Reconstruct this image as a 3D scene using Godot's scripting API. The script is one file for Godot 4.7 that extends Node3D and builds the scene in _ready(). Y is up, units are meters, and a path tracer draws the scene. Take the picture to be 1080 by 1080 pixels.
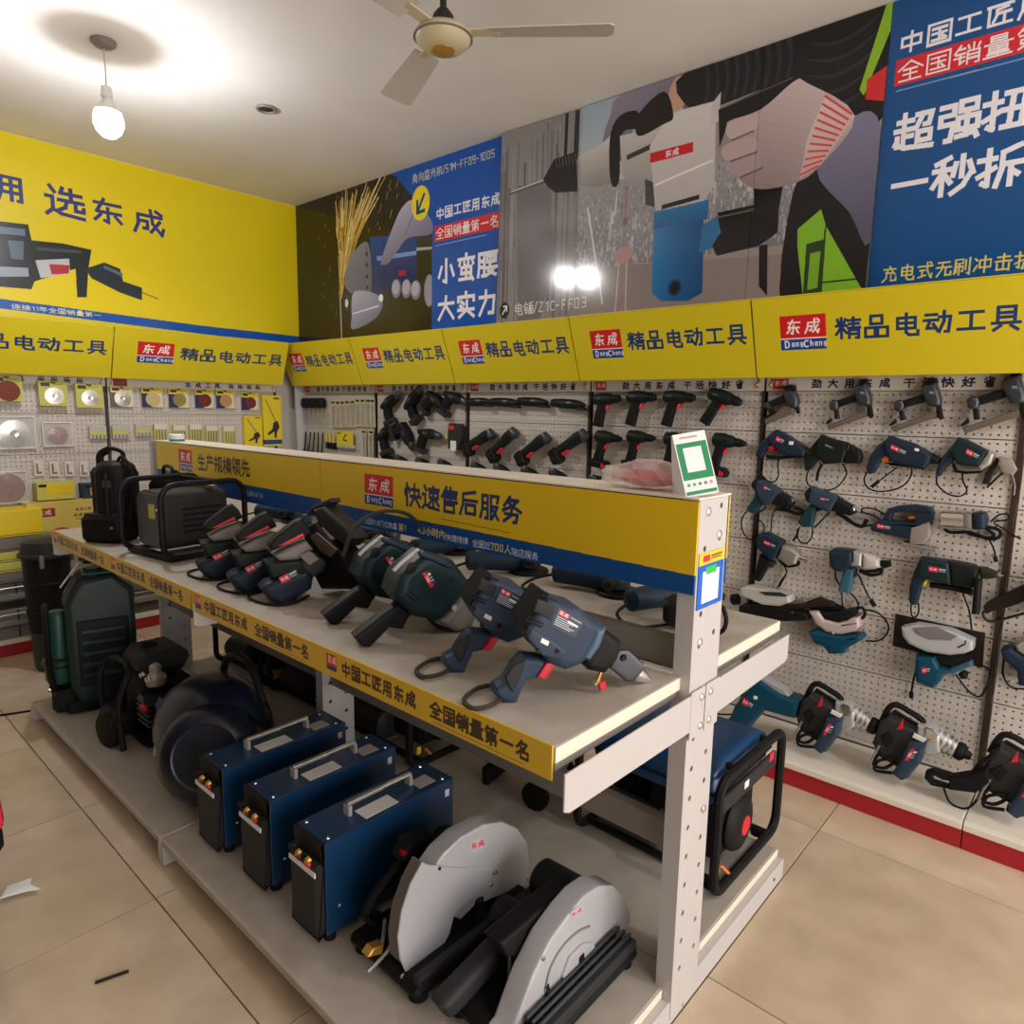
extends Node3D
# A tool shop: pegboard racks along two walls, a double-sided gondola shelf of power tools in the middle.
# x runs along the back wall, z comes towards the viewer, y is up; metres.

# ------------------------------------------------------------------ geometry
class Geo extends RefCounted:
	var t := PackedVector3Array()
	var x := Transform3D()

	func tri(a: Vector3, b: Vector3, c: Vector3) -> void:
		t.append(x * a); t.append(x * b); t.append(x * c)

	func quad(a: Vector3, b: Vector3, c: Vector3, d: Vector3) -> void:
		tri(a, b, c); tri(a, c, d)

	func inset(p: PackedVector2Array, d: float) -> PackedVector2Array:
		var o := PackedVector2Array()
		var n := p.size()
		for i in n:
			var e1: Vector2 = (p[i] - p[(i + n - 1) % n]).normalized()
			var e2: Vector2 = (p[(i + 1) % n] - p[i]).normalized()
			var n1 := Vector2(-e1.y, e1.x)
			var n2 := Vector2(-e2.y, e2.x)
			var k: float = maxf(1.0 + n1.dot(n2), 0.35)
			o.append(p[i] + (n1 + n2) / k * d)
		return o

	func prism(poly: PackedVector2Array, z0: float, z1: float, bev := 0.0, steps := 1, bz := -1.0) -> void:
		var p := poly
		if Geometry2D.is_polygon_clockwise(p):
			p = p.duplicate()
			p.reverse()
		var bd: float = minf(bev if bz < 0.0 else bz, (z1 - z0) * 0.5)
		var layers := []
		if bev > 0.0:
			for k in steps + 1:
				var a: float = PI / 2 * k / steps
				layers.append([z0 + bd * (1.0 - cos(a)), bev * (1.0 - sin(a))])
			var m0 := layers.size() - 1
			if z1 - z0 > 2.001 * bd:
				layers.append([z1 - bd, 0.0])
			for k in range(m0 - 1, -1, -1):
				layers.append([z0 + z1 - layers[k][0], layers[k][1]])
		else:
			layers = [[z0, 0.0], [z1, 0.0]]
		var rings := []
		for l in layers:
			var q := inset(p, l[1])
			var r := PackedVector3Array()
			for v in q:
				r.append(Vector3(v.x, v.y, l[0]))
			rings.append(r)
		for k in rings.size() - 1:
			band(rings[k], rings[k + 1])
		var ia := Geometry2D.triangulate_polygon(inset(p, layers[0][1]))
		if ia.is_empty():
			ia = Geometry2D.triangulate_polygon(p)
		var lo: PackedVector3Array = rings[0]
		var hi: PackedVector3Array = rings[rings.size() - 1]
		for k in range(0, ia.size(), 3):
			var a3: Vector3 = hi[ia[k]]
			var b3: Vector3 = hi[ia[k + 1]]
			var c3: Vector3 = hi[ia[k + 2]]
			if (b3 - a3).cross(c3 - a3).z < 0.0:
				tri(a3, c3, b3); tri(lo[ia[k]], lo[ia[k + 1]], lo[ia[k + 2]])
			else:
				tri(a3, b3, c3); tri(lo[ia[k]], lo[ia[k + 2]], lo[ia[k + 1]])

	func band(a: PackedVector3Array, b: PackedVector3Array, closed := true) -> void:
		var n := a.size()
		for i in (n if closed else n - 1):
			var j := (i + 1) % n
			quad(a[i], a[j], b[j], b[i])

	func box(c: Vector3, s: Vector3, b := 0.0) -> void:
		var h := s / 2
		var keep := x
		x = x * Transform3D(Basis(), c)
		if b <= 0.0:
			prism(PackedVector2Array([Vector2(-h.x, -h.y), Vector2(h.x, -h.y), Vector2(h.x, h.y), Vector2(-h.x, h.y)]), -h.z, h.z)
		else:
			b = minf(b, minf(h.x, minf(h.y, h.z)) * 0.95)
			prism(PackedVector2Array([Vector2(-h.x + b, -h.y), Vector2(h.x - b, -h.y), Vector2(h.x, -h.y + b), Vector2(h.x, h.y - b), Vector2(h.x - b, h.y), Vector2(-h.x + b, h.y), Vector2(-h.x, h.y - b), Vector2(-h.x, -h.y + b)]), -h.z, h.z, b * 0.9)
		x = keep

	func rings(list: Array, caps := true) -> void:
		for k in list.size() - 1:
			band(list[k], list[k + 1])
		if caps:
			for e in [0, list.size() - 1]:
				var r: PackedVector3Array = list[e]
				var m := Vector3.ZERO
				for v in r:
					m += v
				m /= r.size()
				for i in r.size():
					var j := (i + 1) % r.size()
					if e == 0:
						tri(m, r[j], r[i])
					else:
						tri(m, r[i], r[j])

	# a turned shape: prof = [[distance along the axis, radius], ...]
	func turn(a: Vector3, dir: Vector3, prof: Array, n := 14, squash := 1.0) -> void:
		var d := dir.normalized()
		var u := (Vector3.UP if absf(d.y) < 0.9 else Vector3.RIGHT).cross(d).normalized()
		var w := d.cross(u)
		var list := []
		for q in prof:
			var r := PackedVector3Array()
			for i in n:
				var g: float = TAU * i / n
				r.append(a + d * q[0] + (u * cos(g) + w * sin(g) * squash) * maxf(q[1], 0.0002))
			list.append(r)
		rings(list)

	func rod(a: Vector3, b: Vector3, r0: float, r1 := -1.0, n := 12) -> void:
		var l := (b - a).length()
		turn(a, b - a, [[0.0, r0], [l, r0 if r1 < 0.0 else r1]], n)

	func ball(c: Vector3, r: Vector3, n := 12) -> void:
		var list := []
		for k in range(0, n / 2 + 1):
			var g: float = PI * k / (n / 2)
			var ring := PackedVector3Array()
			for i in n:
				var f: float = TAU * i / n
				var s: float = maxf(sin(g), 0.01)
				ring.append(c + Vector3(cos(f) * s * r.x, -cos(g) * r.y, -sin(f) * s * r.z))
			list.append(ring)
		rings(list)

	# a round bar swept along points
	func tube(p: Array, r: float, n := 6, closed := false) -> void:
		var list := []
		var m := p.size()
		var u := Vector3.ZERO
		for k in m:
			var a: Vector3 = p[(k + m - 1) % m] if closed or k > 0 else p[k]
			var b: Vector3 = p[(k + 1) % m] if closed or k < m - 1 else p[k]
			var d := (b - a).normalized()
			if d.length() < 0.5:
				d = Vector3.RIGHT
			if u == Vector3.ZERO:
				u = (Vector3.UP if absf(d.y) < 0.9 else Vector3.RIGHT).cross(d).normalized()
			u = (u - d * u.dot(d)).normalized()
			var w := d.cross(u)
			var ring := PackedVector3Array()
			for i in n:
				var g: float = TAU * i / n
				ring.append(p[k] + (u * cos(g) + w * sin(g)) * r)
			list.append(ring)
		if closed:
			list.append(list[0])
		rings(list, not closed)

	# a flat plate in xy with one eight-sided hole per cell; cols x rows cells of size c, hole radius r where open(i, j)
	func holed(cols: int, rows: int, c: Vector2, r: float, open: Callable, dy := 0.0) -> void:
		for i in cols:
			for j in rows:
				var o := Vector2(i * c.x, j * c.y)
				if not open.call(i, j):
					quad(Vector3(o.x, o.y, 0), Vector3(o.x + c.x, o.y, 0), Vector3(o.x + c.x, o.y + c.y, 0), Vector3(o.x, o.y + c.y, 0))
					continue
				var m := o + c / 2 + Vector2(0, dy * (i % 2))
				var h := []
				for k in 6:
					h.append(Vector3(m.x + cos(TAU * k / 6) * r, m.y + sin(TAU * k / 6) * r, 0))
				var q := [Vector3(o.x + c.x, o.y + c.y, 0), Vector3(o.x, o.y + c.y, 0), Vector3(o.x, o.y, 0), Vector3(o.x + c.x, o.y, 0)]
				tri(h[0], q[3], q[0]); tri(h[0], q[0], h[1]); tri(h[1], q[0], q[1]); tri(h[1], q[1], h[2])
				tri(h[2], q[1], h[3]); tri(h[3], q[1], q[2]); tri(h[3], q[2], h[4]); tri(h[4], q[2], q[3])
				tri(h[4], q[3], h[5]); tri(h[5], q[3], h[0])
				# the rim of the hole
				for k in 6:
					var b0: Vector3 = h[k]
					var b1: Vector3 = h[(k + 1) % 6]
					quad(b1, b0, b0 + Vector3(0, 0, -0.004), b1 + Vector3(0, 0, -0.004))

	func mesh(deg := 38.0) -> ArrayMesh:
		var n := t.size()
		var fn := PackedVector3Array()
		var key := {}
		for k in range(0, n, 3):
			var f := (t[k + 1] - t[k]).cross(t[k + 2] - t[k])
			fn.append(f)
			if deg > 0.0:
				for e in 3:
					var s: Vector3i = Vector3i((t[k + e] * 20000.0).round())
					if key.has(s):
						key[s].append(k / 3)
					else:
						key[s] = [k / 3]
		var lim := cos(deg_to_rad(deg))
		var unit := PackedVector3Array()
		for f in fn:
			unit.append(f.normalized())
		var v := PackedVector3Array()
		var nn := PackedVector3Array()
		for k in range(0, n, 3):
			for e in [0, 2, 1]:
				var p := t[k + e]
				var s2 := unit[k / 3]
				if deg > 0.0:
					var sum := Vector3.ZERO
					for f in key[Vector3i((p * 20000.0).round())]:
						if unit[f].dot(unit[k / 3]) > lim:
							sum += fn[f]
					if sum.length_squared() > 0.0:
						s2 = sum.normalized()
				v.append(p)
				nn.append(s2)
		var arr := []
		arr.resize(Mesh.ARRAY_MAX)
		arr[Mesh.ARRAY_VERTEX] = v
		arr[Mesh.ARRAY_NORMAL] = nn
		var m := ArrayMesh.new()
		m.add_surface_from_arrays(Mesh.PRIMITIVE_TRIANGLES, arr)
		return m

func arc(c: Vector3, u: Vector3, v: Vector3, a0: float, a1: float, n: int) -> Array:
	var o := []
	for k in n + 1:
		var a: float = deg_to_rad(lerpf(a0, a1, float(k) / n))
		o.append(c + u * cos(a) + v * sin(a))
	return o

# a smooth line through points
func smooth(p: Array, sub := 5, closed := false) -> Array:
	var o := []
	var m := p.size()
	for k in (m if closed else m - 1):
		var a: Vector3 = p[(k + m - 1) % m] if closed else p[maxi(k - 1, 0)]
		var b: Vector3 = p[k]
		var c: Vector3 = p[(k + 1) % m]
		var d: Vector3 = p[(k + 2) % m] if closed else p[mini(k + 2, m - 1)]
		for s in sub:
			o.append(b.cubic_interpolate(c, a, d, float(s) / sub))
	if not closed:
		o.append(p[m - 1])
	return o

func P2(a: Array, k := 0.001) -> PackedVector2Array:
	var o := PackedVector2Array()
	for i in range(0, a.size(), 2):
		o.append(Vector2(a[i], a[i + 1]) * k)
	return o

func P3(a: Array, z := 0.0, k := 0.001) -> Array:
	var o := []
	for i in range(0, a.size(), 2):
		o.append(Vector3(a[i] * k, a[i + 1] * k, z))
	return o

# ------------------------------------------------------------------ scene helpers
var taken := {}
var M := {}

func numbered(called: String) -> String:
	taken[called] = taken.get(called, 0) + 1
	return called if taken[called] == 1 else "%s_%03d" % [called, taken[called] - 1]

func tag(o: Node3D, label: String, category: String, group := "") -> Node3D:
	o.set_meta("label", label)
	o.set_meta("category", category)
	if group != "":
		o.set_meta("group", group)
	return o

func thing(called: String, label: String, category: String, at := Vector3.ZERO, turn := 0.0, group := "") -> Node3D:
	var o := Node3D.new()
	o.name = numbered(called)
	add_child(o)
	o.position = at
	o.rotation.y = turn
	return tag(o, label, category, group)

func struct(called: String) -> Node3D:
	var o := Node3D.new()
	o.name = called
	add_child(o)
	o.set_meta("kind", "structure")
	return o

func part(g: Geo, called: String, m: Material, parent: Node3D, deg := 38.0) -> MeshInstance3D:
	return put(g.mesh(deg), called, m, parent)

func put(me: Mesh, called: String, m: Material, parent: Node3D, at := Vector3.ZERO) -> MeshInstance3D:
	var o := MeshInstance3D.new()
	o.mesh = me
	o.name = called if parent != self else numbered(called)
	o.material_override = m
	o.position = at
	parent.add_child(o, true)
	return o

func copy(o: Node3D, label: String, at: Vector3, turn := 0.0, group := "") -> Node3D:
	var c: Node3D = o.duplicate()
	c.name = numbered(String(o.name).rstrip("_0123456789"))
	add_child(c)
	c.position = at
	c.rotation.y = turn
	c.set_meta("label", label)
	if group != "":
		c.set_meta("group", group)
	return c

func one(called: String, m: Material, parent: Node3D, build: Callable, deg := 38.0) -> MeshInstance3D:
	var g := Geo.new()
	build.call(g)
	return part(g, called, m, parent, deg)

# a board whose front (+z) carries the print, uv 0 to 1 across it
func board(called: String, m: Material, parent: Node3D, s: Vector3, uv := Rect2(0, 0, 1, 1)) -> MeshInstance3D:
	var st := SurfaceTool.new()
	st.begin(Mesh.PRIMITIVE_TRIANGLES)
	var h := s / 2
	var c := [Vector3(-h.x, -h.y, h.z), Vector3(h.x, -h.y, h.z), Vector3(h.x, h.y, h.z), Vector3(-h.x, h.y, h.z)]
	var u := [Vector2(uv.position.x, uv.end.y), uv.end, Vector2(uv.end.x, uv.position.y), uv.position]
	var b := []
	for v in c:
		b.append(v - Vector3(0, 0, s.z))
	var face := func(q: Array, w: Array, n: Vector3) -> void:
		for k in [0, 2, 1, 0, 3, 2]:
			st.set_normal(n)
			st.set_uv(w[k])
			st.add_vertex(q[k])
	face.call(c, u, Vector3(0, 0, 1))
	face.call([b[1], b[0], b[3], b[2]], [u[1], u[1], u[1], u[1]], Vector3(0, 0, -1))
	face.call([b[0], c[0], c[3], b[3]], [u[0], u[0], u[3], u[3]], Vector3(-1, 0, 0))
	face.call([c[1], b[1], b[2], c[2]], [u[1], u[1], u[2], u[2]], Vector3(1, 0, 0))
	face.call([c[3], c[2], b[2], b[3]], [u[3], u[2], u[2], u[3]], Vector3(0, 1, 0))
	face.call([b[0], b[1], c[1], c[0]], [u[0], u[1], u[1], u[0]], Vector3(0, -1, 0))
	return put(st.commit(), called, m, parent)

func mat(key: String, c: Color, rough := 0.5, metal := 0.0) -> StandardMaterial3D:
	var m := StandardMaterial3D.new()
	m.resource_name = key
	m.albedo_color = c
	m.roughness = rough
	m.metallic = metal
	M[key] = m
	return m

func c8(r: int, g: int, b: int) -> Color:
	return Color(r / 255.0, g / 255.0, b / 255.0)

func printed(key: String, p: Print, rough := 0.35) -> StandardMaterial3D:
	var m := mat(key, Color.WHITE, rough)
	m.albedo_texture = ImageTexture.create_from_image(p.im)
	m.texture_repeat = false
	return m

func noise(freq: float, a: Color, b: Color, size := 256, seed_ := 1, oct := 4) -> NoiseTexture2D:
	var t := NoiseTexture2D.new()
	var f := FastNoiseLite.new()
	f.seed = seed_
	f.frequency = freq
	f.fractal_octaves = oct
	t.noise = f
	t.width = size
	t.height = size
	t.seamless = true
	var r := Gradient.new()
	r.set_color(0, a)
	r.set_color(1, b)
	t.color_ramp = r
	return t

# ------------------------------------------------------------------ print and lettering
class Print extends RefCounted:
	var im: Image
	var k := 1.0   # pixels per unit
	func _init(w: int, h: int, bg: Color, scale := 1.0) -> void:
		im = Image.create(w, h, false, Image.FORMAT_RGB8)
		im.fill(bg)
		k = scale
	func rect(x: float, y: float, w: float, h: float, c: Color) -> void:
		im.fill_rect(Rect2i(roundi(x * k), roundi(y * k), maxi(1, roundi(w * k)), maxi(1, roundi(h * k))), c)
	func poly(p: Array, c: Color) -> void:
		var n := p.size()
		var lo := 1e9
		var hi := -1e9
		for v in p:
			lo = minf(lo, v.y)
			hi = maxf(hi, v.y)
		for y in range(maxi(0, floori(lo * k)), mini(im.get_height(), ceili(hi * k))):
			var s := (y + 0.5) / k
			var xs := []
			for i in n:
				var a: Vector2 = p[i]
				var b: Vector2 = p[(i + 1) % n]
				if (a.y <= s) != (b.y <= s):
					xs.append(a.x + (b.x - a.x) * (s - a.y) / (b.y - a.y))
			xs.sort()
			for i in range(0, xs.size() - 1, 2):
				var x0 := roundi(xs[i] * k)
				var x1 := roundi(xs[i + 1] * k)
				if x1 > x0:
					im.fill_rect(Rect2i(x0, y, x1 - x0, 1), c)
	func pts(a: Array) -> Array:
		var o := []
		for i in range(0, a.size(), 2):
			o.append(Vector2(a[i], a[i + 1]))
		return o
	func shape(a: Array, c: Color) -> void:
		poly(pts(a), c)
	# the same points as a rounded outline
	func soft(a: Array) -> Array:
		var p := pts(a)
		var n := p.size()
		var o := []
		for i in n:
			for s in 4:
				var v: Vector2 = p[i].cubic_interpolate(p[(i + 1) % n], p[(i + n - 1) % n], p[(i + 2) % n], s / 4.0)
				o.append(v.x)
				o.append(v.y)
		return o
	# a shape whose tone runs from c to d along the given direction, in n bands (part of the printed picture)
	func toned(a: Array, c: Color, d: Color, from: Vector2, to: Vector2, n := 12) -> void:
		poly(pts(a), c)
		var dir := to - from
		var side := Vector2(-dir.y, dir.x).normalized() * 9.0
		for i in n:
			var f0 := from + dir * i / n
			var clip := Geometry2D.intersect_polygons(PackedVector2Array(pts(a)), PackedVector2Array([f0 - side, f0 + side, f0 + side + dir.normalized() * 9.0, f0 - side + dir.normalized() * 9.0]))
			for q in clip:
				poly(Array(q), c.lerp(d, float(i + 1) / n))
	func oval(x: float, y: float, rx: float, ry: float, c: Color, turn := 0.0) -> void:
		var o := []
		for i in 28:
			o.append(Vector2(x, y) + Vector2(cos(TAU * i / 28) * rx, sin(TAU * i / 28) * ry).rotated(turn))
		poly(o, c)
	func line(p: Array, w: float, c: Color) -> void:
		for i in p.size() - 1:
			var a: Vector2 = p[i]
			var b: Vector2 = p[i + 1]
			var d := (b - a).normalized() * w / 2
			var s := Vector2(-d.y, d.x)
			poly([a - d * 0.9 + s, b + d * 0.9 + s, b + d * 0.9 - s, a - d * 0.9 - s], c)
	func glyph(strokes: String, x: float, y: float, s: float, w: float, c: Color, sx := 1.0, slant := 0.0) -> void:
		for part in strokes.split(";"):
			var p := []
			for q in part.split(" "):
				var n := q.split_floats(",")
				p.append(Vector2(x + (n[0] * sx + (10.0 - n[1]) * slant) * s / 20.0, y + n[1] * s / 20.0))
			line(p, w * s, c)
	func text(words: String, x: float, y: float, s: float, w: float, c: Color, sx := 1.0, gap := 1.04, slant := 0.0) -> float:
		for ch in words:
			if ch == " ":
				x += s * 0.45 * sx
				continue
			var latin: bool = ch.unicode_at(0) < 128
			glyph(GLYPH[ch], x, y, s, w, c, sx, slant)
			var adv: float = 0.62 if latin else gap
			if ch in "1-/il":
				adv = 0.42
			if ch == "M":
				adv = 0.78
			x += s * sx * adv
		return x
	func wide(words: String, s: float, sx := 1.0, gap := 1.04) -> float:
		var x := 0.0
		for ch in words:
			x += s * sx * (gap if ch.unicode_at(0) >= 128 else 0.62)
		return x
	func logo(x: float, y: float, w: float, h: float, tiny := false) -> void:
		rect(x, y, w, h * 0.66, Color8(214, 30, 38))
		rect(x, y + h * 0.69, w, h * 0.31, Color8(24, 66, 148))
		rect(x, y + h * 0.655, w, h * 0.03, Color8(240, 240, 240))
		glyph(GLYPH["东"], x + w * 0.12, y + h * 0.08, h * 0.5, 0.1, Color8(250, 245, 240), 0.72 * w / h, 0.15)
		glyph(GLYPH["成"], x + w * 0.54, y + h * 0.08, h * 0.5, 0.1, Color8(250, 245, 240), 0.72 * w / h, 0.15)
		if not tiny:
			var q: float = h * 0.3
			text("D", x + w * 0.08, y + h * 0.68, q * 1.05, 0.13, Color8(235, 235, 245), 0.95)
			text("ong", x + w * 0.24, y + h * 0.7, q * 0.82, 0.12, Color8(235, 235, 245), 0.8)
			text("C", x + w * 0.5, y + h * 0.68, q * 1.05, 0.13, Color8(235, 235, 245), 0.95)
			text("heng", x + w * 0.65, y + h * 0.7, q * 0.82, 0.12, Color8(235, 235, 245), 0.8)

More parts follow.
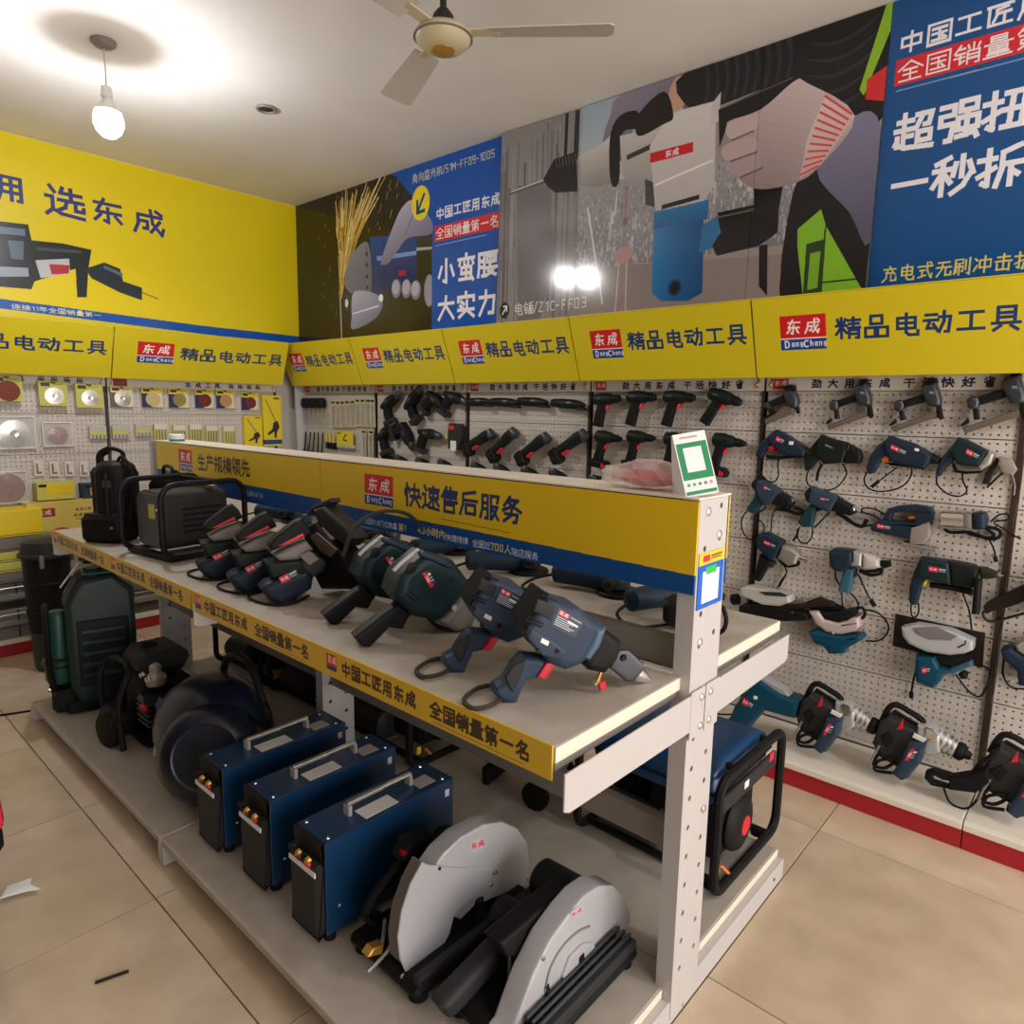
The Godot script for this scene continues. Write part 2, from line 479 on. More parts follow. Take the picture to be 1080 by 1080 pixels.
# each sign as pen strokes on a 20 x 20 square
const GLYPH := {
	"工": "3,4 17,4;10,4 10,16;2,16 18,16",
	"具": "5,2 15,2 15,13;5,2 5,13;5,6 15,6;5,9 15,9;2,13 18,13;7,15 3,18;13,15 17,18",
	"动": "2,4 9,4;1,8 10,8;5,8 3,14 9,14;7,11 10,16;11,6 18,6 17,17 15,17;14,2 14,9 11,17",
	"电": "4,5 16,5 16,13 4,13 4,5;4,9 16,9;10,2 10,16 12,18 18,18 18,15",
	"品": "6,2 14,2 14,8 6,8 6,2;2,11 9,11 9,18 2,18 2,11;11,11 18,11 18,18 11,18 11,11",
	"精": "5,2 5,18;1,8 9,8;2,3 3,6;8,3 7,6;5,9 1,15;5,9 9,14;10,4 19,4;11,7 18,7;10,10 19,10;14,2 14,10;11,12 11,18;11,12 18,12 18,18 16,18;11,15 18,15",
	"东": "3,5 17,5;8,2 4,11 17,11;10,8 10,18 8,17;6,13 3,17;14,13 17,17",
	"成": "4,6 17,6;4,6 4,12 2,18;4,10 9,10 9,15 7,15;11,2 12,11 17,18 18,14;16,9 11,17;14,2 17,4",
	"超": "2,5 9,5;5,2 5,9;1,9 10,9;5,9 5,16;5,12 9,12;2,12 2,16;1,15 6,17 19,18;11,3 18,3 17,8 15,8;14,3 11,9;12,11 18,11 18,15 12,15 12,11",
	"强": "2,3 8,3 8,7 2,7 2,11 8,11 7,18 5,18;11,2 18,2 18,6 11,6 11,2;10,9 19,9 19,14 10,14 10,9;14,6 14,17;10,17 18,16;17,14 19,18",
	"扭": "1,6 8,6;5,2 5,17 3,16;1,13 8,10;10,3 18,3 17,17;13,3 12,17;10,10 18,10;9,17 19,17",
	"一": "2,10 18,10",
	"秒": "8,2 2,4;1,7 9,7;5,3 5,18;5,8 1,14;5,8 9,13;14,2 14,11;11,5 10,10;17,5 19,10;18,10 15,15 10,18",
	"拆": "1,6 8,6;5,2 5,17 3,16;1,13 8,10;18,2 11,4 11,11 9,18;11,9 19,9;15,9 15,18;15,12 18,14",
	"充": "10,2 11,4;3,5 17,5;9,5 6,9 15,9;13,7 17,11;7,11 6,15 2,18;12,11 12,17 18,17 18,14",
	"式": "2,6 18,6;4,10 10,10;7,10 7,16;3,17 11,15;12,2 13,11 17,18 18,14;15,2 17,4",
	"无": "4,4 16,4;2,9 18,9;9,4 8,11 3,18;12,9 12,17 18,17 18,14",
	"刷": "2,3 10,3 10,7 2,7;2,3 2,11 1,17;3,10 3,16;3,10 10,10 10,15 9,15;6,8 6,18;13,4 13,13;17,2 17,18 15,17",
	"冲": "2,4 4,6;1,16 4,11;7,6 18,6 18,13 7,13 7,6;12,2 12,18",
	"击": "4,5 16,5;10,2 10,16;2,9 18,9;4,11 4,17 16,17;16,11 16,18",
	"扳": "1,6 8,6;5,2 5,17 3,16;1,13 8,10;18,2 10,4 10,12 8,18;10,8 18,8 14,14 9,18;12,11 18,18",
	"中": "3,6 17,6 17,13 3,13 3,6;10,2 10,18",
	"国": "2,2 18,2 18,18 2,18 2,2;5,6 15,6;5,10 15,10;5,15 15,15;10,6 10,15;12,12 14,14",
	"匠": "2,3 18,3;3,3 3,17 18,17;15,5 8,6 8,10 6,15;8,9 17,9;13,9 13,16",
	"用": "4,3 16,3 16,18 14,18;4,3 4,12 2,18;4,8 16,8;4,13 16,13;10,3 10,18",
	"全": "10,2 1,9;10,2 19,9;5,9 15,9;5,13 15,13;2,18 18,18;10,9 10,18",
	"销": "5,2 1,8;4,5 8,5;2,9 8,9;1,12 8,12;5,9 5,17 8,15;14,2 14,7;10,3 11,6;18,3 17,6;10,8 10,18;10,8 18,8 18,18 16,18;10,11 18,11;10,14 18,14",
	"量": "5,2 15,2 15,6 5,6 5,2;5,4 15,4;1,8 19,8;4,10 16,10 16,14 4,14 4,10;4,12 16,12;10,10 10,18;3,16 17,16;1,18 19,18",
	"第": "5,2 2,6;4,4 9,4;13,2 11,6;12,4 18,4;3,8 16,8 16,11 4,11 4,14 17,14 16,18;10,7 10,19;10,14 3,18",
	"名": "9,2 3,9;8,4 15,4 12,9 3,15;7,7 10,9;8,12 17,12 17,18 8,18 8,11",
	"小": "10,2 10,18 7,17;5,7 2,14;15,7 18,14",
	"蛮": "10,1 10,3;2,4 18,4;8,4 8,8;12,4 12,8;4,5 3,8;16,5 17,8;5,10 15,10 15,14 5,14 5,10;10,9 10,18;3,18 16,18;14,15 17,19",
	"腰": "2,3 2,12 1,18;2,3 7,3 7,18 5,18;2,8 7,8;2,12 7,12;9,3 19,3;10,5 18,5 18,9 10,9 10,5;13,3 13,9;16,3 16,9;9,13 19,13;13,10 11,15 18,18;17,13 14,16 9,18",
	"大": "2,7 18,7;10,2 9,9 2,18;10,9 18,18",
	"实": "10,1 10,3;2,7 2,4 18,4 18,7;5,7 8,9;4,10 7,12;2,13 18,13;11,7 11,13 3,18;12,14 18,18",
	"力": "3,6 17,6 16,17 12,17;9,2 9,8 3,18",
	"角": "8,1 3,7;7,3 13,3 11,6;4,6 16,6 16,18 13,18;4,6 4,13 2,18;4,10 16,10;4,14 16,14;10,6 10,16",
	"向": "9,1 7,4;3,18 3,5 17,5 17,18 15,18;7,9 13,9 13,14 7,14 7,9",
	"磨": "10,1 10,3;3,3 18,3;3,3 3,11 1,18;5,7 10,7;8,5 8,11;12,7 18,7;15,5 15,11;5,13 18,13;10,13 5,18;9,15 16,15 16,18 9,18 9,15",
	"光": "10,2 10,9;4,3 6,7;16,3 14,7;2,9 18,9;7,9 6,14 2,18;13,9 13,17 18,17 18,14",
	"机": "1,6 9,6;5,2 5,18;5,8 1,14;5,8 9,12;11,4 11,12 9,18;11,4 16,4 16,17 19,17 19,14",
	"锤": "5,2 1,8;4,5 8,5;2,9 8,9;1,12 8,12;5,9 5,17 8,15;18,2 11,4;10,7 19,7;14,3 14,17;12,7 12,14;17,7 17,14;9,11 19,11;10,14 19,14;10,17 18,17",
	"选": "3,2 5,5;1,8 4,8 4,15;1,18 4,15 8,17 19,18;9,2 8,5;8,5 18,5;13,2 13,9;7,9 19,9;11,9 10,13 7,15;15,9 15,14 19,14 19,12",
	"连": "3,2 5,5;1,8 4,8 4,15;1,18 4,15 8,17 19,18;8,4 18,4;11,2 9,9 18,9;13,6 13,15;7,12 19,12",
	"续": "5,2 2,7 6,7;7,5 2,12 7,11;1,17 8,14;10,4 18,4;14,2 14,8;9,8 19,8 18,10;11,10 13,11;15,9 14,14 9,18;9,14 19,14;15,15 18,18",
	"年": "6,1 2,7;5,4 17,4;5,8 16,8;5,8 5,13;1,13 19,13;11,4 11,19",
	"快": "3,2 3,18;1,6 1,10;5,5 6,8;8,6 17,6 17,11;7,11 19,11;12,2 12,11 7,18;12,11 18,18",
	"速": "3,2 5,5;1,8 4,8 4,15;1,18 4,15 8,17 19,18;8,4 19,4;9,6 18,6 18,10 9,10 9,6;13,2 13,16;13,10 8,15;14,10 19,15",
	"售": "7,1 2,8;5,5 5,12;11,1 12,3;5,4 18,4;6,6 17,6;6,8 17,8;5,11 18,11;11,4 11,11;5,13 15,13 15,18 5,18 5,13",
	"后": "16,2 4,4 4,11 1,18;4,8 18,8;7,11 16,11 16,17 7,17 7,11",
	"服": "3,3 3,12 1,18;3,3 8,3 8,18 6,18;3,8 8,8;3,12 8,12;11,3 18,3 17,7;11,3 11,18;11,10 17,10 15,14 12,18;12,11 18,18",
	"务": "8,2 3,8;7,4 15,4 10,8 2,11;6,5 11,8 18,11;4,13 15,13 14,18 12,18;10,10 9,14 3,18",
	"时": "2,3 8,3 8,15 2,15 2,3;2,9 8,9;9,6 19,6;16,2 16,18 13,17;11,10 13,13",
	"内": "3,18 3,6 17,6 17,18 15,18;10,2 10,7 5,14;10,9 15,14",
	"维": "5,2 2,7 6,7;7,5 2,12 7,11;1,17 8,14;12,2 9,9;11,6 11,18;15,2 16,5;11,6 19,6;12,10 18,10;12,14 18,14;11,18 19,18;15,6 15,18",
	"修": "5,2 1,9;3,7 3,18;7,6 7,15;12,2 9,8;11,4 18,4 10,10;12,5 19,10;16,10 10,13;17,12 10,15;18,15 9,18",
	"近": "3,2 5,5;1,8 4,8 4,15;1,18 4,15 8,17 19,18;17,2 10,4 10,10 8,15;10,8 19,8;15,8 15,16",
	"人": "10,2 9,9 2,18;10,9 18,18",
	"驻": "1,3 8,3 7,9;2,3 2,9 9,9 8,17 6,17;1,14 7,13;13,2 15,4;10,6 19,6;11,11 18,11;9,17 19,17;14,6 14,17",
	"店": "10,1 11,3;3,4 18,4;3,4 3,11 1,18;11,6 11,12;11,8 17,8;6,12 16,12 16,18 6,18 6,12",
	"门": "4,2 6,4;3,5 3,18;8,3 17,3 17,18 15,18",
	"数": "6,2 6,9;1,5 10,5;3,2 4,4;9,2 8,4;6,5 1,9;6,5 10,9;5,10 3,14 8,18;1,13 10,13;8,11 6,15 1,18;13,2 11,8;12,6 19,6;17,6 15,13 11,18;12,9 15,14 19,18",
	"生": "5,2 2,9;4,6 17,6;3,11 17,11;1,18 19,18;10,2 10,18",
	"产": "10,1 11,3;3,4 17,4;6,6 7,8;14,6 12,9;4,9 18,9;4,9 4,13 1,18",
	"规": "1,5 9,5;5,2 5,10 1,18;1,10 9,10;6,12 9,16;11,3 18,3 18,12;11,3 11,12;14,5 14,11 10,18;15,12 15,17 19,17 19,15",
	"模": "1,6 8,6;4,2 4,18;4,8 1,14;4,8 8,12;9,4 19,4;12,2 12,6;16,2 16,6;10,7 18,7 18,12 10,12 10,7;10,9 18,9;9,14 19,14;14,12 13,15 9,18;14,15 19,18",
	"领": "5,1 1,7;5,1 9,6;4,7 6,9;2,11 8,11 5,15;4,14 7,17;10,3 19,3;14,3 13,6;11,6 18,6 18,14;11,6 11,14;14,8 14,13 10,18;16,15 19,18",
	"先": "5,2 3,8;4,5 16,5;10,2 10,10;2,10 18,10;7,10 6,15 2,18;12,10 12,17 18,17 18,14",
	"劲": "2,3 9,3 2,9;5,6 9,9;2,12 9,12;5,12 5,17;1,17 10,16;11,6 18,6 17,17 15,17;14,2 14,9 11,17",
	"干": "3,4 17,4;2,10 18,10;10,4 10,18",
	"活": "3,2 5,4;1,7 3,9;1,17 5,11;17,2 8,4;6,8 19,8;13,3 13,12;8,12 17,12 17,18 8,18 8,12",
	"好": "5,2 3,12 8,17;1,7 9,7;8,7 6,13 1,18;11,4 18,4 14,8;14,7 14,17 12,17;10,11 19,11",
	"省": "10,1 10,7;6,3 3,6;14,3 17,6;13,6 3,11;6,9 15,9 15,18 6,18 6,9;6,12 15,12;6,15 15,15",
	"0": "2,4 9,4 9,16 2,16 2,4", "1": "3,6 6,4 6,16", "3": "2,4 9,4 9,16 2,16;4,10 9,10", "4": "8,16 8,4 1,12 10,12",
	"7": "2,4 9,4 5,16", "8": "2,4 9,4 9,16 2,16 2,4;2,10 9,10", "9": "9,16 9,4 2,4 2,10 9,10;9,16 3,16",
	"S": "9,4 2,4 2,10 9,10 9,16 2,16", "M": "1,16 1,4 6,12 11,4 11,16", "F": "3,16 3,4 9,4;3,10 8,10", "Z": "2,4 9,4 2,16 9,16",
	"C": "9,5 6,4 3,6 2,10 3,14 6,16 9,15", "D": "2,4 6,4 9,7 9,13 6,16 2,16 2,4", "-": "1,10 6,10", "/": "1,17 6,3",
	"o": "3,8 8,8 8,16 3,16 3,8", "n": "2,16 2,8 8,8 8,16", "g": "8,8 3,8 3,14 8,14;8,8 8,18 3,18", "h": "2,3 2,16;2,9 8,9 8,16", "e": "3,12 8,12 8,8 3,8 3,16 8,16",
}

# ------------------------------------------------------------------ the scene
const CEIL := 2.99
const BAY := 0.92
const UP0 := 0.2125          # first upright of the back rack
const DECK := 0.105          # deck of the wall racks
const GX := 4.401            # near end of the gondola
const GZ := 1.565            # its middle line
const GBAY := 1.47
const SHELF := 0.8765
const GDECK := 0.0916

func _ready() -> void:
	view_and_light()
	materials()
	room()
	posters()
	wall_racks()
	shelf_strip_print()
	gondola()
	gondola_signs()
	lamps_and_fan()
	wall_tools()
	cordless_rows()
	accessory_wall()
	shelf_tools()
	machines()
	back_of_gondola()
	odds_and_ends()

func view_and_light() -> void:
	var cam := Camera3D.new()
	cam.name = "camera"
	add_child(cam)
	cam.position = Vector3(5.083, 1.461, 2.975)
	cam.rotation_order = EULER_ORDER_YXZ
	cam.rotation_degrees = Vector3(-8.518, 41.782, 1.044)
	cam.fov = rad_to_deg(2.0 * atan(540.0 / 719.9))
	cam.near = 0.05
	cam.far = 200.0
	cam.current = true
	var w := WorldEnvironment.new()
	w.name = "surroundings"
	var e := Environment.new()
	e.background_mode = Environment.BG_SKY
	var sky := Sky.new()
	var sm := ProceduralSkyMaterial.new()
	sm.sky_top_color = Color(0.86, 0.88, 0.92)
	sm.sky_horizon_color = Color(0.97, 0.95, 0.92)
	sm.ground_horizon_color = Color(0.62, 0.58, 0.54)
	sm.ground_bottom_color = Color(0.45, 0.42, 0.4)
	sm.sun_angle_max = 0.0
	sky.sky_material = sm
	e.sky = sky
	e.background_energy_multiplier = 0.9
	e.tonemap_mode = Environment.TONE_MAPPER_LINEAR
	e.tonemap_exposure = 0.94
	e.sdfgi_enabled = true
	e.ssao_enabled = true
	e.ssil_enabled = true
	w.environment = e
	add_child(w)
	# daylight from the street, through the open shop door beyond the right edge of the photo
	var d := AreaLight3D.new()
	d.name = "doorway_daylight"
	d.position = Vector3(7.94, 1.25, 1.95)
	d.rotation_degrees = Vector3(0, 90, 0)
	d.area_size = Vector2(3.5, 2.4)
	d.light_color = Color(1.0, 0.965, 0.94)
	d.light_energy = 14.0
	d.shadow_enabled = true
	add_child(d)

func materials() -> void:
	mat("plaster", c8(240, 237, 236), 0.9)
	M.plaster.albedo_texture = noise(0.01, Color(0.95, 0.945, 0.93), Color(1, 1, 1), 256, 4)
	M.plaster.uv1_triplanar = true
	M.plaster.uv1_scale = Vector3.ONE * 0.35
	mat("wall", c8(214, 208, 200), 0.85)
	mat("far_wall", c8(104, 98, 92), 0.85)
	mat("grout", c8(92, 74, 58), 0.9)
	for k in 3:
		var m := mat("tile%d" % k, [c8(214, 194, 168), c8(210, 190, 163), c8(217, 197, 172)][k], 0.22)
		m.albedo_texture = noise(0.012, Color(0.9, 0.89, 0.87), Color(1, 1, 1), 512, 20 + k, 5)
		m.uv1_triplanar = true
		m.uv1_world_triplanar = true
		m.uv1_scale = Vector3.ONE * (0.6 + 0.13 * k)
		m.roughness_texture = noise(0.03, Color(0.55, 0.55, 0.55), Color(1, 1, 1), 256, 30 + k, 4)
	mat("peg_white", c8(206, 198, 188), 0.6)
	mat("upright", c8(58, 40, 32), 0.5, 0.2)
	mat("cream", c8(226, 218, 204), 0.45)
	mat("kick_red", c8(168, 24, 38), 0.4)
	mat("steel_white", c8(192, 188, 186), 0.42)
	mat("steel_grey", c8(132, 126, 120), 0.45)
	mat("laminate", c8(186, 178, 167), 0.5)
	M.laminate.albedo_texture = noise(0.02, Color(0.93, 0.92, 0.9), Color(1, 1, 1), 256, 7, 4)
	M.laminate.uv1_triplanar = true
	M.laminate.uv1_scale = Vector3.ONE * 1.7
	mat("edge_cream", c8(232, 222, 202), 0.5)
	mat("navy", c8(34, 47, 62), 0.42)
	mat("slate", c8(52, 66, 84), 0.45)
	mat("green_navy", c8(28, 46, 50), 0.4)
	mat("teal", c8(20, 70, 92), 0.35)
	mat("teal_green", c8(20, 72, 64), 0.42)
	mat("deep_green", c8(14, 46, 38), 0.45)
	mat("welder_blue", c8(12, 56, 96), 0.24)
	M.welder_blue.clearcoat_enabled = true
	M.welder_blue.clearcoat = 0.5
	mat("dome_blue", c8(11, 20, 38), 0.3)
	mat("tank_blue", c8(14, 62, 104), 0.28)
	mat("dark", c8(24, 24, 25), 0.52)
	mat("dark_matt", c8(20, 20, 20), 0.75)
	mat("dark_grey", c8(48, 48, 48), 0.5)
	mat("gunmetal", c8(62, 66, 72), 0.35, 0.3)
	mat("grey", c8(120, 116, 112), 0.5)
	mat("pale_grey", c8(190, 186, 180), 0.45)
	mat("guard_grey", c8(186, 186, 190), 0.36, 0.15)
	mat("alloy", c8(176, 170, 162), 0.42, 0.6)
	mat("chrome", c8(214, 212, 208), 0.22, 0.9)
	mat("red", c8(206, 30, 48), 0.4)
	mat("orange", c8(214, 110, 30), 0.45)
	mat("yellow", c8(236, 206, 30), 0.45)
	mat("brass", c8(206, 160, 74), 0.35, 0.7)
	mat("rubber", c8(22, 21, 20), 0.6)
	mat("strap", c8(58, 44, 34), 0.7)
	mat("white", c8(236, 236, 232), 0.5)
	mat("green", c8(24, 140, 84), 0.4)
	mat("brown", c8(120, 48, 30), 0.6)
	mat("maroon", c8(112, 34, 30), 0.6)
	mat("tan", c8(186, 142, 92), 0.6)
	mat("fan_cream", c8(206, 194, 160), 0.4)
	mat("fan_blade", c8(200, 194, 186), 0.5)
	mat("bulb_base", c8(224, 222, 218), 0.5)
	var gl := mat("glow_bulb", Color.WHITE, 0.5)
	gl.emission_enabled = true
	gl.emission = Color(1.0, 0.97, 0.94)
	gl.emission_energy_multiplier = 30.0
	var cl := mat("clear", Color(0.97, 0.97, 0.97, 0.22), 0.12)
	cl.transparency = BaseMaterial3D.TRANSPARENCY_ALPHA
	var wr := mat("wrap", Color(0.98, 0.9, 0.9, 0.3), 0.2)
	wr.transparency = BaseMaterial3D.TRANSPARENCY_ALPHA
	for k in ["navy", "slate", "green_navy", "teal", "dark", "dark_matt", "dark_grey", "rubber"]:
		M[k].metallic_specular = 0.3
	# the small red and white maker's plate on the tools
	var p := Print.new(128, 64, Color8(214, 38, 70))
	p.rect(64, 0, 64, 64, Color8(36, 46, 60))
	p.glyph(GLYPH["东"], 5, 16, 30, 0.12, Color8(255, 225, 225), 0.9)
	p.glyph(GLYPH["成"], 33, 16, 30, 0.12, Color8(255, 225, 225), 0.9)
	p.rect(70, 12, 52, 10, Color8(220, 222, 224))
	p.rect(70, 30, 46, 5, Color8(190, 194, 198))
	p.rect(70, 42, 50, 5, Color8(190, 194, 198))
	printed("plate", p, 0.4)
	var q := Print.new(128, 96, Color8(40, 54, 72))
	q.rect(10, 6, 52, 24, Color8(216, 40, 62))
	q.glyph(GLYPH["东"], 14, 7, 22, 0.12, Color8(255, 220, 220), 0.9)
	q.glyph(GLYPH["成"], 37, 7, 22, 0.12, Color8(255, 220, 220), 0.9)
	q.rect(68, 10, 54, 8, Color8(150, 156, 164))
	for k in 5:
		q.rect(10, 38 + k * 10, 100 - 14 * (k % 3), 4, Color8(196, 200, 206))
	q.rect(66, 34, 50, 12, Color8(222, 224, 226))
	printed("plate_large", q, 0.4)

func room() -> void:
	var fl := struct("floor")
	one("screed", M.grout, fl, func(g: Geo) -> void: g.box(Vector3(4.0, -0.06, 2.7), Vector3(8.2, 0.1, 5.8)))
	var tw := 0.671
	var td := 0.867
	var tg := Geo.new()
	tg.box(Vector3(0, -0.006, 0), Vector3(tw - 0.0035, 0.012, td - 0.0035), 0.0012)
	var tm := tg.mesh()
	for i in range(-7, 6):
		for j in range(-3, 4):
			var x := 4.42 + tw * (i + 0.5)
			var z := 2.297 + td * (j + 0.5)
			put(tm, "tile", M["tile%d" % absi((i * 7 + j * 5) % 3)], fl, Vector3(x, 0, z))
	var ce := struct("ceiling")
	one("slab", M.plaster, ce, func(g: Geo) -> void: g.box(Vector3(4.0, CEIL + 0.08, 2.7), Vector3(8.2, 0.16, 5.8)))
	var wb := struct("wall_back")
	one("plaster_face", M.wall, wb, func(g: Geo) -> void: g.box(Vector3(4.0, CEIL / 2, -0.112), Vector3(8.2, CEIL, 0.15)))
	var wl := struct("wall_left")
	one("plaster_face", M.wall, wl, func(g: Geo) -> void: g.box(Vector3(0.015, CEIL / 2, 2.7), Vector3(0.15, CEIL, 5.5)))
	var wf := struct("wall_front")
	one("plaster_face", M.far_wall, wf, func(g: Geo) -> void: g.box(Vector3(4.0, CEIL / 2, 5.55), Vector3(8.2, CEIL, 0.15)))
	# the shop front: a wide open doorway to the street, out of view on the right
	var wr := struct("wall_right")
	one("plaster_face", M.far_wall, wr, func(g: Geo) -> void:
		g.box(Vector3(8.05, CEIL / 2, 0.05), Vector3(0.15, CEIL, 0.28))
		g.box(Vector3(8.05, CEIL / 2, 4.65), Vector3(0.15, CEIL, 1.8))
		g.box(Vector3(8.05, 2.74, 1.97), Vector3(0.15, 0.5, 3.56)))
	var pv := struct("trim_1")
	one("pavement", M.wall, pv, func(g: Geo) -> void: g.box(Vector3(14.2, -0.1, 2.7), Vector3(12.1, 0.1, 24.0)))

func v2(a: Array) -> Array:
	var o := []
	for i in range(0, a.size(), 2):
		o.append(Vector2(a[i], a[i + 1]))
	return o

func wall_poster(called: String, m: Material, x0: float, x1: float, label: String, cuts: Array, tilt: Array, lean := 0.0) -> void:
	var top := 2.985
	var h := 1.105
	var t := thing(called, label, "poster", Vector3((x0 + x1) / 2, top - h, -0.037))
	var edges := [0.0] + cuts + [1.0]
	for k in edges.size() - 1:
		var a: float = edges[k]
		var b: float = edges[k + 1]
		var o := board("board", m, t, Vector3((x1 - x0) * (b - a) - 0.002, h, 0.006), Rect2(a, 0, b - a, 1))
		o.position = Vector3((x1 - x0) * ((a + b) / 2 - 0.5), h / 2, 0.0045 + absf(tilt[k]) * (x1 - x0) * (b - a) / 2)
		o.rotation.y = tilt[k]
		o.rotation.x = -lean
		o.position.z += lean * h / 2

func posters() -> void:
	var rng := RandomNumberGenerator.new()
	rng.seed = 11
	var white := Color8(238, 236, 240)
	var blue := Color8(10, 82, 176)
	var red := Color8(214, 40, 52)
	# --- angle grinder throwing sparks
	var p := Print.new(1410, 707, Color8(40, 36, 26), 640.0)
	p.toned([0, 0, 0.6, 0, 0.62, 1.105, 0, 1.105], Color8(52, 50, 30), Color8(34, 30, 24), Vector2(0, 0), Vector2(0.6, 0.2))
	p.shape([0.62, 0.8, 1.584, 0.75, 1.584, 1.105, 0.62, 1.105], Color8(36, 32, 28))
	for k in 420:
		var s: float = rng.randf()
		var b := Vector2(0.585 + rng.randf_range(-0.015, 0.02), 0.72 + rng.randf_range(-0.05, 0.02))
		var e := Vector2(lerpf(0.5, 1.12, pow(s, 0.9)), rng.randf_range(-0.05, 0.08))
		var f0 := rng.randf_range(0.0, 0.75)
		var f1 := minf(1.0, f0 + rng.randf_range(0.08, 0.35))
		var bend := Vector2(-0.1 * (s - 0.2), 0.0)
		var c := Color8(206, 170, 84).lerp(Color8(250, 232, 170), rng.randf())
		if rng.randf() < 0.3:
			c = Color8(150, 104, 40)
		p.line([b.lerp(e, f0) + bend * sin(PI * f0), b.lerp(e, f1) + bend * sin(PI * f1)], rng.randf_range(0.003, 0.011), c)
	for k in 60:
		var q := Vector2(rng.randf_range(0.3, 1.3), rng.randf_range(0.0, 0.9))
		p.line([q, q + Vector2(0.02, -0.05) * rng.randf()], 0.004, Color8(200, 160, 80))
	for k in 8:
		var x := 0.57 + 0.012 * rng.randf()
		p.line([Vector2(x, 0.72), Vector2(x + 0.01, 1.05)], 0.004, Color8(190, 180, 170))
	p.toned([0.944, 0.361, 1.435, 0.424, 1.439, 0.703, 0.952, 0.764], Color8(24, 78, 168), Color8(14, 34, 92), Vector2(1.2, 0.36), Vector2(1.2, 0.76))
	p.shape([1.02, 0.5, 1.435, 0.52, 1.435, 0.545, 1.02, 0.53], Color8(120, 160, 220))
	p.shape([1.25, 0.62, 1.33, 0.625, 1.33, 0.66, 1.25, 0.66], Color8(170, 30, 60))
	p.toned([1.435, 0.424, 1.584, 0.446, 1.584, 0.616, 1.434, 0.615], Color8(60, 62, 72), Color8(22, 22, 30), Vector2(1.5, 0.42), Vector2(1.5, 0.62))
	p.shape([1.435, 0.5, 1.584, 0.515, 1.584, 0.53, 1.435, 0.52], Color8(170, 174, 184))
	p.toned(p.soft([0.675, 0.505, 0.745, 0.437, 0.927, 0.405, 0.936, 0.763, 0.652, 0.678]), Color8(150, 152, 176), Color8(92, 94, 116), Vector2(0.66, 0.42), Vector2(0.93, 0.76))
	p.line(v2([0.9, 0.42, 0.91, 0.75]), 0.02, Color8(110, 112, 134))
	for k in 4:
		p.oval(0.905, 0.47 + 0.075 * k, 0.012, 0.014, Color8(30, 30, 40))
	p.toned(p.soft([0.754, 0.707, 1.063, 0.774, 1.013, 0.902, 0.73, 0.97, 0.715, 0.88]), Color8(180, 184, 214), Color8(120, 124, 156), Vector2(0.75, 0.72), Vector2(0.95, 0.95))
	p.line(v2([0.73, 0.86, 1.03, 0.83]), 0.012, Color8(214, 218, 236))
	p.oval(0.655, 0.78, 0.02, 0.03, Color8(236, 238, 240))
	p.oval(1.06, 0.78, 0.025, 0.025, Color8(240, 242, 246))
	p.shape([1.16, -0.01, 1.224, 0.025, 1.38, 0.166, 1.57, 0.343, 1.584, 0.446, 1.584, 1.105, 2.21, 1.105, 2.21, -0.01], blue)
	p.toned(p.soft([1.067, 0.534, 1.114, 0.449, 1.221, 0.304, 1.295, 0.229, 1.408, 0.206, 1.57, 0.343, 1.576, 0.437, 1.35, 0.429, 1.233, 0.501, 1.143, 0.562, 1.066, 0.562]), Color8(190, 188, 214), Color8(126, 122, 152), Vector2(1.2, 0.24), Vector2(1.3, 0.52))
	p.line(v2([1.32, 0.4, 1.4, 0.3]), 0.01, Color8(112, 108, 138))
	for f in [[1.225, 0.735], [1.333, 0.746], [1.427, 0.764]]:
		p.oval(f[0], f[1], 0.05, 0.062, Color8(126, 122, 150))
		p.oval(f[0] - 0.006, f[1] - 0.01, 0.04, 0.048, Color8(176, 172, 198))
	p.oval(1.56, 0.78, 0.05, 0.1, Color8(150, 146, 172))
	p.shape([1.584, 0.5, 1.7, 0.5, 1.7, 1.105, 1.584, 1.105], blue)
	p.oval(1.476, 0.235, 0.088, 0.105, Color8(240, 220, 40))
	p.line(v2([1.51, 0.19, 1.45, 0.28]), 0.02, Color8(20, 60, 130))
	p.line(v2([1.445, 0.22, 1.445, 0.29, 1.51, 0.285]), 0.02, Color8(20, 60, 130))
	p.text("角向磨光机/S1M-FF09-100S", 1.395, 0.045, 0.066, 0.085, Color8(206, 200, 160), 0.86, 1.02)
	p.text("中国工匠用东成", 1.623, 0.29, 0.077, 0.12, white, 1.0, 1.02)
	p.rect(1.612, 0.4, 0.565, 0.092, red)
	p.text("全国销量第一名", 1.623, 0.408, 0.076, 0.09, white, 1.0, 1.02)
	p.line(v2([1.62, 0.515, 2.06, 0.515]), 0.004, Color8(160, 180, 220))
	p.text("小蛮腰", 1.635, 0.592, 0.168, 0.125, white, 1.0, 1.06)
	p.text("大实力", 1.635, 0.815, 0.168, 0.125, white, 1.0, 1.06)
	wall_poster("poster", printed("poster_grinder", p, 0.16), 0.095, 2.297, "dark poster of an angle grinder throwing golden sparks, in the room corner", [0.5], [0.0, 0.0])
	# --- rotary hammer held before a city
	p = Print.new(1252, 707, Color8(150, 140, 136), 640.0)
	p.rect(0, 0, 0.53, 1.105, Color8(138, 132, 132))
	for k in 90:
		var x := rng.randf_range(0, 0.53)
		p.line([Vector2(x, rng.randf_range(0, 0.5)), Vector2(x + 0.01, rng.randf_range(0.5, 1.1))], rng.randf_range(0.004, 0.02), Color8(150, 144, 144).lerp(Color8(96, 92, 96), rng.randf()))
	p.shape([0.12, 0.3, 0.34, 0.34, 0.4, 0.7, 0.3, 1.1, 0.16, 1.1], Color8(112, 108, 112))
	p.rect(0.43, 0, 0.02, 0.25, Color8(40, 40, 44))
	p.rect(0.49, 0, 0.03, 0.24, Color8(50, 50, 54))
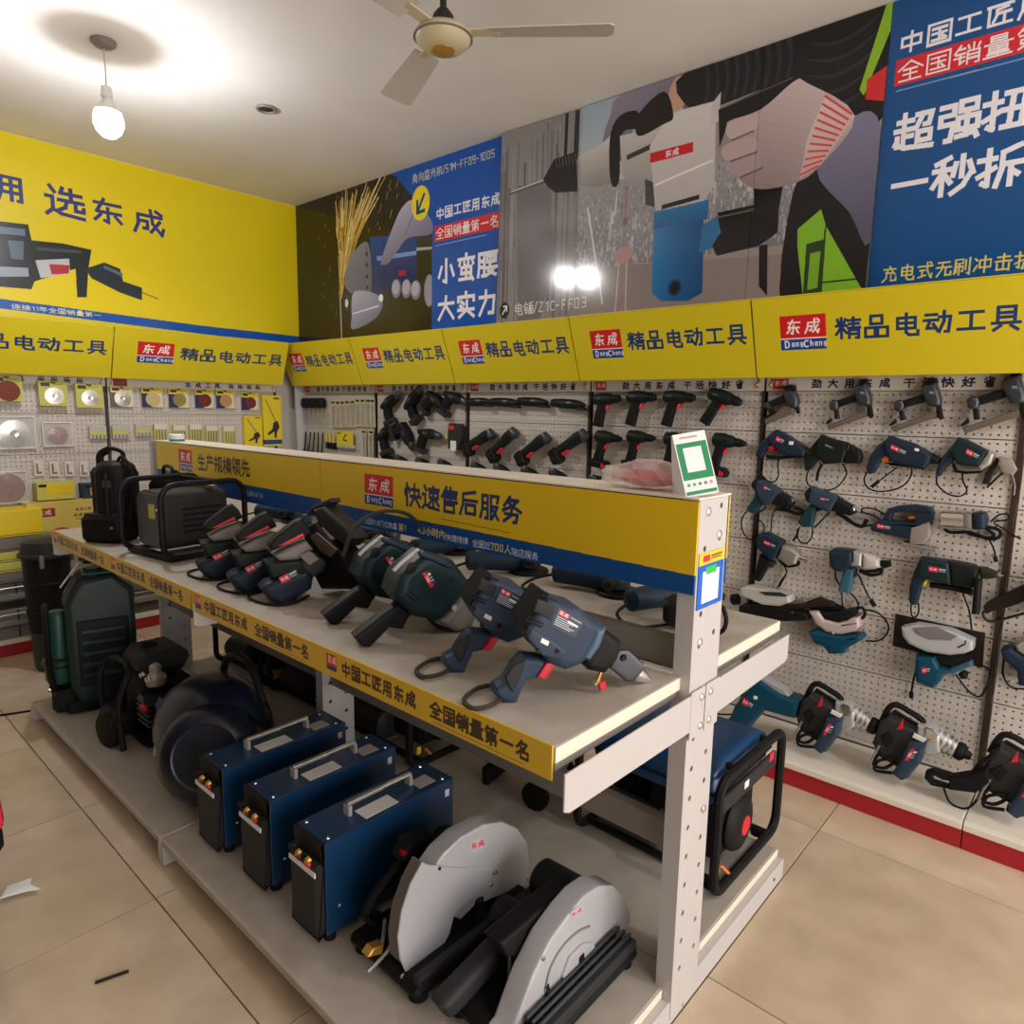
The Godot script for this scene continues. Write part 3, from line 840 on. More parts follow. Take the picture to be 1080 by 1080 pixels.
	p.toned([0.522, 0, 1.2, 0, 1.2, 0.5, 0.53, 0.4], Color8(156, 176, 192), Color8(186, 190, 196), Vector2(0.6, 0), Vector2(0.6, 0.4))
	p.toned([0.53, 0.38, 1.65, 0.45, 1.65, 0.82, 0.54, 0.8], Color8(160, 158, 162), Color8(120, 118, 122), Vector2(1, 0.4), Vector2(1, 0.82))
	for k in 2200:
		var x := rng.randf_range(0.54, 1.66)
		var y := rng.randf_range(0.4, 0.79)
		var far := clampf((y - 0.4) / 0.39, 0.0, 1.0)
		p.rect(x, y, rng.randf_range(0.003, 0.006 + 0.006 * far), rng.randf_range(0.006, 0.016 + 0.02 * far), Color8(112, 110, 116).lerp(Color8(190, 188, 190), rng.randf()))
	for k in 26:
		var x := rng.randf_range(0.55, 1.64)
		var y := rng.randf_range(0.42, 0.6)
		p.rect(x, y, rng.randf_range(0.008, 0.018), rng.randf_range(0.05, 0.1), Color8(128, 126, 132).lerp(Color8(206, 202, 202), rng.randf()))
	p.toned([0.54, 0.79, 1.66, 0.86, 1.66, 1.105, 0.54, 1.105], Color8(132, 122, 122), Color8(150, 136, 134), Vector2(1, 0.8), Vector2(1, 1.1))
	p.line(v2([0.6, 0.5, 0.72, 0.98]), 0.012, Color8(206, 204, 206))
	p.line(v2([0.6, 0.55, 0.7, 0.98]), 0.006, Color8(150, 148, 150))
	p.line(v2([0.83, 0.44, 0.83, 1.02]), 0.012, Color8(150, 120, 120))
	p.line(v2([0.81, 0.74, 0.8, 1.03]), 0.008, Color8(190, 178, 178))
	p.line(v2([0.85, 0.74, 0.86, 1.03]), 0.008, Color8(190, 178, 178))
	p.oval(0.83, 0.76, 0.05, 0.04, Color8(176, 132, 132))
	p.oval(0.83, 0.6, 0.015, 0.02, Color8(120, 96, 100))
	# left hand and arm, jacket
	p.toned(p.soft([0.674, 0.184, 0.709, 0.084, 0.764, 0.0, 1.1, -0.02, 1.138, 0.052, 1.129, 0.161, 1.04, 0.095, 0.881, 0.113, 0.8, 0.3, 0.7, 0.3]), Color8(150, 142, 160), Color8(110, 104, 120), Vector2(0.7, 0), Vector2(0.8, 0.3))
	p.oval(1.08, 0.08, 0.05, 0.075, Color8(206, 160, 140))
	p.toned(p.soft([1.121, -0.01, 1.958, -0.01, 1.958, 0.4, 1.859, 0.372, 1.662, 0.198, 1.608, 0.176, 1.469, 0.17, 1.275, 0.185, 1.145, 0.165]), Color8(30, 31, 36), Color8(18, 18, 22), Vector2(1.2, 0), Vector2(1.9, 0.3))
	for k in 9:
		var x := 1.2 + 0.045 * k
		p.shape(p.soft([x, -0.01, x + 0.016, 0.05, x + 0.02, 0.1, x + 0.01, 0.165, x + 0.022, 0.165, x + 0.034, 0.1, x + 0.03, 0.04, x + 0.02, -0.01]), Color8(44, 46, 54))
	for k in 5:
		var y := 0.04 + 0.06 * k
		p.shape(p.soft([1.64, y, 1.74, y + 0.03, 1.84, y + 0.02, 1.92, y - 0.02, 1.84, y + 0.035, 1.74, y + 0.045]), Color8(40, 42, 52))
	p.shape([1.934, 0.0, 1.956, 0.0, 1.956, 0.1, 1.884, 0.307, 1.866, 0.279], Color8(140, 190, 40))
	p.shape([1.89, 0.249, 1.956, 0.22, 1.956, 0.344, 1.891, 0.321], Color8(214, 44, 44))
	p.shape(p.soft([1.642, 0.615, 1.755, 0.5, 1.855, 0.6, 1.958, 0.75, 1.958, 1.105, 1.645, 1.105]), Color8(22, 20, 24))
	p.toned(p.soft([1.859, 0.372, 1.956, 0.44, 1.956, 0.86, 1.872, 0.732, 1.729, 0.541]), Color8(128, 126, 152), Color8(88, 86, 110), Vector2(1.85, 0.4), Vector2(1.9, 0.8))
	p.shape([1.674, 0.765, 1.762, 0.701, 1.787, 0.769, 1.945, 1.03, 1.72, 1.04, 1.679, 0.832], Color8(128, 184, 40))
	p.line(v2([1.787, 0.769, 1.78, 0.99, 1.92, 0.99]), 0.006, Color8(30, 40, 14))
	p.shape([1.715, 0.83, 1.79, 0.82, 1.795, 1.04, 1.72, 1.05], Color8(40, 60, 30))
	p.shape([1.735, 0.87, 1.775, 0.865, 1.775, 1.01, 1.735, 1.015], Color8(120, 176, 40))
	# the machine
	p.line(v2([0.08, 0.33, 0.33, 0.31]), 0.022, Color8(92, 92, 96))
	p.line(v2([0.08, 0.325, 0.3, 0.305]), 0.006, Color8(210, 210, 214))
	p.shape([0.3, 0.3, 0.324, 0.27, 0.368, 0.212, 0.509, 0.202, 0.528, 0.401, 0.385, 0.383, 0.326, 0.338], Color8(34, 32, 34))
	for k in 7:
		p.line([Vector2(0.38 + 0.02 * k, 0.215), Vector2(0.39 + 0.02 * k, 0.26)], 0.006, Color8(84, 82, 86))
	p.toned([0.521, 0.229, 0.655, 0.211, 0.723, 0.172, 0.744, 0.402, 0.664, 0.41, 0.538, 0.378], Color8(216, 210, 206), Color8(146, 140, 140), Vector2(0.6, 0.18), Vector2(0.62, 0.41))
	p.shape(p.soft([0.714, 0.193, 0.76, 0.1, 0.864, 0.1, 0.875, 0.178, 0.782, 0.186, 0.783, 0.402, 0.734, 0.4]), Color8(30, 28, 30))
	p.toned([0.772, 0.191, 0.886, 0.195, 1.046, 0.197, 1.044, 0.154, 1.268, 0.16, 1.294, 0.466, 0.982, 0.463, 0.953, 0.427, 0.841, 0.421, 0.801, 0.382], Color8(206, 202, 200), Color8(160, 154, 154), Vector2(1, 0.16), Vector2(1, 0.46))
	p.line(v2([0.83, 0.3, 0.95, 0.28]), 0.024, Color8(60, 58, 60))
	p.shape([0.93, 0.42, 1.0, 0.46, 0.99, 0.56, 0.94, 0.54], Color8(70, 68, 72))
	p.toned([0.945, 0.276, 1.044, 0.161, 1.268, 0.165, 1.29, 0.521, 1.237, 0.583, 0.997, 0.578], Color8(218, 214, 212), Color8(186, 180, 178), Vector2(1.1, 0.16), Vector2(1.1, 0.58))
	p.line(v2([0.99, 0.46, 1.1, 0.44, 1.27, 0.41]), 0.01, Color8(236, 234, 232))
	p.shape([0.95, 0.31, 1.171, 0.31, 1.174, 0.353, 0.953, 0.355], Color8(206, 26, 34))
	p.text("东成", 1.03, 0.314, 0.036, 0.12, white)
	p.shape(p.soft([0.872, 0.118, 1.005, 0.05, 1.062, 0.173, 1.011, 0.196, 0.877, 0.216]), Color8(34, 28, 30))
	p.shape([1.03, 0.558, 1.22, 0.545, 1.22, 0.565, 1.03, 0.578], Color8(30, 30, 34))
	p.toned([0.989, 0.585, 1.27, 0.575, 1.267, 0.66, 0.993, 0.661], Color8(40, 120, 178), Color8(24, 92, 148), Vector2(1, 0.58), Vector2(1, 0.66))
	p.toned([0.993, 0.661, 1.25, 0.657, 1.268, 0.98, 1.198, 1.011, 1.057, 0.999, 1.004, 0.955], Color8(30, 118, 184), Color8(14, 78, 132), Vector2(1.0, 0.8), Vector2(1.26, 0.8))
	p.oval(1.125, 0.944, 0.036, 0.04, Color8(20, 62, 100))
	p.oval(1.125, 0.944, 0.024, 0.028, Color8(18, 22, 30))
	p.shape([1.244, 0.685, 1.323, 0.65, 1.339, 0.785, 1.235, 0.8], Color8(36, 112, 160))
	p.shape([1.313, 0.639, 1.588, 0.631, 1.591, 0.766, 1.515, 0.809, 1.326, 0.826, 1.30, 0.78, 1.335, 0.727], Color8(24, 22, 24))
	p.line(v2([1.32, 0.66, 1.58, 0.65]), 0.008, Color8(90, 88, 92))
	p.shape([1.47, 0.55, 1.6, 0.55, 1.59, 0.66, 1.48, 0.66], Color8(20, 18, 20))
	p.shape([1.515, 0.809, 1.552, 0.807, 1.568, 1.023, 1.528, 0.977], Color8(24, 22, 24))
	p.shape([1.25, 0.17, 1.29, 0.13, 1.29, 0.25, 1.25, 0.26], Color8(200, 196, 196))
	p.shape([1.284, 0.201, 1.602, 0.15, 1.61, 0.243, 1.327, 0.29, 1.301, 0.362], Color8(24, 22, 24))
	p.line(v2([1.3, 0.2, 1.6, 0.16]), 0.006, Color8(84, 82, 86))
	p.toned(p.soft([1.327, 0.266, 1.474, 0.25, 1.608, 0.176, 1.662, 0.198, 1.859, 0.372, 1.742, 0.531, 1.653, 0.577, 1.498, 0.575, 1.405, 0.516, 1.362, 0.438, 1.318, 0.36, 1.378, 0.346]), Color8(206, 188, 186), Color8(148, 130, 132), Vector2(1.6, 0.2), Vector2(1.45, 0.56))
	p.shape(p.soft([1.33, 0.275, 1.4, 0.262, 1.47, 0.27, 1.46, 0.325, 1.38, 0.345, 1.335, 0.325]), Color8(196, 176, 176))
	p.shape(p.soft([1.315, 0.37, 1.38, 0.35, 1.46, 0.355, 1.47, 0.41, 1.4, 0.43, 1.33, 0.42]), Color8(186, 166, 166))
	p.shape(p.soft([1.345, 0.45, 1.41, 0.43, 1.48, 0.435, 1.49, 0.485, 1.42, 0.505, 1.37, 0.49]), Color8(172, 152, 154))
	p.line(v2([1.36, 0.345, 1.45, 0.33]), 0.008, Color8(116, 100, 104))
	p.line(v2([1.36, 0.432, 1.47, 0.42]), 0.008, Color8(110, 94, 98))
	p.line(v2([1.41, 0.508, 1.5, 0.49]), 0.008, Color8(110, 94, 98))
	p.toned([1.739, 0.268, 1.859, 0.372, 1.742, 0.531, 1.665, 0.567, 1.68, 0.416], Color8(226, 206, 202), Color8(196, 170, 168), Vector2(1.7, 0.28), Vector2(1.75, 0.55))
	for k in 11:
		var f := k / 10.0
		p.line([Vector2(1.739, 0.268).lerp(Vector2(1.67, 0.55), f), Vector2(1.845, 0.362).lerp(Vector2(1.735, 0.53), f)], 0.008, Color8(216, 70, 80))
	p.oval(0.06, 0.965, 0.036, 0.045, Color8(40, 36, 36))
	p.line(v2([0.045, 0.985, 0.075, 0.945]), 0.008, white)
	p.line(v2([0.052, 0.943, 0.076, 0.943, 0.076, 0.97]), 0.008, white)
	p.text("电锤/Z1C-FF03", 0.125, 0.925, 0.08, 0.085, Color8(216, 210, 208), 0.9, 1.0)
	wall_poster("poster", printed("poster_hammer", p, 0.12), 2.297, 4.253, "poster of gloved hands holding a grey and blue rotary hammer over a city", [0.276, 0.752], [0.05, 0.008, 0.0], 0.028)
	# --- blue lettering
	p = Print.new(1280, 707, Color8(8, 78, 142), 640.0)
	p.text("中国工匠用东成", 0.03, 0.115, 0.083, 0.12, white, 1.08, 1.03)
	p.rect(0.028, 0.21, 0.64, 0.09, red)
	p.text("全国销量第一名", 0.036, 0.215, 0.08, 0.085, white, 1.12, 1.03)
	p.line(v2([0.04, 0.318, 0.62, 0.32]), 0.005, Color8(130, 160, 196))
	p.text("超强扭", 0.044, 0.395, 0.155, 0.12, white, 0.9, 1.03)
	p.text("一秒拆", 0.046, 0.58, 0.155, 0.12, white, 0.9, 1.03)
	p.text("充电式无刷冲击扳", 0.046, 0.945, 0.07, 0.085, Color8(226, 206, 110), 0.86, 1.03)
	wall_poster("poster", printed("poster_words", p, 0.2), 4.253, 6.2, "deep blue poster with white lettering and a red band, nearest the viewer", [0.29, 0.65], [0.0, 0.0, 0.0])
	# --- the yellow one on the left wall
	p = Print.new(1427, 707, Color8(228, 206, 26), 640.0)
	var ink := Color8(56, 62, 128)
	p.text("用", 0.31, 0.222, 0.165, 0.12, ink, 0.95)
	p.text("选", 0.55, 0.222, 0.2, 0.11, ink, 1.1)
	p.text("东", 0.79, 0.238, 0.17, 0.12, ink, 1.25)
	p.text("成", 1.03, 0.246, 0.18, 0.12, ink, 1.25)
	p.shape([0.0, 0.52, 0.321, 0.501, 0.459, 0.491, 0.469, 0.578, 0.633, 0.566, 0.787, 0.576, 0.762, 0.694, 0.741, 0.87, 0.688, 0.877, 0.691, 0.705, 0.467, 0.814, 0.448, 0.862, 0.0, 0.88], Color8(36, 44, 48))
	p.shape([0.31, 0.53, 0.44, 0.52, 0.44, 0.56, 0.31, 0.57], Color8(110, 122, 150))
	p.shape([0.35, 0.6, 0.43, 0.59, 0.42, 0.7, 0.36, 0.7], Color8(92, 110, 130))
	p.shape([0.48, 0.69, 0.66, 0.65, 0.66, 0.74, 0.5, 0.79], Color8(190, 190, 196))
	p.shape([0.55, 0.7, 0.66, 0.69, 0.65, 0.74, 0.56, 0.76], Color8(176, 50, 60))
	p.shape([0.25, 0.76, 0.44, 0.74, 0.44, 0.79, 0.25, 0.82], Color8(150, 160, 176))
	p.line(v2([0.5, 0.62, 0.72, 0.6]), 0.02, Color8(70, 80, 76))
	p.shape([0.744, 0.697, 0.855, 0.641, 0.946, 0.665, 0.96, 0.742, 1.074, 0.766, 1.069, 0.848, 0.936, 0.815, 0.776, 0.75], Color8(40, 52, 60))
	p.line(v2([0.86, 0.67, 0.95, 0.7]), 0.02, Color8(96, 112, 130))
	p.line(v2([1.072, 0.796, 1.171, 0.825]), 0.008, Color8(120, 110, 80))
	p.shape([0.0, 0.925, 0.29, 0.937, 1.46, 0.972, 2.4, 0.98, 2.4, 1.05, 1.46, 1.03, 0.29, 0.992, 0.0, 0.98], Color8(20, 84, 176))
	p.text("连续11年全国销量第一", 0.34, 0.955, 0.036, 0.1, Color8(226, 216, 170), 1.3, 1.05)
	var top := 2.985
	var t := thing("poster", "yellow poster with dark blue lettering and a heap of tools, on the left wall", "poster", Vector3(0.09, top - 1.105, 2.2 - 1.115))
	var o := board("board", printed("poster_yellow", p, 0.22), t, Vector3(2.23, 1.105, 0.006))
	o.rotation.y = PI / 2
	o.position = Vector3(0.004, 0.5525, 0)

# a rack bay against a wall, seen from its front: x from 0 to w, pegboard face at z 0
func rack_bay(t: Node3D, w: float, seams: Array, strip: Material, peg: Dictionary) -> void:
	one("upright", M.upright, t, func(g: Geo) -> void: g.box(Vector3(w - 0.0068, 0.86, -0.004), Vector3(0.013, 1.5, 0.03)))
	for k in seams.size() - 1:
		var h: float = seams[k] - seams[k + 1] - 0.004
		var key := "%.3f_%.3f" % [w, h]
		if not peg.has(key):
			var g := Geo.new()
			var nx := int((w - 0.02) / 0.025)
			var ny := int(h / 0.025)
			g.x.origin = Vector3(0.01, 0, 0)
			g.holed(nx, ny, Vector2((w - 0.02) / nx, h / ny), 0.0042, func(_i: int, _j: int) -> bool: return true)
			peg[key] = g.mesh(0.0)
		put(peg[key], "pegboard", M.peg_white, t, Vector3(0, seams[k + 1] + 0.002, 0))
	var hd := board("header_panel", M.fascia, t, Vector3(w - 0.008, 0.3205, 0.012))
	hd.position = Vector3(w / 2, 1.765, 0.165)
	hd.rotation.x = atan2(0.112, 0.3)
	one("header_cap", M.yellow_side, t, func(g: Geo) -> void:
		g.x = Transform3D(Basis(Vector3.RIGHT, PI / 2), Vector3.ZERO)
		g.box(Vector3(w / 2, 0.11, -1.917), Vector3(w - 0.004, 0.23, 0.004)))
	var sp := board("header_strip", strip, t, Vector3(w - 0.012, 0.056, 0.008))
	sp.position = Vector3(w / 2, 1.589, 0.012)
	for s in [0.03, w - 0.03]:
		one("hook", M.brass, t, func(g: Geo) -> void:
			g.tube(smooth([Vector3(s, 1.612, 0.018), Vector3(s + 0.006, 1.6, 0.022), Vector3(s - 0.006, 1.588, 0.022), Vector3(s, 1.574, 0.02)], 3), 0.0032, 5))

func deck(t: Node3D, w: float, depth: float) -> void:
	one("deck", M.cream, t, func(g: Geo) -> void:
		g.box(Vector3(w / 2, DECK - 0.012, depth / 2), Vector3(w - 0.003, 0.024, depth), 0.003)
		g.box(Vector3(w / 2, DECK - 0.02, depth + 0.002), Vector3(w - 0.003, 0.026, 0.01), 0.003))
	one("kick_panel", M.kick_red, t, func(g: Geo) -> void: g.box(Vector3(w / 2, 0.04, depth - 0.008), Vector3(w - 0.003, 0.08, 0.012), 0.002))

func wall_racks() -> void:
	var ink := Color8(30, 58, 112)
	var p := Print.new(1024, 357, Color8(218, 198, 30))
	p.logo(120, 82, 196, 150)
	p.text("精品电动工具", 352, 98, 104, 0.115, ink, 1.0, 1.05)
	printed("fascia", p, 0.34)
	mat("yellow_side", c8(218, 198, 30), 0.4)
	p = Print.new(1024, 64, Color8(222, 214, 204))
	p.rect(30, 6, 74, 50, Color8(196, 46, 40))
	p.text("东成", 38, 12, 30, 0.12, Color8(240, 220, 214))
	p.text("劲大用东成", 212, 8, 46, 0.15, Color8(36, 32, 74), 1.0, 1.55)
	p.text("干活快好省", 592, 8, 46, 0.15, Color8(36, 32, 74), 1.0, 1.55)
	printed("strip_back", p, 0.5)
	p = Print.new(1024, 48, Color8(222, 214, 204))
	p.rect(30, 4, 74, 40, Color8(150, 46, 50))
	p.text("东成工具", 430, 6, 34, 0.15, Color8(50, 46, 74), 1.1, 1.6)
	for k in 4:   # four characters too small to read
		p.glyph("4,3 16,3 16,9 4,9 4,3;2,12 18,12;10,3 10,18;5,15 3,18;15,15 17,18", 700 + 60 * k, 6, 34, 0.14, Color8(50, 46, 74), 1.1)
	printed("strip_left", p, 0.5)
	var peg := {}
	var where := ["in the room corner, hung with brushes and bit packets", "second from the room corner, hung with dark cordless tools", "third from the room corner, hung with slim grinders", "fourth from the room corner, hung with two rows of cordless drills", "hung with nail guns and heat guns, behind the gondola end", "at the right edge of the photo, nearest the viewer"]
	var seams := [1.561, 1.387, 1.143, 0.903, 0.663, 0.425, 0.185, 0.11]
	for i in 6:
		var t := thing("pegboard_rack", "white pegboard rack, " + where[i], "rack", Vector3(UP0 + BAY * i, 0, 0), 0.0, "pegboard racks along the back wall")
		rack_bay(t, BAY, seams, M.strip_back, peg)
		deck(t, BAY, 0.338)
		if i == 0:
			one("side_panel", M.steel_white, t, func(g: Geo) -> void:
				g.x = Transform3D(Basis(Vector3.UP, -PI / 2), Vector3(-0.004, 0, 0))
				g.prism(PackedVector2Array([Vector2(-0.03, 0.1), Vector2(0.06, 0.1), Vector2(0.09, 1.6), Vector2(0.215, 1.912), Vector2(-0.03, 1.912)]), -0.008, 0.004))
	# the rack on the left wall, two bays of accessories
	var lseams := [1.561, 1.387, 1.143, 0.903, 0.663, 0.425, 0.185, 0.11]
	for i in 2:
		var t := thing("pegboard_rack", ["white pegboard rack on left wall, bay with round blade cards, next to the corner", "white pegboard rack on left wall, cut by the left photo edge"][i], "rack", Vector3(0.2, 0, 1.42 + 1.17 * i), PI / 2)
		rack_bay(t, 1.17, lseams, M.strip_left, peg)
		var dw: float = [1.07, 1.17][i]
		deck(t, dw, 0.22)
		for y in [0.355, 0.2]:
			var pl := one("lower_shelf", M.pale_grey, t, func(g: Geo) -> void: g.box(Vector3(dw / 2, y, 0.125), Vector3(dw - 0.01, 0.012, 0.248), 0.002))
			one("shelf_lip", M.steel_grey, pl, func(g: Geo) -> void: g.box(Vector3(dw / 2, y, 0.25), Vector3(dw - 0.01, 0.03, 0.006), 0.002))
			one("shelf_rail", M.chrome, pl, func(g: Geo) -> void:
				g.tube([Vector3(0.006, y + 0.01, 0.24), Vector3(0.006, y + 0.05, 0.242), Vector3(dw - 0.006, y + 0.05, 0.242), Vector3(dw - 0.006, y + 0.01, 0.24)], 0.003, 5))

func gondola() -> void:
	# x 0 is the near end, z 0 the middle line of the gondola
	for k in 3:
		var t := thing("gondola_post", ["white perforated steel end post of the gondola with two shelf arms, nearest", "white steel post in the middle of the gondola", "white steel post at the far end of the gondola"][k], "post", Vector3(GX - GBAY * k, 0, GZ))
		var px := 0.0
		var pg := Geo.new()
		var rows := 16
		var y0 := 0.1
		var ch := (1.278 - y0) / rows
		pg.x = Transform3D(Basis(Vector3.UP, PI / 2), Vector3(px + 0.021, y0, 0.07))
		pg.holed(2, rows, Vector2(0.07, ch), 0.0075, func(i: int, j: int) -> bool: return not (j == 15 and i == 0) and not (j >= 9 and j <= 10), 0.016)
		pg.x = Transform3D()
		var yb := (1.278 - 0.02)
		pg.box(Vector3(px, 0.02 + yb / 2, 0.0695), Vector3(0.042, yb, 0.0012))
		pg.box(Vector3(px, 0.02 + yb / 2, -0.0695), Vector3(0.042, yb, 0.0012))
		pg.box(Vector3(px - 0.02, 0.02 + yb / 2, 0), Vector3(0.0016, yb, 0.14))
		pg.box(Vector3(px, 1.2775, 0), Vector3(0.042, 0.0012, 0.14))
		pg.box(Vector3(px + 0.0202, 0.06, 0), Vector3(0.0016, 0.08, 0.14))
		var post := part(pg, "post", M.steel_white, t, 20.0)
		for s in [-1, 1]:
			# shelf arms, rising a little towards their tips
			var a := Geo.new()
			a.x = Transform3D(Basis(Vector3.UP, -PI / 2), Vector3(px + 0.0235 + 0.001 * s, 0, 0))
			a.prism(PackedVector2Array([Vector2(0.0, 0.752), Vector2(0.51 * s, 0.762), Vector2(0.526 * s, 0.77), Vector2(0.526 * s, 0.8395), Vector2(0.0, 0.8395)]), -0.002, 0.002, 0.0006)
			var arm := part(a, "shelf_arm", M.steel_white, t)
			one("arm_plate", M.steel_white, arm, func(g: Geo) -> void: g.box(Vector3(px + 0.0265, 0.79, 0.036 * s), Vector3(0.003, 0.112, 0.066), 0.001))
			for y in [0.825, 0.756]:
				one("bolt", M.chrome, arm, func(g: Geo) -> void: g.turn(Vector3(px + 0.0275, y, 0.022 * s), Vector3.RIGHT, [[0, 0.009], [0.003, 0.009], [0.006, 0.004]], 10))
			var fb := one("foot_beam", M.steel_white, t, func(g: Geo) -> void: g.box(Vector3(px - 0.002, 0.034, 0.33 * s), Vector3(0.044, 0.064, 0.655), 0.002))
			one("foot_bolt", M.dark, fb, func(g: Geo) -> void: g.turn(Vector3(px + 0.0195, 0.036, 0.58 * s), Vector3.RIGHT, [[0, 0.006], [0.002, 0.005]], 8))
		for y in [1.25, 1.192, 0.955, 0.52]:
			one("bolt", M.chrome, post, func(g: Geo) -> void: g.turn(Vector3(px + 0.021, y, 0.03 if y > 1.2 else -0.03 if y > 1.1 else 0.034 if y > 0.9 else -0.04), Vector3.RIGHT, [[0, 0.01], [0.003, 0.01], [0.006, 0.004]], 10))
	for k in 2:
		var w := GBAY - 0.008
		var xm := -GBAY * k - GBAY / 2
		var x0 := w / 2
		var half: String = ["near", "far"][k]
		for s in [1, -1]:
			var side: String = "front" if s > 0 else "rear"
			var sh := thing("gondola_shelf", ["beige gondola shelf with yellow lettered strip, %s half", "beige gondola shelf on the rear side, %s half"][0 if s > 0 else 1] % half, "shelf", Vector3(GX + xm, 0, GZ))
			var bd := one("shelf_board", M.laminate, sh, func(g: Geo) -> void: g.box(Vector3(0, SHELF - 0.0155, 0.294 * s), Vector3(w, 0.031, 0.45), 0.0025))
			one("edge_trim", M.edge_cream, bd, func(g: Geo) -> void: g.box(Vector3(x0 + 0.0015, SHELF - 0.015, 0.294 * s), Vector3(0.003, 0.029, 0.449), 0.001))
			one("shelf_pan", M.steel_grey, sh, func(g: Geo) -> void: g.box(Vector3(0, SHELF - 0.04, 0.294 * s), Vector3(w - 0.004, 0.018, 0.44), 0.002))
			if s > 0:
				var st := board("price_strip", M.shelf_strip, sh, Vector3(w - 0.004, 0.066, 0.004))
				st.position = Vector3(0, 0.848, 0.5215)
			var dk := thing("gondola_deck", "low beige base deck of the gondola, %s half, %s side" % [half, side], "deck", Vector3(GX + xm, 0, GZ))
			var db := one("deck_board", M.laminate, dk, func(g: Geo) -> void: g.box(Vector3(0, GDECK - 0.0125, 0.329 * s), Vector3(w, 0.025, 0.656), 0.003))
			one("deck_trim", M.edge_cream, db, func(g: Geo) -> void: g.box(Vector3(x0 + 0.0015, GDECK - 0.0125, 0.365 * s), Vector3(0.003, 0.023, 0.585), 0.001))
			one("kick_board", M.strap, dk, func(g: Geo) -> void: g.box(Vector3(0, 0.032, 0.6 * s), Vector3(w - 0.06, 0.062, 0.01)))
		for q in 2:
			var bm := thing("gondola_beam", "grey %s cross beam between gondola posts, %s half" % [["upper", "lower"][q], half], "beam", Vector3(GX + xm, 0, GZ))
			one("beam", M.steel_grey, bm, func(g: Geo) -> void: g.box(Vector3(0.0, [0.915, 0.46][q], 0.02), Vector3(GBAY - 0.05, 0.072, 0.03), 0.003))

func gondola_signs() -> void:
	var ink := Color8(28, 50, 110)
	var yellow := Color8(232, 194, 22)
	var blue := Color8(12, 74, 142)
	var dress := func(q: Print, left: float, right: float) -> void:
		q.shape([0, left, 640, lerpf(left, right, 0.4), 1280, right, 1280, 180, 0, 180], blue)
		q.rect(0, 176, 1280, 10, blue)
	var soft := Color8(206, 214, 226)
	var gold := Color8(232, 206, 110)
	var p := Print.new(1280, 178, yellow)
	dress.call(p, 126.0, 140.0)
	p.logo(230, 24, 132, 86)
	p.text("快速售后服务", 412, 30, 72, 0.115, ink, 0.98, 1.02)
	p.line([Vector2(560, 116), Vector2(800, 121)], 2, Color8(150, 120, 20))
	p.text("全国东成门店数量", 227, 150, 19, 0.09, soft, 1.0, 1.0)
	p.text("第1", 384, 147, 24, 0.12, Color8(222, 206, 90), 1.0, 1.0)
	p.text("48小时内", 466, 143, 26, 0.12, gold, 1.0, 1.0)
	p.text("快速维修", 578, 150, 21, 0.1, soft, 1.0, 1.0)
	p.text("全国近", 676, 151, 21, 0.1, soft, 1.0, 1.0)
	p.text("700人", 738, 148, 26, 0.12, gold, 0.95, 1.0)
	p.text("驻店服务", 808, 153, 21, 0.1, soft, 1.0, 1.0)
	printed("sign_service", p, 0.4)
	p = Print.new(1280, 178, yellow)
	dress.call(p, 114.0, 120.0)
	p.logo(232, 18, 125, 86)
	p.text("生产规模领先", 410, 24, 70, 0.115, Color8(60, 52, 40), 0.98, 1.04)
	p.text("全国东成门店", 800, 136, 20, 0.09, Color8(176, 190, 214), 1.0, 1.0)
	printed("sign_scale", p, 0.4)
	for k in 2:
		var t := thing("sign_board", ["yellow and blue sign board with after-sales lettering, on the near half of the gondola", "yellow and blue sign board with six dark characters, on the far half of the gondola"][k], "sign", Vector3(4.425 - 1.44 * k, 1.071, GZ))
		var bd := board("face", [M.sign_service, M.sign_scale][k], t, Vector3(1.436, 0.204, 0.006))
		bd.position = Vector3(-0.72, 0.102, 0.0755)
		var bk := board("face", [M.sign_service, M.sign_scale][k], t, Vector3(1.436, 0.204, 0.006))
		bk.position = Vector3(-0.72, 0.102, -0.0755)
		bk.rotation.y = PI
		one("frame", M.cream, t, func(g: Geo) -> void:
			g.box(Vector3(-0.72, 0.209, 0), Vector3(1.438, 0.004, 0.158)))

func shelf_strip_print() -> void:
	var p := Print.new(1470, 66, Color8(216, 178, 44))
	for k in 2:
		var x := 30.0 + 735.0 * k
		p.rect(x, 10, 42, 40, Color8(196, 44, 30))
		p.rect(x, 40, 42, 10, Color8(40, 60, 120))
		p.text("东成", x + 4, 12, 22, 0.12, Color8(250, 220, 190), 0.82)
		p.text("中国工匠用东成", x + 62, 12, 40, 0.14, Color8(60, 44, 26), 0.95, 1.04)
		p.text("全国销量第一名", x + 380, 12, 40, 0.14, Color8(60, 44, 26), 0.95, 1.04)
		p.line([Vector2(x + 390, 59), Vector2(x + 640, 59)], 1.4, Color8(150, 118, 40))
	printed("shelf_strip", p, 0.42)

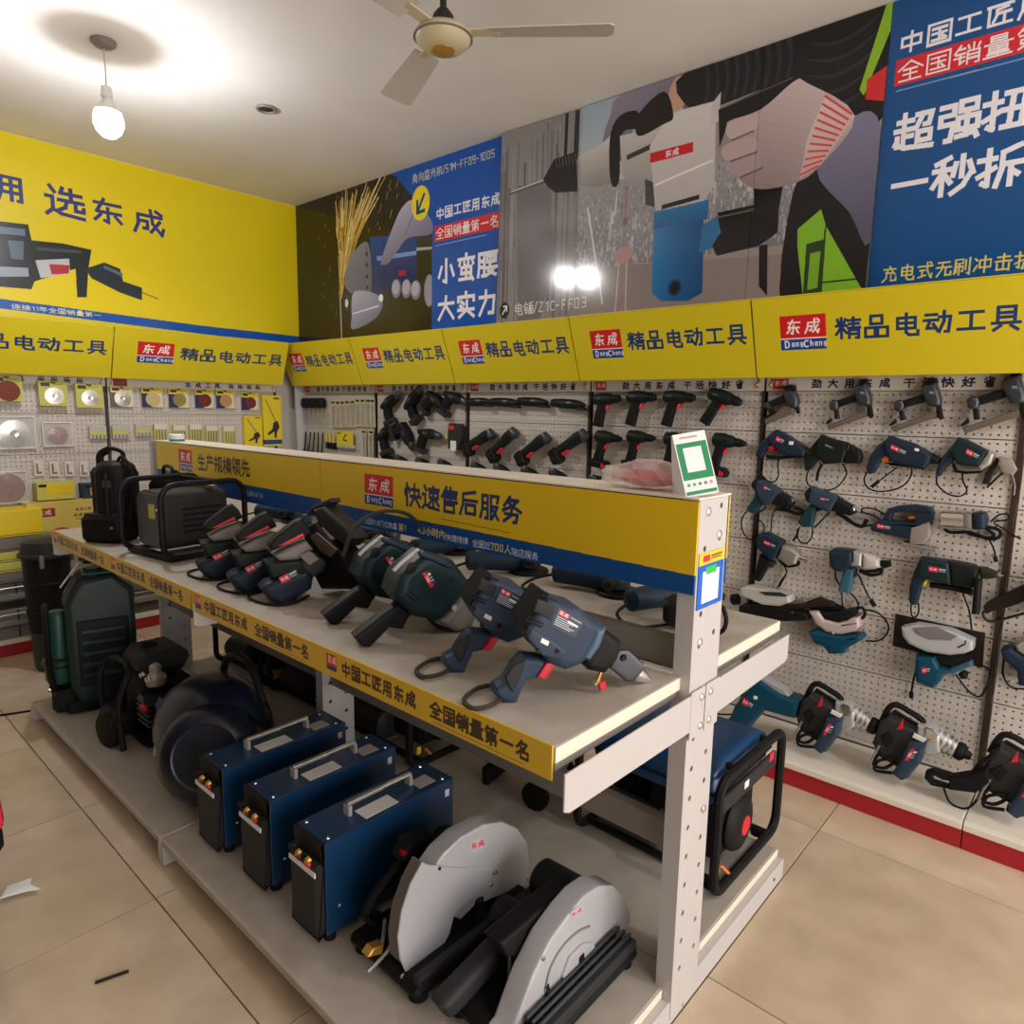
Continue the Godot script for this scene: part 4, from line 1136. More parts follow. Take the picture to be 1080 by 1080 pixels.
func lamps_and_fan() -> void:
	# the bare bulb on its cord
	var t := thing("bulb_lamp", "bare glowing bulb hanging on a short cord from the ceiling", "lamp", Vector3(1.633, CEIL, 1.792))
	one("ceiling_rose", M.steel_grey, t, func(g: Geo) -> void: g.turn(Vector3(0, 0, 0), Vector3.DOWN, [[0, 0.05], [0.012, 0.05], [0.024, 0.036], [0.03, 0.012]], 20))
	one("cord", M.pale_grey, t, func(g: Geo) -> void: g.tube([Vector3(0, -0.025, 0), Vector3(0.002, -0.1, 0), Vector3(0, -0.185, 0)], 0.003, 6))
	one("socket", M.bulb_base, t, func(g: Geo) -> void: g.turn(Vector3(0, -0.18, 0), Vector3.DOWN, [[0, 0.008], [0.004, 0.02], [0.045, 0.024], [0.05, 0.02]], 16))
	one("bulb_neck", M.bulb_base, t, func(g: Geo) -> void: g.turn(Vector3(0, -0.228, 0), Vector3.DOWN, [[0, 0.018], [0.02, 0.026], [0.045, 0.046], [0.056, 0.052]], 20))
	one("glowing_bulb", M.glow_bulb, t, func(g: Geo) -> void: g.turn(Vector3(0, -0.284, 0), Vector3.DOWN, [[0, 0.05], [0.006, 0.054], [0.03, 0.059], [0.055, 0.058], [0.08, 0.048], [0.1, 0.028], [0.108, 0.004]], 20), 80.0)
	var l := OmniLight3D.new()
	l.name = "bulb_light"
	l.position = Vector3(0, -0.336, 0)
	l.light_color = Color(0.985, 0.985, 1.0)
	l.light_energy = 0.62
	l.omni_range = 14.0
	l.omni_attenuation = 2.0
	l.light_size = 0.025
	l.shadow_enabled = true
	t.add_child(l)
	# an LED bulb sends most of its light downwards
	var sp := SpotLight3D.new()
	sp.name = "bulb_downlight"
	sp.position = Vector3(0, -0.34, 0)
	sp.rotation_degrees = Vector3(-90, 0, 0)
	sp.spot_angle = 86.0
	sp.spot_angle_attenuation = 0.35
	sp.spot_range = 14.0
	sp.spot_attenuation = 2.0
	sp.light_color = Color(0.985, 0.985, 1.0)
	sp.light_energy = 0.5
	sp.light_size = 0.04
	sp.shadow_enabled = true
	t.add_child(sp)
	# an unseen bulb, added to light the right aisle, beyond the right edge of the photo
	copy(t, "added bare bulb on a cord lighting the right aisle, outside the photo", Vector3(6.4, CEIL, 1.2))
	# ceiling fan
	var f := thing("ceiling_fan", "cream ceiling fan with round motor housing and pale blades", "fan", Vector3(3.12, CEIL, 1.19))
	one("canopy", M.dark_grey, f, func(g: Geo) -> void: g.turn(Vector3.ZERO, Vector3.DOWN, [[0, 0.055], [0.05, 0.05], [0.09, 0.02]], 18))
	one("down_rod", M.dark_grey, f, func(g: Geo) -> void: g.rod(Vector3(0, -0.08, 0), Vector3(0, -0.2, 0), 0.012))
	one("rod_cover", M.dark_grey, f, func(g: Geo) -> void: g.turn(Vector3(0, -0.14, 0), Vector3.DOWN, [[0, 0.02], [0.02, 0.036], [0.07, 0.046]], 18))
	one("motor_housing", M.fan_cream, f, func(g: Geo) -> void: g.turn(Vector3(0, -0.2, 0), Vector3.DOWN, [[0, 0.05], [0.008, 0.088], [0.022, 0.102], [0.03, 0.104], [0.034, 0.098], [0.048, 0.094], [0.066, 0.07], [0.072, 0.04]], 28), 60.0)
	one("rim_ring", M.steel_grey, f, func(g: Geo) -> void: g.turn(Vector3(0, -0.231, 0), Vector3.DOWN, [[0, 0.1], [0.001, 0.106], [0.004, 0.106], [0.005, 0.1]], 28))
	one("bottom_cap", M.brass, f, func(g: Geo) -> void: g.turn(Vector3(0, -0.27, 0), Vector3.DOWN, [[0, 0.042], [0.006, 0.042], [0.008, 0.036], [0.012, 0.03], [0.014, 0.006]], 20))
	for k in 3:
		var a := deg_to_rad(158.0 + 120.0 * k)
		var bl := Geo.new()
		bl.x = Transform3D(Basis(Vector3.UP, a) * Basis(Vector3.RIGHT, 0.2) * Basis(Vector3.RIGHT, -PI / 2), Vector3(0, -0.215, 0))
		bl.prism(PackedVector2Array([Vector2(0.17, -0.05), Vector2(0.4, -0.062), Vector2(0.58, -0.07), Vector2(0.6, -0.05), Vector2(0.6, 0.05), Vector2(0.58, 0.07), Vector2(0.4, 0.062), Vector2(0.17, 0.05)]), -0.002, 0.002)
		part(bl, "blade", M.fan_blade, f)
		var br := Geo.new()
		br.x = Transform3D(Basis(Vector3.UP, a), Vector3(0, -0.215, 0))
		br.box(Vector3(0.14, 0.0, 0), Vector3(0.12, 0.006, 0.05), 0.002)
		part(br, "blade_iron", M.fan_cream, f)
	# recessed spotlight, switched off
	var s := thing("recessed_spotlight", "small round recessed ceiling spotlight with chrome rim, unlit", "spotlight", Vector3(1.556, CEIL, 1.003))
	one("rim", M.steel_grey, s, func(g: Geo) -> void: g.tube(arc(Vector3(0, -0.004, 0), Vector3(0.045, 0, 0), Vector3(0, 0, 0.045), 0, 345, 23), 0.009, 6, true))
	one("lens", M.dark_grey, s, func(g: Geo) -> void: g.turn(Vector3(0, -0.0005, 0), Vector3.DOWN, [[0, 0.04], [0.004, 0.036], [0.007, 0.012]], 18))

# builds the parts of a tool: p = a rounded slab of that outline, t = a round bar, r = a turned piece, s = a printed plate, f = a bar given in space
func traced(t: Node3D, parts: Array) -> void:
	var made := {}
	var first: Node3D = null
	for q in parts:
		var under: Node3D = t
		if first and q[1] in ["maker_plate", "badge", "white_badge", "red_badge", "vent", "vent_slot", "screw", "rivet", "red_mark", "gear_cover", "brush_cap", "air_window", "slot", "cooling_ribs", "latch"]:
			under = first
		if q[1] in ["trigger", "grip_pad", "switch"] and made.has("handle"):
			under = made.handle
		if q[1] == "plug" and made.has("cord"):
			under = made.cord
		var g := Geo.new()
		var kind: String = q[0]
		if kind == "p":
			g.prism(P2(q[3]), q[4] * 0.001, q[5] * 0.001, q[6] * 0.001, q[7])
		elif kind == "t":
			g.tube(smooth(P3(q[3], q[5] * 0.001), 4), q[4] * 0.001, 7)
		elif kind == "f":
			var w := []
			for i in range(0, q[3].size(), 3):
				w.append(Vector3(q[3][i], q[3][i + 1], q[3][i + 2]) * 0.001)
			g.tube(smooth(w, 4), q[4] * 0.001, 7)
		elif kind == "r":
			var a := Vector3(q[3][0], q[3][1], q[4]) * 0.001
			var b := Vector3(q[3][2], q[3][3], q[4]) * 0.001
			var l := (b - a).length()
			var d := b - a
			if l < 0.006:
				l = 0.004 if q[5][0] < 30 else 0.16
				d = Vector3(0, 0, 1)
				a.z -= 0.002
			var prof := []
			for i in q[5].size():
				prof.append([l * i / (q[5].size() - 1), q[5][i] * 0.001])
			g.turn(a, d, prof, 16)
		else:
			var st := SurfaceTool.new()
			st.begin(Mesh.PRIMITIVE_TRIANGLES)
			var c := P3(q[3], q[4] * 0.001)
			var uv := [Vector2(0, 0), Vector2(1, 0), Vector2(1, 1), Vector2(0, 1)]
			for i in [0, 1, 2, 0, 2, 3]:
				st.set_normal(Vector3(0, 0, 1))
				st.set_uv(uv[i])
				st.add_vertex(c[i])
			put(st.commit(), q[1], M[q[2]], under)
			continue
		var o := part(g, q[1], M[q[2]], under)
		made[q[1]] = o
		if first == null:
			first = o

func tool_materials() -> void:
	mat("pale_yellow", c8(206, 200, 96), 0.5)
	mat("tan_pale", c8(206, 184, 130), 0.6)
	mat("olive_pale", c8(150, 136, 74), 0.6)
	mat("bit_card", c8(214, 202, 150), 0.5)
	mat("tan_grey", c8(112, 98, 86), 0.5, 0.2)
	mat("dark_green", c8(26, 34, 30), 0.45)
	mat("olive", c8(48, 46, 32), 0.5)
	mat("brown_dark", c8(42, 33, 28), 0.55)
	mat("clear_grey", c8(150, 142, 132), 0.25)
	mat("teal_dark", c8(34, 62, 70), 0.4)
	mat("teal_light", c8(58, 96, 116), 0.42)
	mat("alloy_light", c8(186, 186, 188), 0.4, 0.35)
	mat("guard_pink", c8(196, 178, 174), 0.4, 0.1)
	mat("slate_light", c8(70, 92, 116), 0.4)
	mat("brown_grey", c8(106, 92, 80), 0.45)
	for k in ["dark_green", "brown_dark", "teal_dark", "teal_light", "olive"]:
		M[k].metallic_specular = 0.3
	var p := Print.new(64, 24, Color8(70, 74, 80))
	p.rect(4, 4, 40, 6, Color8(180, 184, 188))
	p.rect(4, 14, 54, 4, Color8(150, 154, 158))
	printed("grey_plate", p, 0.4)
	p = Print.new(128, 96, Color8(186, 186, 190))
	p.text("东成", 6, 22, 54, 0.13, Color8(226, 50, 80), 1.0, 1.05)
	printed("red_mark", p, 0.36)

func shifted(o: Node3D, label: String, dx: float, dy := 0.0, dz := 0.0, k := 1.0, rz := 0.0) -> Node3D:
	var c := copy(o, label, o.position + Vector3(dx, dy, dz), o.rotation.y)
	c.rotation.z = rz
	c.scale = Vector3.ONE * k
	return c

func wall_tools() -> void:
	tool_materials()
	var n := nailer("grey nail gun with long magazine, second from left in the top row")
	shifted(n, "grey nail gun with long magazine, third from left in the top row", 0.235, 0.0)
	shifted(n, "largest grey nail gun, at the right end of the top row", 0.475, 0.012, 0.0, 1.1)
	nailer_small("smallest grey nail gun with short magazine, at the left end of the top row")
	drill_red("blue corded drill with red trigger, hanging under the smallest nail gun")
	drill_black("nearly black corded drill with looped cord, between two blue drills")
	drill_orange("blue corded drill with orange trigger and a plug across its cord loop")
	drill_nose("dark blue corded drill with bare metal gear nose and red label")
	chisels("dark chisel bracket with bagged bits, hanging beside the metal-nosed drill")
	heat_gun("blue heat gun with black barrel, on the left under the red-trigger drill")
	heat_gun_far("blue heat gun with black barrel, right of the other heat gun")
	impact_small("dark blue impact wrench with bare metal nose and black handle")
	impact_big("impact wrench with pale grey nose, teal handle and hanging plug")
	rotary("dark green-blue rotary hammer with yellow trigger and black side handle")
	jigsaw("dark blue jigsaw with orange trigger and metal gear case")
	router("trim router with shiny silver sleeve and coiled cord")
	chainsaw("chainsaw with dark guide bar reaching in at the right photo edge")
	planer("grey and black electric planer hanging behind the gondola end")
	circ_small("circular saw with pinkish guard and teal motor, looped cord on its right")
	circ_big("circular saw with large grey guard and teal handle on a dark base plate")
	saw_edge("blue saw cut off by the right photo edge, below the chainsaw")
	var d := demo("demolition hammer with red triangle badge, lying between two others on the white deck")
	shifted(d, "demolition hammer lying below the large grey circular saw on the white deck", 0.283)
	shifted(d, "demolition hammer at the right photo edge on the white deck", 0.625)
	blue_breaker("blue breaker hammer lying on the white deck beside the gondola end")
	black_saw("black loop-handled tool with a cord, lying on the white deck at right")

func shelf_tools() -> void:
	var h := heavy_drill("slate blue heavy drill with silver tip, nearest on the gondola shelf")
	shifted(h, "slate blue heavy drill lying behind the nearest one on the gondola shelf", -0.19, 0.0, -0.037)
	var g := big_polisher("big green-blue wall chaser with black handle, grey gear case to the right")
	var g1 := shifted(g, "big wall chaser with black handle and thin guard ring, left of its twin", -0.205, 0.0, -0.045)
	one("guard_ring", M.dark_grey, g1, func(q: Geo) -> void: q.tube(smooth([Vector3(0.06, 0.17, -0.06), Vector3(0.1, 0.25, -0.07), Vector3(0.18, 0.285, -0.08), Vector3(0.27, 0.27, -0.08), Vector3(0.33, 0.2, -0.07)], 5), 0.006, 6))
	var m := marble_cutter("marble cutter with red trigger and red label, right one of three")
	shifted(m, "marble cutter with red trigger, middle one of three", -0.185, 0.0, 0.01)
	shifted(m, "marble cutter with red trigger, left one of three beside the black frame", -0.42, 0.0, 0.005)
	recip_saw("dark grey reciprocating saw standing upright against the gondola sign")

# ------------------------------------------------------------------ tools with their outlines (millimetres)
func nailer(label: String) -> Node3D:
	var t := thing("nail_gun", label, "nail gun", Vector3(4.234, 1.494, 0.004), -0.0000, "")
	traced(t, [
		["p", "cylinder_head", "gunmetal", [31, 88, 45, 91, 69, 95, 78, 69, 90, 35, 90, 11, 77, 5, 52, 9, 36, 35, 24, 62], 0, 58, 14, 3],
		["p", "head_cap", "dark", [41, 110, 67, 110, 72, 92, 45, 88], 8, 48, 6, 2],
		["p", "handle", "dark", [-34, 29, 30, 54, 40, 26, -27, 1], 12, 44, 10, 2],
		["p", "rear_cap", "gunmetal", [-65, 19, -51, 31, -34, 29, -27, 12, -30, -7, -44, -15, -59, -8], 6, 50, 12, 3],
		["p", "leg", "dark", [-46, -11, -30, -11, -24, -44, -39, -47], 16, 38, 3, 1],
		["p", "magazine", "tan_grey", [-69, -73, 77, -9, 86, -30, -57, -90], 14, 38, 3, 1],
		["p", "nose", "dark", [76, 9, 90, 12, 101, -33, 93, -42, 81, -32], 14, 40, 5, 2],
		["p", "foot", "dark", [-76, -65, -55, -40, -51, -55, -70, -68], 18, 34, 2, 1],
		["s", "maker_plate", "grey_plate", [53, 62, 73, 60, 72, 49, 53, 51], 58.5],
	])
	return t

func nailer_small(label: String) -> Node3D:
	var t := thing("nail_gun", label, "nail gun", Vector3(3.966, 1.511, 0.004), -0.0000, "")
	traced(t, [
		["p", "cylinder_head", "gunmetal", [20, 54, 54, 53, 71, 37, 81, 6, 77, -18, 56, -22, 30, 1, 20, 26], 0, 52, 13, 3],
		["p", "head_cap", "dark", [20, 62, 36, 74, 58, 73, 62, 51, 20, 44], 6, 46, 6, 2],
		["p", "handle", "dark", [-48, 3, 19, 36, 28, 5, -34, -19], 12, 42, 9, 2],
		["p", "rear_cap", "gunmetal", [-64, -5, -49, 4, -28, -19, -38, -30, -59, -24], 6, 46, 8, 2],
		["p", "leg", "dark", [-46, -28, -28, -23, -12, -42, -64, -78, -66, -71, -41, -48], 16, 36, 3, 1],
		["p", "magazine", "tan_grey", [-59, -73, -8, -44, 22, -11, 59, -22, 61, -42, -2, -70, -52, -93], 14, 36, 3, 1],
		["p", "nose", "dark", [65, -18, 80, -16, 87, -43, 77, -45], 14, 38, 4, 2],
	])
	return t

func drill_red(label: String) -> Node3D:
	var t := thing("corded_drill", label, "drill", Vector3(3.971, 1.296, 0.004), -0.0000, "")
	traced(t, [
		["p", "housing", "navy", [-6, 102, 32, 87, 100, 45, 125, 23, 123, -2, 88, -8, 23, -3, 5, 20, -31, 48, -29, 81], 0, 62, 13, 3],
		["p", "handle", "navy", [-5, 99, -27, 83, -65, 50, -83, 7, -86, -18, -60, -23, -49, 1, -34, 27, -21, 48], 10, 50, 10, 3],
		["p", "trigger", "red", [-36, 24, -20, 36, -4, 28, -7, 11, -28, 8], 14, 46, 5, 2],
		["p", "guard", "dark", [-44, -9, 15, -10, 95, -1, 101, -12, 16, -25, -34, -26], 14, 46, 4, 1],
		["p", "nose", "dark", [100, 45, 132, 27, 145, 7, 123, -6, 103, -3], 8, 54, 12, 3],
		["s", "maker_plate", "plate", [6, 76, 42, 62, 37, 40, 2, 55], 62.5],
		["p", "badge", "white", [59, 56, 78, 56, 77, 41, 59, 41], 60, 63, 1, 1],
		["t", "cord", "rubber", [-80, -20, -84, -48, -71, -85, -36, -121, -2, -120, 10, -88, 3, -47, 9, -19], 3.2, 18],
	])
	return t

func drill_black(label: String) -> Node3D:
	var t := thing("corded_drill", label, "drill", Vector3(4.203, 1.294, 0.004), -0.0000, "")
	traced(t, [
		["p", "housing", "dark_green", [-51, 90, -3, 73, 50, 62, 54, 29, 42, -18, -32, -31, -49, -8, -65, 3, -68, 42], 0, 60, 13, 3],
		["p", "handle", "dark_green", [-56, 84, -91, 37, -115, -4, -105, -64, -84, -55, -71, -26, -49, -6], 8, 48, 10, 3],
		["p", "nose", "dark", [50, 60, 98, 35, 108, 9, 103, -18, 53, -22, 42, -18], 6, 54, 12, 3],
		["p", "bumper", "dark_grey", [57, 53, 63, 56, 62, 32, 55, 28], 56, 63, 2, 1],
		["s", "maker_plate", "grey_plate", [-29, 53, 6, 41, 4, 34, -30, 45], 60.5],
		["t", "cord", "rubber", [-95, -56, -105, -85, -98, -117, -73, -131, -19, -138, 21, -119, 47, -77, 49, -53, 31, -24], 3.2, 18],
		["t", "cord_plug", "rubber", [-46, -32, -59, -65, -62, -102], 6, 20],
	])
	return t

func drill_orange(label: String) -> Node3D:
	var t := thing("corded_drill", label, "drill", Vector3(4.413, 1.287, 0.004), -0.0000, "")
	traced(t, [
		["p", "housing", "navy", [-11, 102, 22, 91, 76, 76, 116, 53, 139, 36, 133, 7, 116, -14, 77, -11, 10, -1, -12, 24, -24, 49, -22, 83], 0, 64, 14, 3],
		["p", "handle", "navy", [-10, 100, -24, 85, -53, 59, -73, 20, -83, -33, -71, -52, -51, -43, -42, -15, -29, 8, -8, 28], 10, 52, 11, 3],
		["p", "trigger", "orange", [-35, 11, -16, 26, -2, 18, -6, -2, -27, 0], 14, 48, 5, 2],
		["p", "guard", "dark", [-20, -2, 11, -4, 77, -9, 116, -14, 115, -19, 71, -15, 5, -12], 14, 48, 3, 1],
		["p", "chuck", "dark", [117, 42, 136, 43, 166, 24, 161, 8, 139, 3, 123, 8], 10, 52, 12, 3],
		["s", "maker_plate", "plate", [2, 70, 59, 47, 56, 29, 1, 53], 64.5],
		["p", "badge", "white", [82, 60, 97, 57, 95, 47, 82, 50], 62, 65, 1, 1],
		["t", "cord", "rubber", [-81, -42, -92, -73, -76, -106, -36, -118, 17, -106, 55, -80, 71, -45, 70, -14], 3.2, 20],
		["t", "cord_plug", "rubber", [23, -17, -17, -56, -39, -78], 3, 22],
		["t", "plug", "rubber", [-39, -78, -62, -102], 7, 22],
	])
	return t

func drill_nose(label: String) -> Node3D:
	var t := thing("corded_drill", label, "drill", Vector3(4.598, 1.282, 0.004), -0.0000, "")
	traced(t, [
		["p", "housing", "green_navy", [27, 110, 51, 104, 124, 66, 106, 20, 95, 9, 36, 12, 22, 32, 11, 53], 0, 66, 12, 3],
		["p", "handle", "navy", [27, 107, 9, 74, -15, 37, -29, -10, -30, -39, -14, -34, -5, -9, 17, 18, 29, 40], 10, 52, 11, 3],
		["p", "gear_nose", "alloy", [124, 66, 145, 58, 135, 18, 108, -5, 95, 9, 117, 52], 6, 60, 12, 3],
		["p", "guard", "dark", [19, 18, 35, -9, 62, -13, 111, -6, 109, -14, 60, -22, 30, -18, 17, 7], 16, 46, 4, 1],
		["s", "maker_plate", "plate", [62, 72, 104, 51, 98, 33, 59, 54], 66.5],
		["t", "cord", "rubber", [-31, -37, -23, -72, 14, -101, 51, -105, 70, -82, 55, -51, 48, -14], 3.2, 18],
	])
	return t

func chisels(label: String) -> Node3D:
	var t := thing("chisel_bracket", label, "bracket", Vector3(4.743, 1.281, 0.004), -0.0000, "")
	traced(t, [
		["p", "bracket", "brown_dark", [2, 44, 9, 36, -3, -9, -11, -54, -33, -54, -24, -12], 6, 22, 3, 1],
		["p", "bagged_bits", "clear_grey", [11, 49, 48, 41, 66, 5, 55, -17, 25, -8, 8, 20], 4, 40, 10, 2],
		["p", "chisel", "dark", [29, -6, -15, -69, -19, -62, 21, -7], 8, 18, 2, 1],
		["t", "wire", "chrome", [53, -18, 63, -51, 64, -86], 2, 12],
	])
	return t

func heat_gun(label: String) -> Node3D:
	var t := thing("heat_gun", label, "heat gun", Vector3(3.956, 1.101, 0.004), -0.0000, "")
	traced(t, [
		["p", "motor_cap", "dark", [-77, 61, -53, 91, -33, 81, -53, 23, -71, 41], 0, 68, 14, 3],
		["p", "housing", "slate", [-50, 86, 23, 55, 55, 33, 15, -23, -16, -29, -49, 13, -58, 48], 0, 70, 15, 3],
		["p", "barrel", "dark", [23, 47, 94, 13, 108, -11, 89, -38, 13, -22, 19, 0], 6, 64, 14, 3],
		["r", "nozzle", "chrome", [86, -6, 100, -12], 36, [20, 20, 16]],
		["p", "handle", "teal_dark", [-54, 18, -21, -15, -58, -76, -97, -63, -78, -25], 14, 54, 10, 3],
		["p", "trigger", "dark", [-23, -4, -4, -25, -16, -34, -30, -18], 18, 50, 4, 2],
		["t", "stand_hook", "navy", [-12, -39, -36, -62, -60, -76], 4, 30],
		["s", "maker_plate", "plate", [-13, 57, 18, 44, 14, 32, -17, 44], 70.5],
		["t", "cord", "rubber", [-109, -72, -127, -120, -113, -171, -79, -197, -58, -158, -52, -106, -28, -118, -21, -143, -44, -182, -79, -195], 3.2, 14],
		["t", "nozzle_hose", "rubber", [32, -41, 81, -43, 129, -52, 147, -38, 108, -27], 8, 40],
		["t", "cord_tail", "rubber", [35, -45, 10, -68, 9, -147], 3, 14],
	])
	return t

func heat_gun_far(label: String) -> Node3D:
	var t := thing("heat_gun", label, "heat gun", Vector3(4.215, 1.067, 0.004), -0.0000, "")
	traced(t, [
		["p", "motor_cap", "dark", [-106, 78, -92, 97, -79, 102, -90, 34, -101, 48], 0, 66, 12, 3],
		["p", "housing", "slate", [-84, 103, -48, 92, 14, 74, 27, 61, 3, 10, -18, 6, -70, 26, -91, 37], 0, 70, 15, 3],
		["p", "barrel", "dark", [13, 71, 80, 39, 94, 11, 75, -2, 4, 9, 12, 40], 6, 64, 14, 3],
		["r", "nozzle", "chrome", [73, 21, 87, 15], 36, [20, 20, 16]],
		["p", "handle", "teal_dark", [-88, 25, -58, 18, -71, -67, -109, -72, -130, -53, -113, -17], 14, 54, 10, 3],
		["p", "trigger", "dark", [-61, 21, -41, 8, -54, 0, -66, 8], 18, 50, 4, 2],
		["t", "stand_hook", "navy", [-11, 3, -35, -32, -63, -70], 4, 30],
		["s", "maker_plate", "plate", [-37, 64, -2, 61, -4, 49, -38, 53], 70.5],
		["t", "cord", "rubber", [-129, -77, -136, -110, -125, -138, -98, -144, -77, -112, -78, -48], 3.2, 14],
		["t", "cord_plug", "rubber", [-134, -85, -140, -121, -153, -141], 5, 14],
		["t", "nozzle_hose", "rubber", [19, 4, 60, -15, 91, -34, 121, -39, 135, -10], 8, 40],
	])
	return t

func impact_small(label: String) -> Node3D:
	var t := thing("impact_wrench", label, "wrench", Vector3(3.962, 0.856, 0.004), -0.0000, "")
	traced(t, [
		["p", "housing", "navy", [-34, 88, -3, 98, 74, 69, 70, 51, 49, -2, 26, -21, -38, 25, -44, 55], 0, 70, 14, 3],
		["p", "gear_nose", "alloy", [70, 52, 113, 49, 145, 24, 134, -22, 101, -34, 54, -7], 4, 64, 16, 3],
		["r", "anvil", "chrome", [141, 6, 174, 0], 34, [11, 9, 9]],
		["p", "handle", "dark", [-26, -3, 26, -26, -21, -128, -53, -117, -37, -67], 12, 56, 10, 3],
		["p", "trigger", "dark_grey", [23, -23, 41, -28, 28, -58, 15, -53], 18, 48, 4, 2],
		["s", "maker_plate", "plate", [-2, 67, 52, 50, 48, 35, -4, 51], 70.5],
		["t", "wound_cord", "rubber", [59, -18, 95, -35, 137, -26, 141, -10, 104, -39, 70, -27], 5, 44],
		["t", "cord", "rubber", [70, -41, 84, -64, 79, -91, 58, -141], 3.2, 16],
	])
	return t

func impact_big(label: String) -> Node3D:
	var t := thing("impact_wrench", label, "wrench", Vector3(4.323, 0.865, 0.004), -0.0000, "")
	traced(t, [
		["p", "housing", "navy", [-96, 46, -80, 62, -5, 65, -1, 20, -12, -1, -40, -30, -73, -26, -89, -5], 0, 84, 18, 3],
		["p", "clutch_ring", "alloy_light", [-4, 63, 30, 61, 30, 6, -13, 7, -1, 24], 4, 80, 10, 3],
		["p", "hammer_nose", "pale_grey", [30, 60, 64, 54, 89, 44, 95, 12, 72, -1, 33, -3], 8, 76, 18, 3],
		["p", "chuck", "dark", [93, 37, 125, 42, 129, 19, 112, 10, 97, 12], 24, 60, 8, 2],
		["p", "handle", "teal_light", [-34, -13, 5, -8, 2, -32, -8, -115, -52, -114, -47, -74], 16, 62, 11, 3],
		["p", "trigger", "dark", [-4, -13, 8, -14, 7, -45, 0, -46], 22, 56, 3, 1],
		["t", "wound_cord", "rubber", [21, -16, 60, -26, 96, -13, 99, 4, 75, -7, 42, -15, 21, -12], 7, 52],
		["t", "cord", "rubber", [8, -36, 26, -68, 51, -115, 68, -136], 3.4, 20],
		["t", "plug", "rubber", [65, -134, 82, -157], 9, 20],
		["t", "handle_cord", "rubber", [-74, -29, -73, -61, -52, -95], 3.4, 30],
		["t", "lower_cord", "rubber", [-47, -126, -43, -164, -32, -196, -4, -195, 21, -180, 9, -144, -17, -120], 3.4, 14],
	])
	return t

func rotary(label: String) -> Node3D:
	var t := thing("rotary_hammer", label, "hammer drill", Vector3(4.623, 0.859, 0.004), -0.0000, "")
	traced(t, [
		["p", "housing", "green_navy", [-73, 79, 14, 80, 25, 71, 38, -8, -46, 0, -72, 7, -79, 35], 0, 78, 14, 3],
		["p", "ribbed_barrel", "dark_green", [19, 81, 98, 76, 114, 64, 111, 1, 97, -8, 38, -8], 4, 74, 12, 3],
		["p", "chuck", "olive", [112, 71, 135, 72, 168, 61, 169, 42, 143, 32, 121, 30], 16, 60, 10, 3],
		["r", "drill_bit", "chrome", [168, 52, 186, 49], 38, [3, 3, 2]],
		["p", "handle", "navy", [-73, 76, -89, 22, -98, -38, -96, -97, -88, -113, -68, -106, -60, -37, -41, -1, -50, 41], 14, 60, 10, 3],
		["p", "trigger", "yellow", [-54, 0, -43, 2, -44, -23, -57, -30], 20, 56, 3, 1],
		["p", "side_handle", "dark", [109, 37, 132, 36, 136, -90, 113, -94], 70, 108, 10, 3],
		["p", "cord_bundle", "rubber", [-35, -15, 70, -11, 102, -16, 102, -37, 34, -31, -34, -33], 20, 54, 6, 2],
		["s", "maker_plate", "plate", [-39, 55, 21, 53, 21, 34, -37, 35], 78.5],
		["t", "cord", "rubber", [69, -42, 95, -102, 110, -173], 3.2, 16],
		["t", "cord_loop", "rubber", [-91, -115, -87, -150, -77, -163, -64, -145, -66, -104], 3.2, 30],
	])
	return t

func jigsaw(label: String) -> Node3D:
	var t := thing("jigsaw", label, "jigsaw", Vector3(4.500, 1.055, 0.004), -0.0000, "")
	traced(t, [
		["p", "housing", "navy", [-134, -18, -92, 13, -68, 10, 18, 10, 68, 15, 69, 1, 7, -54, -80, -46, -126, -39], 0, 66, 13, 3],
		["p", "top_handle", "navy", [-92, 12, -79, 53, -44, 68, 12, 79, 68, 74, 76, 52, 20, 49, -42, 44, -60, 33, -64, 5], 10, 56, 9, 3],
		["p", "front_block", "navy", [21, 51, 76, 54, 72, 8, 18, 8], 6, 60, 8, 2],
		["p", "trigger", "orange", [-7, 31, 23, 35, 23, 23, -3, 22], 18, 50, 3, 1],
		["p", "gear_case", "alloy", [9, -7, 68, 21, 78, -30, 58, -65, 11, -75], -2, 68, 8, 2],
		["p", "base_plate", "steel_grey", [-14, -67, 99, -78, 100, -88, -13, -76], 4, 64, 2, 1],
		["t", "blade", "chrome", [53, -59, 53, -93], 3, 30],
		["t", "blade_guard", "chrome", [73, -52, 75, -95], 2.5, 40],
		["s", "maker_plate", "plate", [-105, -6, -56, -11, -57, -28, -106, -23], 66.5],
		["t", "cord", "rubber", [-135, -20, -176, -32, -214, -23, -241, -6], 4, 20],
		["t", "cord_loop", "rubber", [-94, 26, -135, 43, -174, 41, -176, 27, -133, 16, -107, 3], 3.2, 14],
	])
	return t

func router(label: String) -> Node3D:
	var t := thing("trim_router", label, "router", Vector3(4.648, 1.074, 0.004), -0.0000, "")
	traced(t, [
		["r", "motor_sleeve", "chrome", [-43, 14, 29, 21], 42, [34, 34, 34]],
		["p", "collar", "grey", [24, 49, 51, 48, 57, -7, 29, -5], 4, 80, 10, 2],
		["p", "housing", "navy", [51, 53, 87, 57, 97, 30, 93, -2, 60, -9], 2, 82, 16, 3],
		["t", "wound_cord", "rubber", [-38, -20, -16, -34, 46, -26, 104, -42, 133, -30, 130, -6, 89, -1, 117, -25, 98, -39, 36, -30], 6, 20],
		["t", "cord", "rubber", [102, -43, 120, -74, 129, -106], 3.2, 16],
		["t", "plug", "rubber", [127, -103, 133, -122], 7, 16],
		["t", "side_cord", "rubber", [102, 20, 124, 48, 148, 52, 152, 34, 112, 21, 138, 2, 170, -18, 195, -30], 3.2, 18],
	])
	return t

